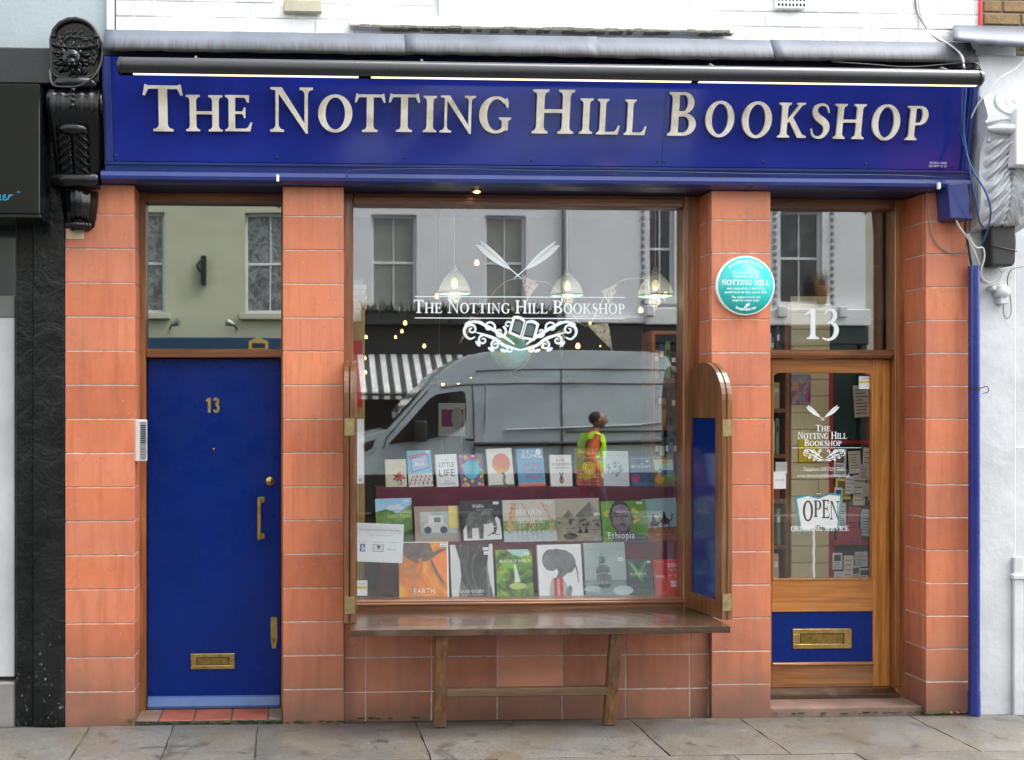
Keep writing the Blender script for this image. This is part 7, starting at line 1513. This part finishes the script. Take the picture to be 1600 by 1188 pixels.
# body: sides lean in towards the roof
def body(prof, y0, y1, m, name):
    n_ = len(prof); mb = MB(); rowsY = [(y0, .0), (y0 - .03, .02), (y0 - .12, .05), (y1 + .12, .05), (y1 + .03, .02), (y1, 0)]; vs_ = []
    inn = lambda z_: .10 * max(0, (z_ - 1.15) / 1.5) ** 1.3
    for r_, (y_, infl) in enumerate(rowsY):
        for (x, z_) in prof:
            cx_, cz_ = (xn + xr_) / 2, 1.3; k_ = inn(z_); yy = y_ - (k_ if r_ < 3 else -k_) ; f_ = infl * .45
            vs_.append((x + (f_ if x > cx_ else -f_) * .6, yy, z_ + (f_ * .55 if z_ > 2.2 else 0)))
    mb.add(vs_, [(r_ * n_ + i, r_ * n_ + (i + 1) % n_, (r_ + 1) * n_ + (i + 1) % n_, (r_ + 1) * n_ + i) for r_ in range(5) for i in range(n_)], m, True)
    mb.add(vs_[:n_], [list(range(n_))], m); mb.add(vs_[-n_:], [list(range(n_ - 1, -1, -1))], m); return mb.build(name, m, van)
body(prof_, -VA, -VA - 2.0, VP, 'body')
inn_ = lambda z_: .10 * max(0, (z_ - 1.15) / 1.5) ** 1.3
def side_poly(pts, m, name, lift=.004, parent=None):
    mb = MB(); q_ = [vv(px, py) for px, py in pts]; mb.add([(x, -VA - inn_(z_) + lift, z_) for x, z_ in q_], [list(range(len(q_)))], m); return mb.build(name, m, parent or van)
def side_line(pts, r_, m, name, lift=.0):
    P_ = [vv(px, py) for px, py in pts]; return MB().tube([(x, -VA - inn_(z_) + lift, z_) for x, z_ in P_], r_, m, 6).build(name, m, van)
side_poly([(607, 694), (640, 659), (673, 622), (684, 616), (700, 613.5), (722, 611), (727, 613), (729, 625), (729, 655), (726, 664), (718, 672), (700, 679), (672, 685), (640, 690)], VG, 'side_window')
LN = M('panel_gap', (.05, .052, .055), .6)
for pts, nm in (([(745, 580), (800, 577.5), (900, 577), (1000, 577), (1046, 578)], 'roof_gutter'), ([(690, 606), (730, 601), (800, 599.5), (900, 599), (1050, 600)], 'body_seam'), ([(879, 578), (879, 720), (879, 760)], 'sliding_door_gap'), ([(739, 602), (741, 640), (741, 700), (738, 760)], 'door_gap'), ([(669, 610), (640, 643), (604, 684), (600, 700)], 'pillar_seam')): side_line(pts, .010, LN, nm)
side_line([(790, 672), (880, 669), (1000, 664), (1035, 660), (1042, 650)], .018, VP, 'swage_line'); side_line([(760, 668), (761, 600)], .014, VP, 'panel_rib'); side_line([(885, 674.5), (1050, 673)], .014, LN, 'door_rail'); side_line([(742, 694), (900, 693), (1052, 690)], .03, VB, 'rubbing_strip')
side_poly([(560, 742), (1056, 738), (1056, 798), (560, 800)], VB, 'lower_body_shade', .006)  # black sheet over the lower side, added to paint in the body's shade
side_poly([(560, 690), (592, 682), (586, 704), (572, 712), (560, 702)], M('headlamp', (.5, .52, .55), .1, metal=.3), 'headlight'); side_poly([(563, 694), (586, 687), (582, 700), (570, 706)], VB, 'headlight_inner', .007)
MB().bbox(vv(727, 0)[0], vv(735, 0)[0] + .06, -VA - .01, -VA + .03, vv(0, 690)[1], vv(0, 686)[1], .01).build('door_handle', VB, van)
x, z_ = vv(655, 690); mir = MB().bbox(x - .08, x + .1, -VA + .02, -VA + .24, z_, z_ + .32, .04, seg=2).build('wing_mirror', VB, van)
# windscreen, wheels, arches, bumper
wsx = [vv(669, 606), vv(609, 672)]
MB().add([(wsx[0][0] - .012, -VA - .28, wsx[0][1] + .0), (wsx[0][0] - .012, -VA - 1.72, wsx[0][1]), (wsx[1][0] - .02, -VA - 1.86, wsx[1][1] + .02), (wsx[1][0] - .02, -VA - .14, wsx[1][1] + .02)], [(0, 1, 2, 3)]) 
wm_ = MB(); wm_.add([(wsx[0][0] - .05, -VA - .28, wsx[0][1] + .02), (wsx[0][0] - .05, -VA - 1.72, wsx[0][1] + .02), (wsx[1][0] - .05, -VA - 1.86, wsx[1][1] + .03), (wsx[1][0] - .05, -VA - .14, wsx[1][1] + .03)], [(0, 1, 2, 3)]); wm_.build('windscreen', VG, van)
for cxp in (xn + .92, xr_ - 1.25):
    for s_, y_ in ((1, -VA - .02), (-1, -VA - 1.98)):
        mb = MB(); mb.lathe([(.20, -.1), (.31, -.11), (.345, -.06), (.345, .06), (.31, .11), (.20, .1)], (cxp, y_ - .1 * s_, .219), M('tyre_rubber', (.015, .015, .016), .8), 28, 'Y'); wo_ = mb.build('wheel', None, van)
        MB().lathe([(0, .10), (.06, .10), (.12, .06), (.20, .075), (.205, -.05)] if s_ < 0 else [(0, -.10), (.06, -.10), (.12, -.06), (.20, -.075), (.205, .05)], (cxp, y_ - .1 * s_, .219), M('hubcap_grey', (.3, .31, .32), .35, metal=.5), 24, 'Y').build('rim', None, wo_)
    MB().prism(ell(cxp, .219, .43, .43, 24, 0, 180), BACK(VA + .001), .0, .008).build('wheel_arch', VB, van)
MB().bbox(xn - .08, xn + .10, -VA - 1.98, -VA - .02, .22, .62, .05, seg=2).build('bumper', VB, van)

# ------------------------------------------------------------------ person in a hi-vis vest walking by the van
def person():
    pa = 9.5; x, z_ = vz(922, 640, pa); base = Vector((x, -pa, -.122)); Hh = vz(0, 644, pa)[1] + .122
    k_ = Hh / 1.76
    J = {'pel': (0, 0, .96), 'spine': (.01, 0, 1.14), 'chest': (.025, 0, 1.32), 'neck': (.045, 0, 1.48), 'head': (.07, 0, 1.57),
         'shL': (.02, .19, 1.42), 'elL': (-.07, .25, 1.15), 'wrL': (.03, .25, .93), 'shR': (.02, -.19, 1.42), 'elR': (.0, -.25, 1.14), 'wrR': (.16, -.23, .97),
         'hiL': (0, .09, .92), 'knL': (.12, .095, .52), 'anL': (.10, .10, .09), 'toL': (.27, .11, .03), 'hiR': (0, -.09, .92), 'knR': (-.03, -.095, .50), 'anR': (-.24, -.10, .13), 'toR': (-.12, -.11, .03)}
    Rr = {'pel': (.165, .165), 'spine': (.17, .165), 'chest': (.185, .17), 'neck': (.06, .06), 'head': (.065, .07), 'shL': (.09, .09), 'elL': (.062, .062), 'wrL': (.034, .034), 'shR': (.075, .075), 'elR': (.05, .05), 'wrR': (.034, .034), 'hiL': (.10, .10), 'knL': (.066, .066), 'anL': (.045, .045), 'toL': (.04, .03), 'hiR': (.10, .10), 'knR': (.066, .066), 'anR': (.045, .045), 'toR': (.04, .03)}
    E = [('pel', 'spine'), ('spine', 'chest'), ('chest', 'neck'), ('neck', 'head'), ('chest', 'shL'), ('shL', 'elL'), ('elL', 'wrL'), ('chest', 'shR'), ('shR', 'elR'), ('elR', 'wrR'), ('pel', 'hiL'), ('hiL', 'knL'), ('knL', 'anL'), ('anL', 'toL'), ('pel', 'hiR'), ('hiR', 'knR'), ('knR', 'anR'), ('anR', 'toR')]
    for s_, sg in (('L', 1), ('R', -1)):     # palm and five fingers
        w_ = Vector(J['wr' + s_]); pm_ = w_ + Vector((.01, 0, -.075)); J['pa' + s_] = tuple(pm_); Rr['pa' + s_] = (.03, .018); E.append(('wr' + s_, 'pa' + s_))
        for f_, (dx, dz, L_) in enumerate(((-.03, -.02, .06), (-.012, -.03, .07), (.006, -.03, .065), (.022, -.022, .055), (.04, .02, .045))):
            a_ = pm_ + Vector((dx, 0, dz)); b_ = a_ + Vector((.01 + dx * .2, -.008 * sg, -L_ * .6)); c_ = b_ + Vector((.012, -.02 * sg, -L_ * .4))
            for q_, v_ in (('a', a_), ('b', b_), ('c', c_)): J['f%d%s%s' % (f_, q_, s_)] = tuple(v_); Rr['f%d%s%s' % (f_, q_, s_)] = (.009, .009)
            E += [('pa' + s_, 'f%da%s' % (f_, s_)), ('f%da%s' % (f_, s_), 'f%db%s' % (f_, s_)), ('f%db%s' % (f_, s_), 'f%dc%s' % (f_, s_))]
    names = list(J); me = bpy.data.meshes.new('p'); me.from_pydata([Vector(J[n_]) * k_ for n_ in names], [(names.index(a), names.index(b)) for a, b in E], []); ob = bpy.data.objects.new('p', me); COL.objects.link(ob)
    ob.modifiers.new('s', 'SKIN'); ob.modifiers.new('u', 'SUBSURF').levels = 1
    for i, n_ in enumerate(names): me.skin_vertices[0].data[i].radius = (Rr[n_][0] * k_, Rr[n_][1] * k_); me.skin_vertices[0].data[i].use_root = n_ == 'pel'
    dg = bpy.context.evaluated_depsgraph_get(); m2 = bpy.data.meshes.new_from_object(ob.evaluated_get(dg)); bpy.data.objects.remove(ob)
    bm = bmesh.new(); bm.from_mesh(m2)
    SK, OR, NV, SHOE, HV, HAIR, RS = M('dark_skin', (.20, .11, .07), .5), M('orange_sleeve', (.55, .10, .02), .8), M('navy_trousers', (.012, .015, .03), .85), M('black_boots', (.012, .011, .01), .5), M('hi_vis_yellow', (.42, .72, .02), .7, var=.05), M('close_cropped_hair', (.02, .016, .014), .9), M('reflective_band', (.38, .40, .40), .4)
    for f_ in bm.faces:
        c_ = f_.calc_center_median() / k_; ax_ = abs(c_.y)
        f_.smooth = True
        if c_.z > 1.50: f_.material_index = 0
        elif ax_ > .235 and c_.z > .96: f_.material_index = 1
        elif ax_ > .19 and c_.z > .7: f_.material_index = 0
        elif c_.z > .98: f_.material_index = 1
        elif c_.z > .10: f_.material_index = 2
        else: f_.material_index = 3
    # head with face, joined to the body mesh
    hmb = MB(); hc = Vector((.085, 0, 1.645)) * k_; n_ = 20; vs_ = []; kk = 14
    for i in range(kk + 1):
        t_ = math.pi * i / kk
        for j in range(n_):
            a_ = 2 * math.pi * j / n_; u_ = Vector((.098 * math.sin(t_) * math.cos(a_), .076 * math.sin(t_) * math.sin(a_), .118 * math.cos(t_)))
            if u_.z < -.02: u_.x = u_.x * (1 - .2 * min(1, -u_.z / .11)) + .018 * min(1, -u_.z / .1); u_.y *= 1 - .32 * min(1, -u_.z / .11)
            if u_.x > .07 and abs(u_.y) < .02 and -.04 < u_.z < .015: u_.x += .018
            if u_.x > .05 and .01 < abs(u_.y) < .05 and .0 < u_.z < .03: u_.x -= .008
            vs_.append(hc + u_ * k_)
    hmb.add(vs_, [(i * n_ + j, (i + 1) * n_ + j, (i + 1) * n_ + (j + 1) % n_, i * n_ + (j + 1) % n_) for i in range(kk) for j in range(n_)])
    for s_ in (-1, 1): hmb.ball(hc + Vector((-.005, s_ * .078, -.005)) * k_, (.018 * k_, .008 * k_, .03 * k_), None, 8, 6)
    o0 = len(bm.verts); nv = [bm.verts.new(v_) for v_ in hmb.v]
    for f_ in hmb.f:
        try: q_ = bm.faces.new([nv[i] for i in f_]); q_.smooth = True; q_.material_index = 0
        except ValueError: pass
    bm.normal_update(); me = bpy.data.meshes.new('body'); 
    vest = bm.copy()
    bm.to_mesh(me); bm.free()
    for m_ in (SK, OR, NV, SHOE): me.materials.append(m_)
    root = thing('person', base, 'person in a yellow hi-vis vest over orange sleeves walking past the van', 'person', None, (0, 0, 0)); root.scale = (1.28, 1.15, 1)
    link('body', me, root)
    # vest: the torso surface pushed outwards, with reflective bands
    for v_ in vest.verts: pass
    kill = [f_ for f_ in vest.faces if (f_.calc_center_median().z / k_ < 1.02 and abs(f_.calc_center_median().y) / k_ > .18) or not (.84 < f_.calc_center_median().z / k_ < 1.47 and abs(f_.calc_center_median().y) / k_ < .238)]
    bmesh.ops.delete(vest, geom=kill, context='FACES'); bmesh.ops.subdivide_edges(vest, edges=vest.edges[:], cuts=2, use_grid_fill=True); vest.normal_update()
    for v_ in vest.verts: v_.co += v_.normal * .018
    for f_ in vest.faces:
        c_ = f_.calc_center_median() / k_; f_.smooth = True; f_.material_index = 1 if (1.08 < c_.z < 1.13 or .92 < c_.z < .965 or (c_.z > 1.13 and .10 < abs(c_.y) < .135)) else 0
    me = bpy.data.meshes.new('vest'); vest.to_mesh(me); vest.free(); me.materials.append(HV); me.materials.append(RS); link('hi_vis_vest', me, root)
    hm_ = MB(); hm_.ball(hc + Vector((-.022, 0, .03)) * k_, (.082 * k_, .0775 * k_, .094 * k_), HAIR, 16, 10); hm_.v = [v_ for v_ in hm_.v]; hm_.build('hair', None, root)
person()
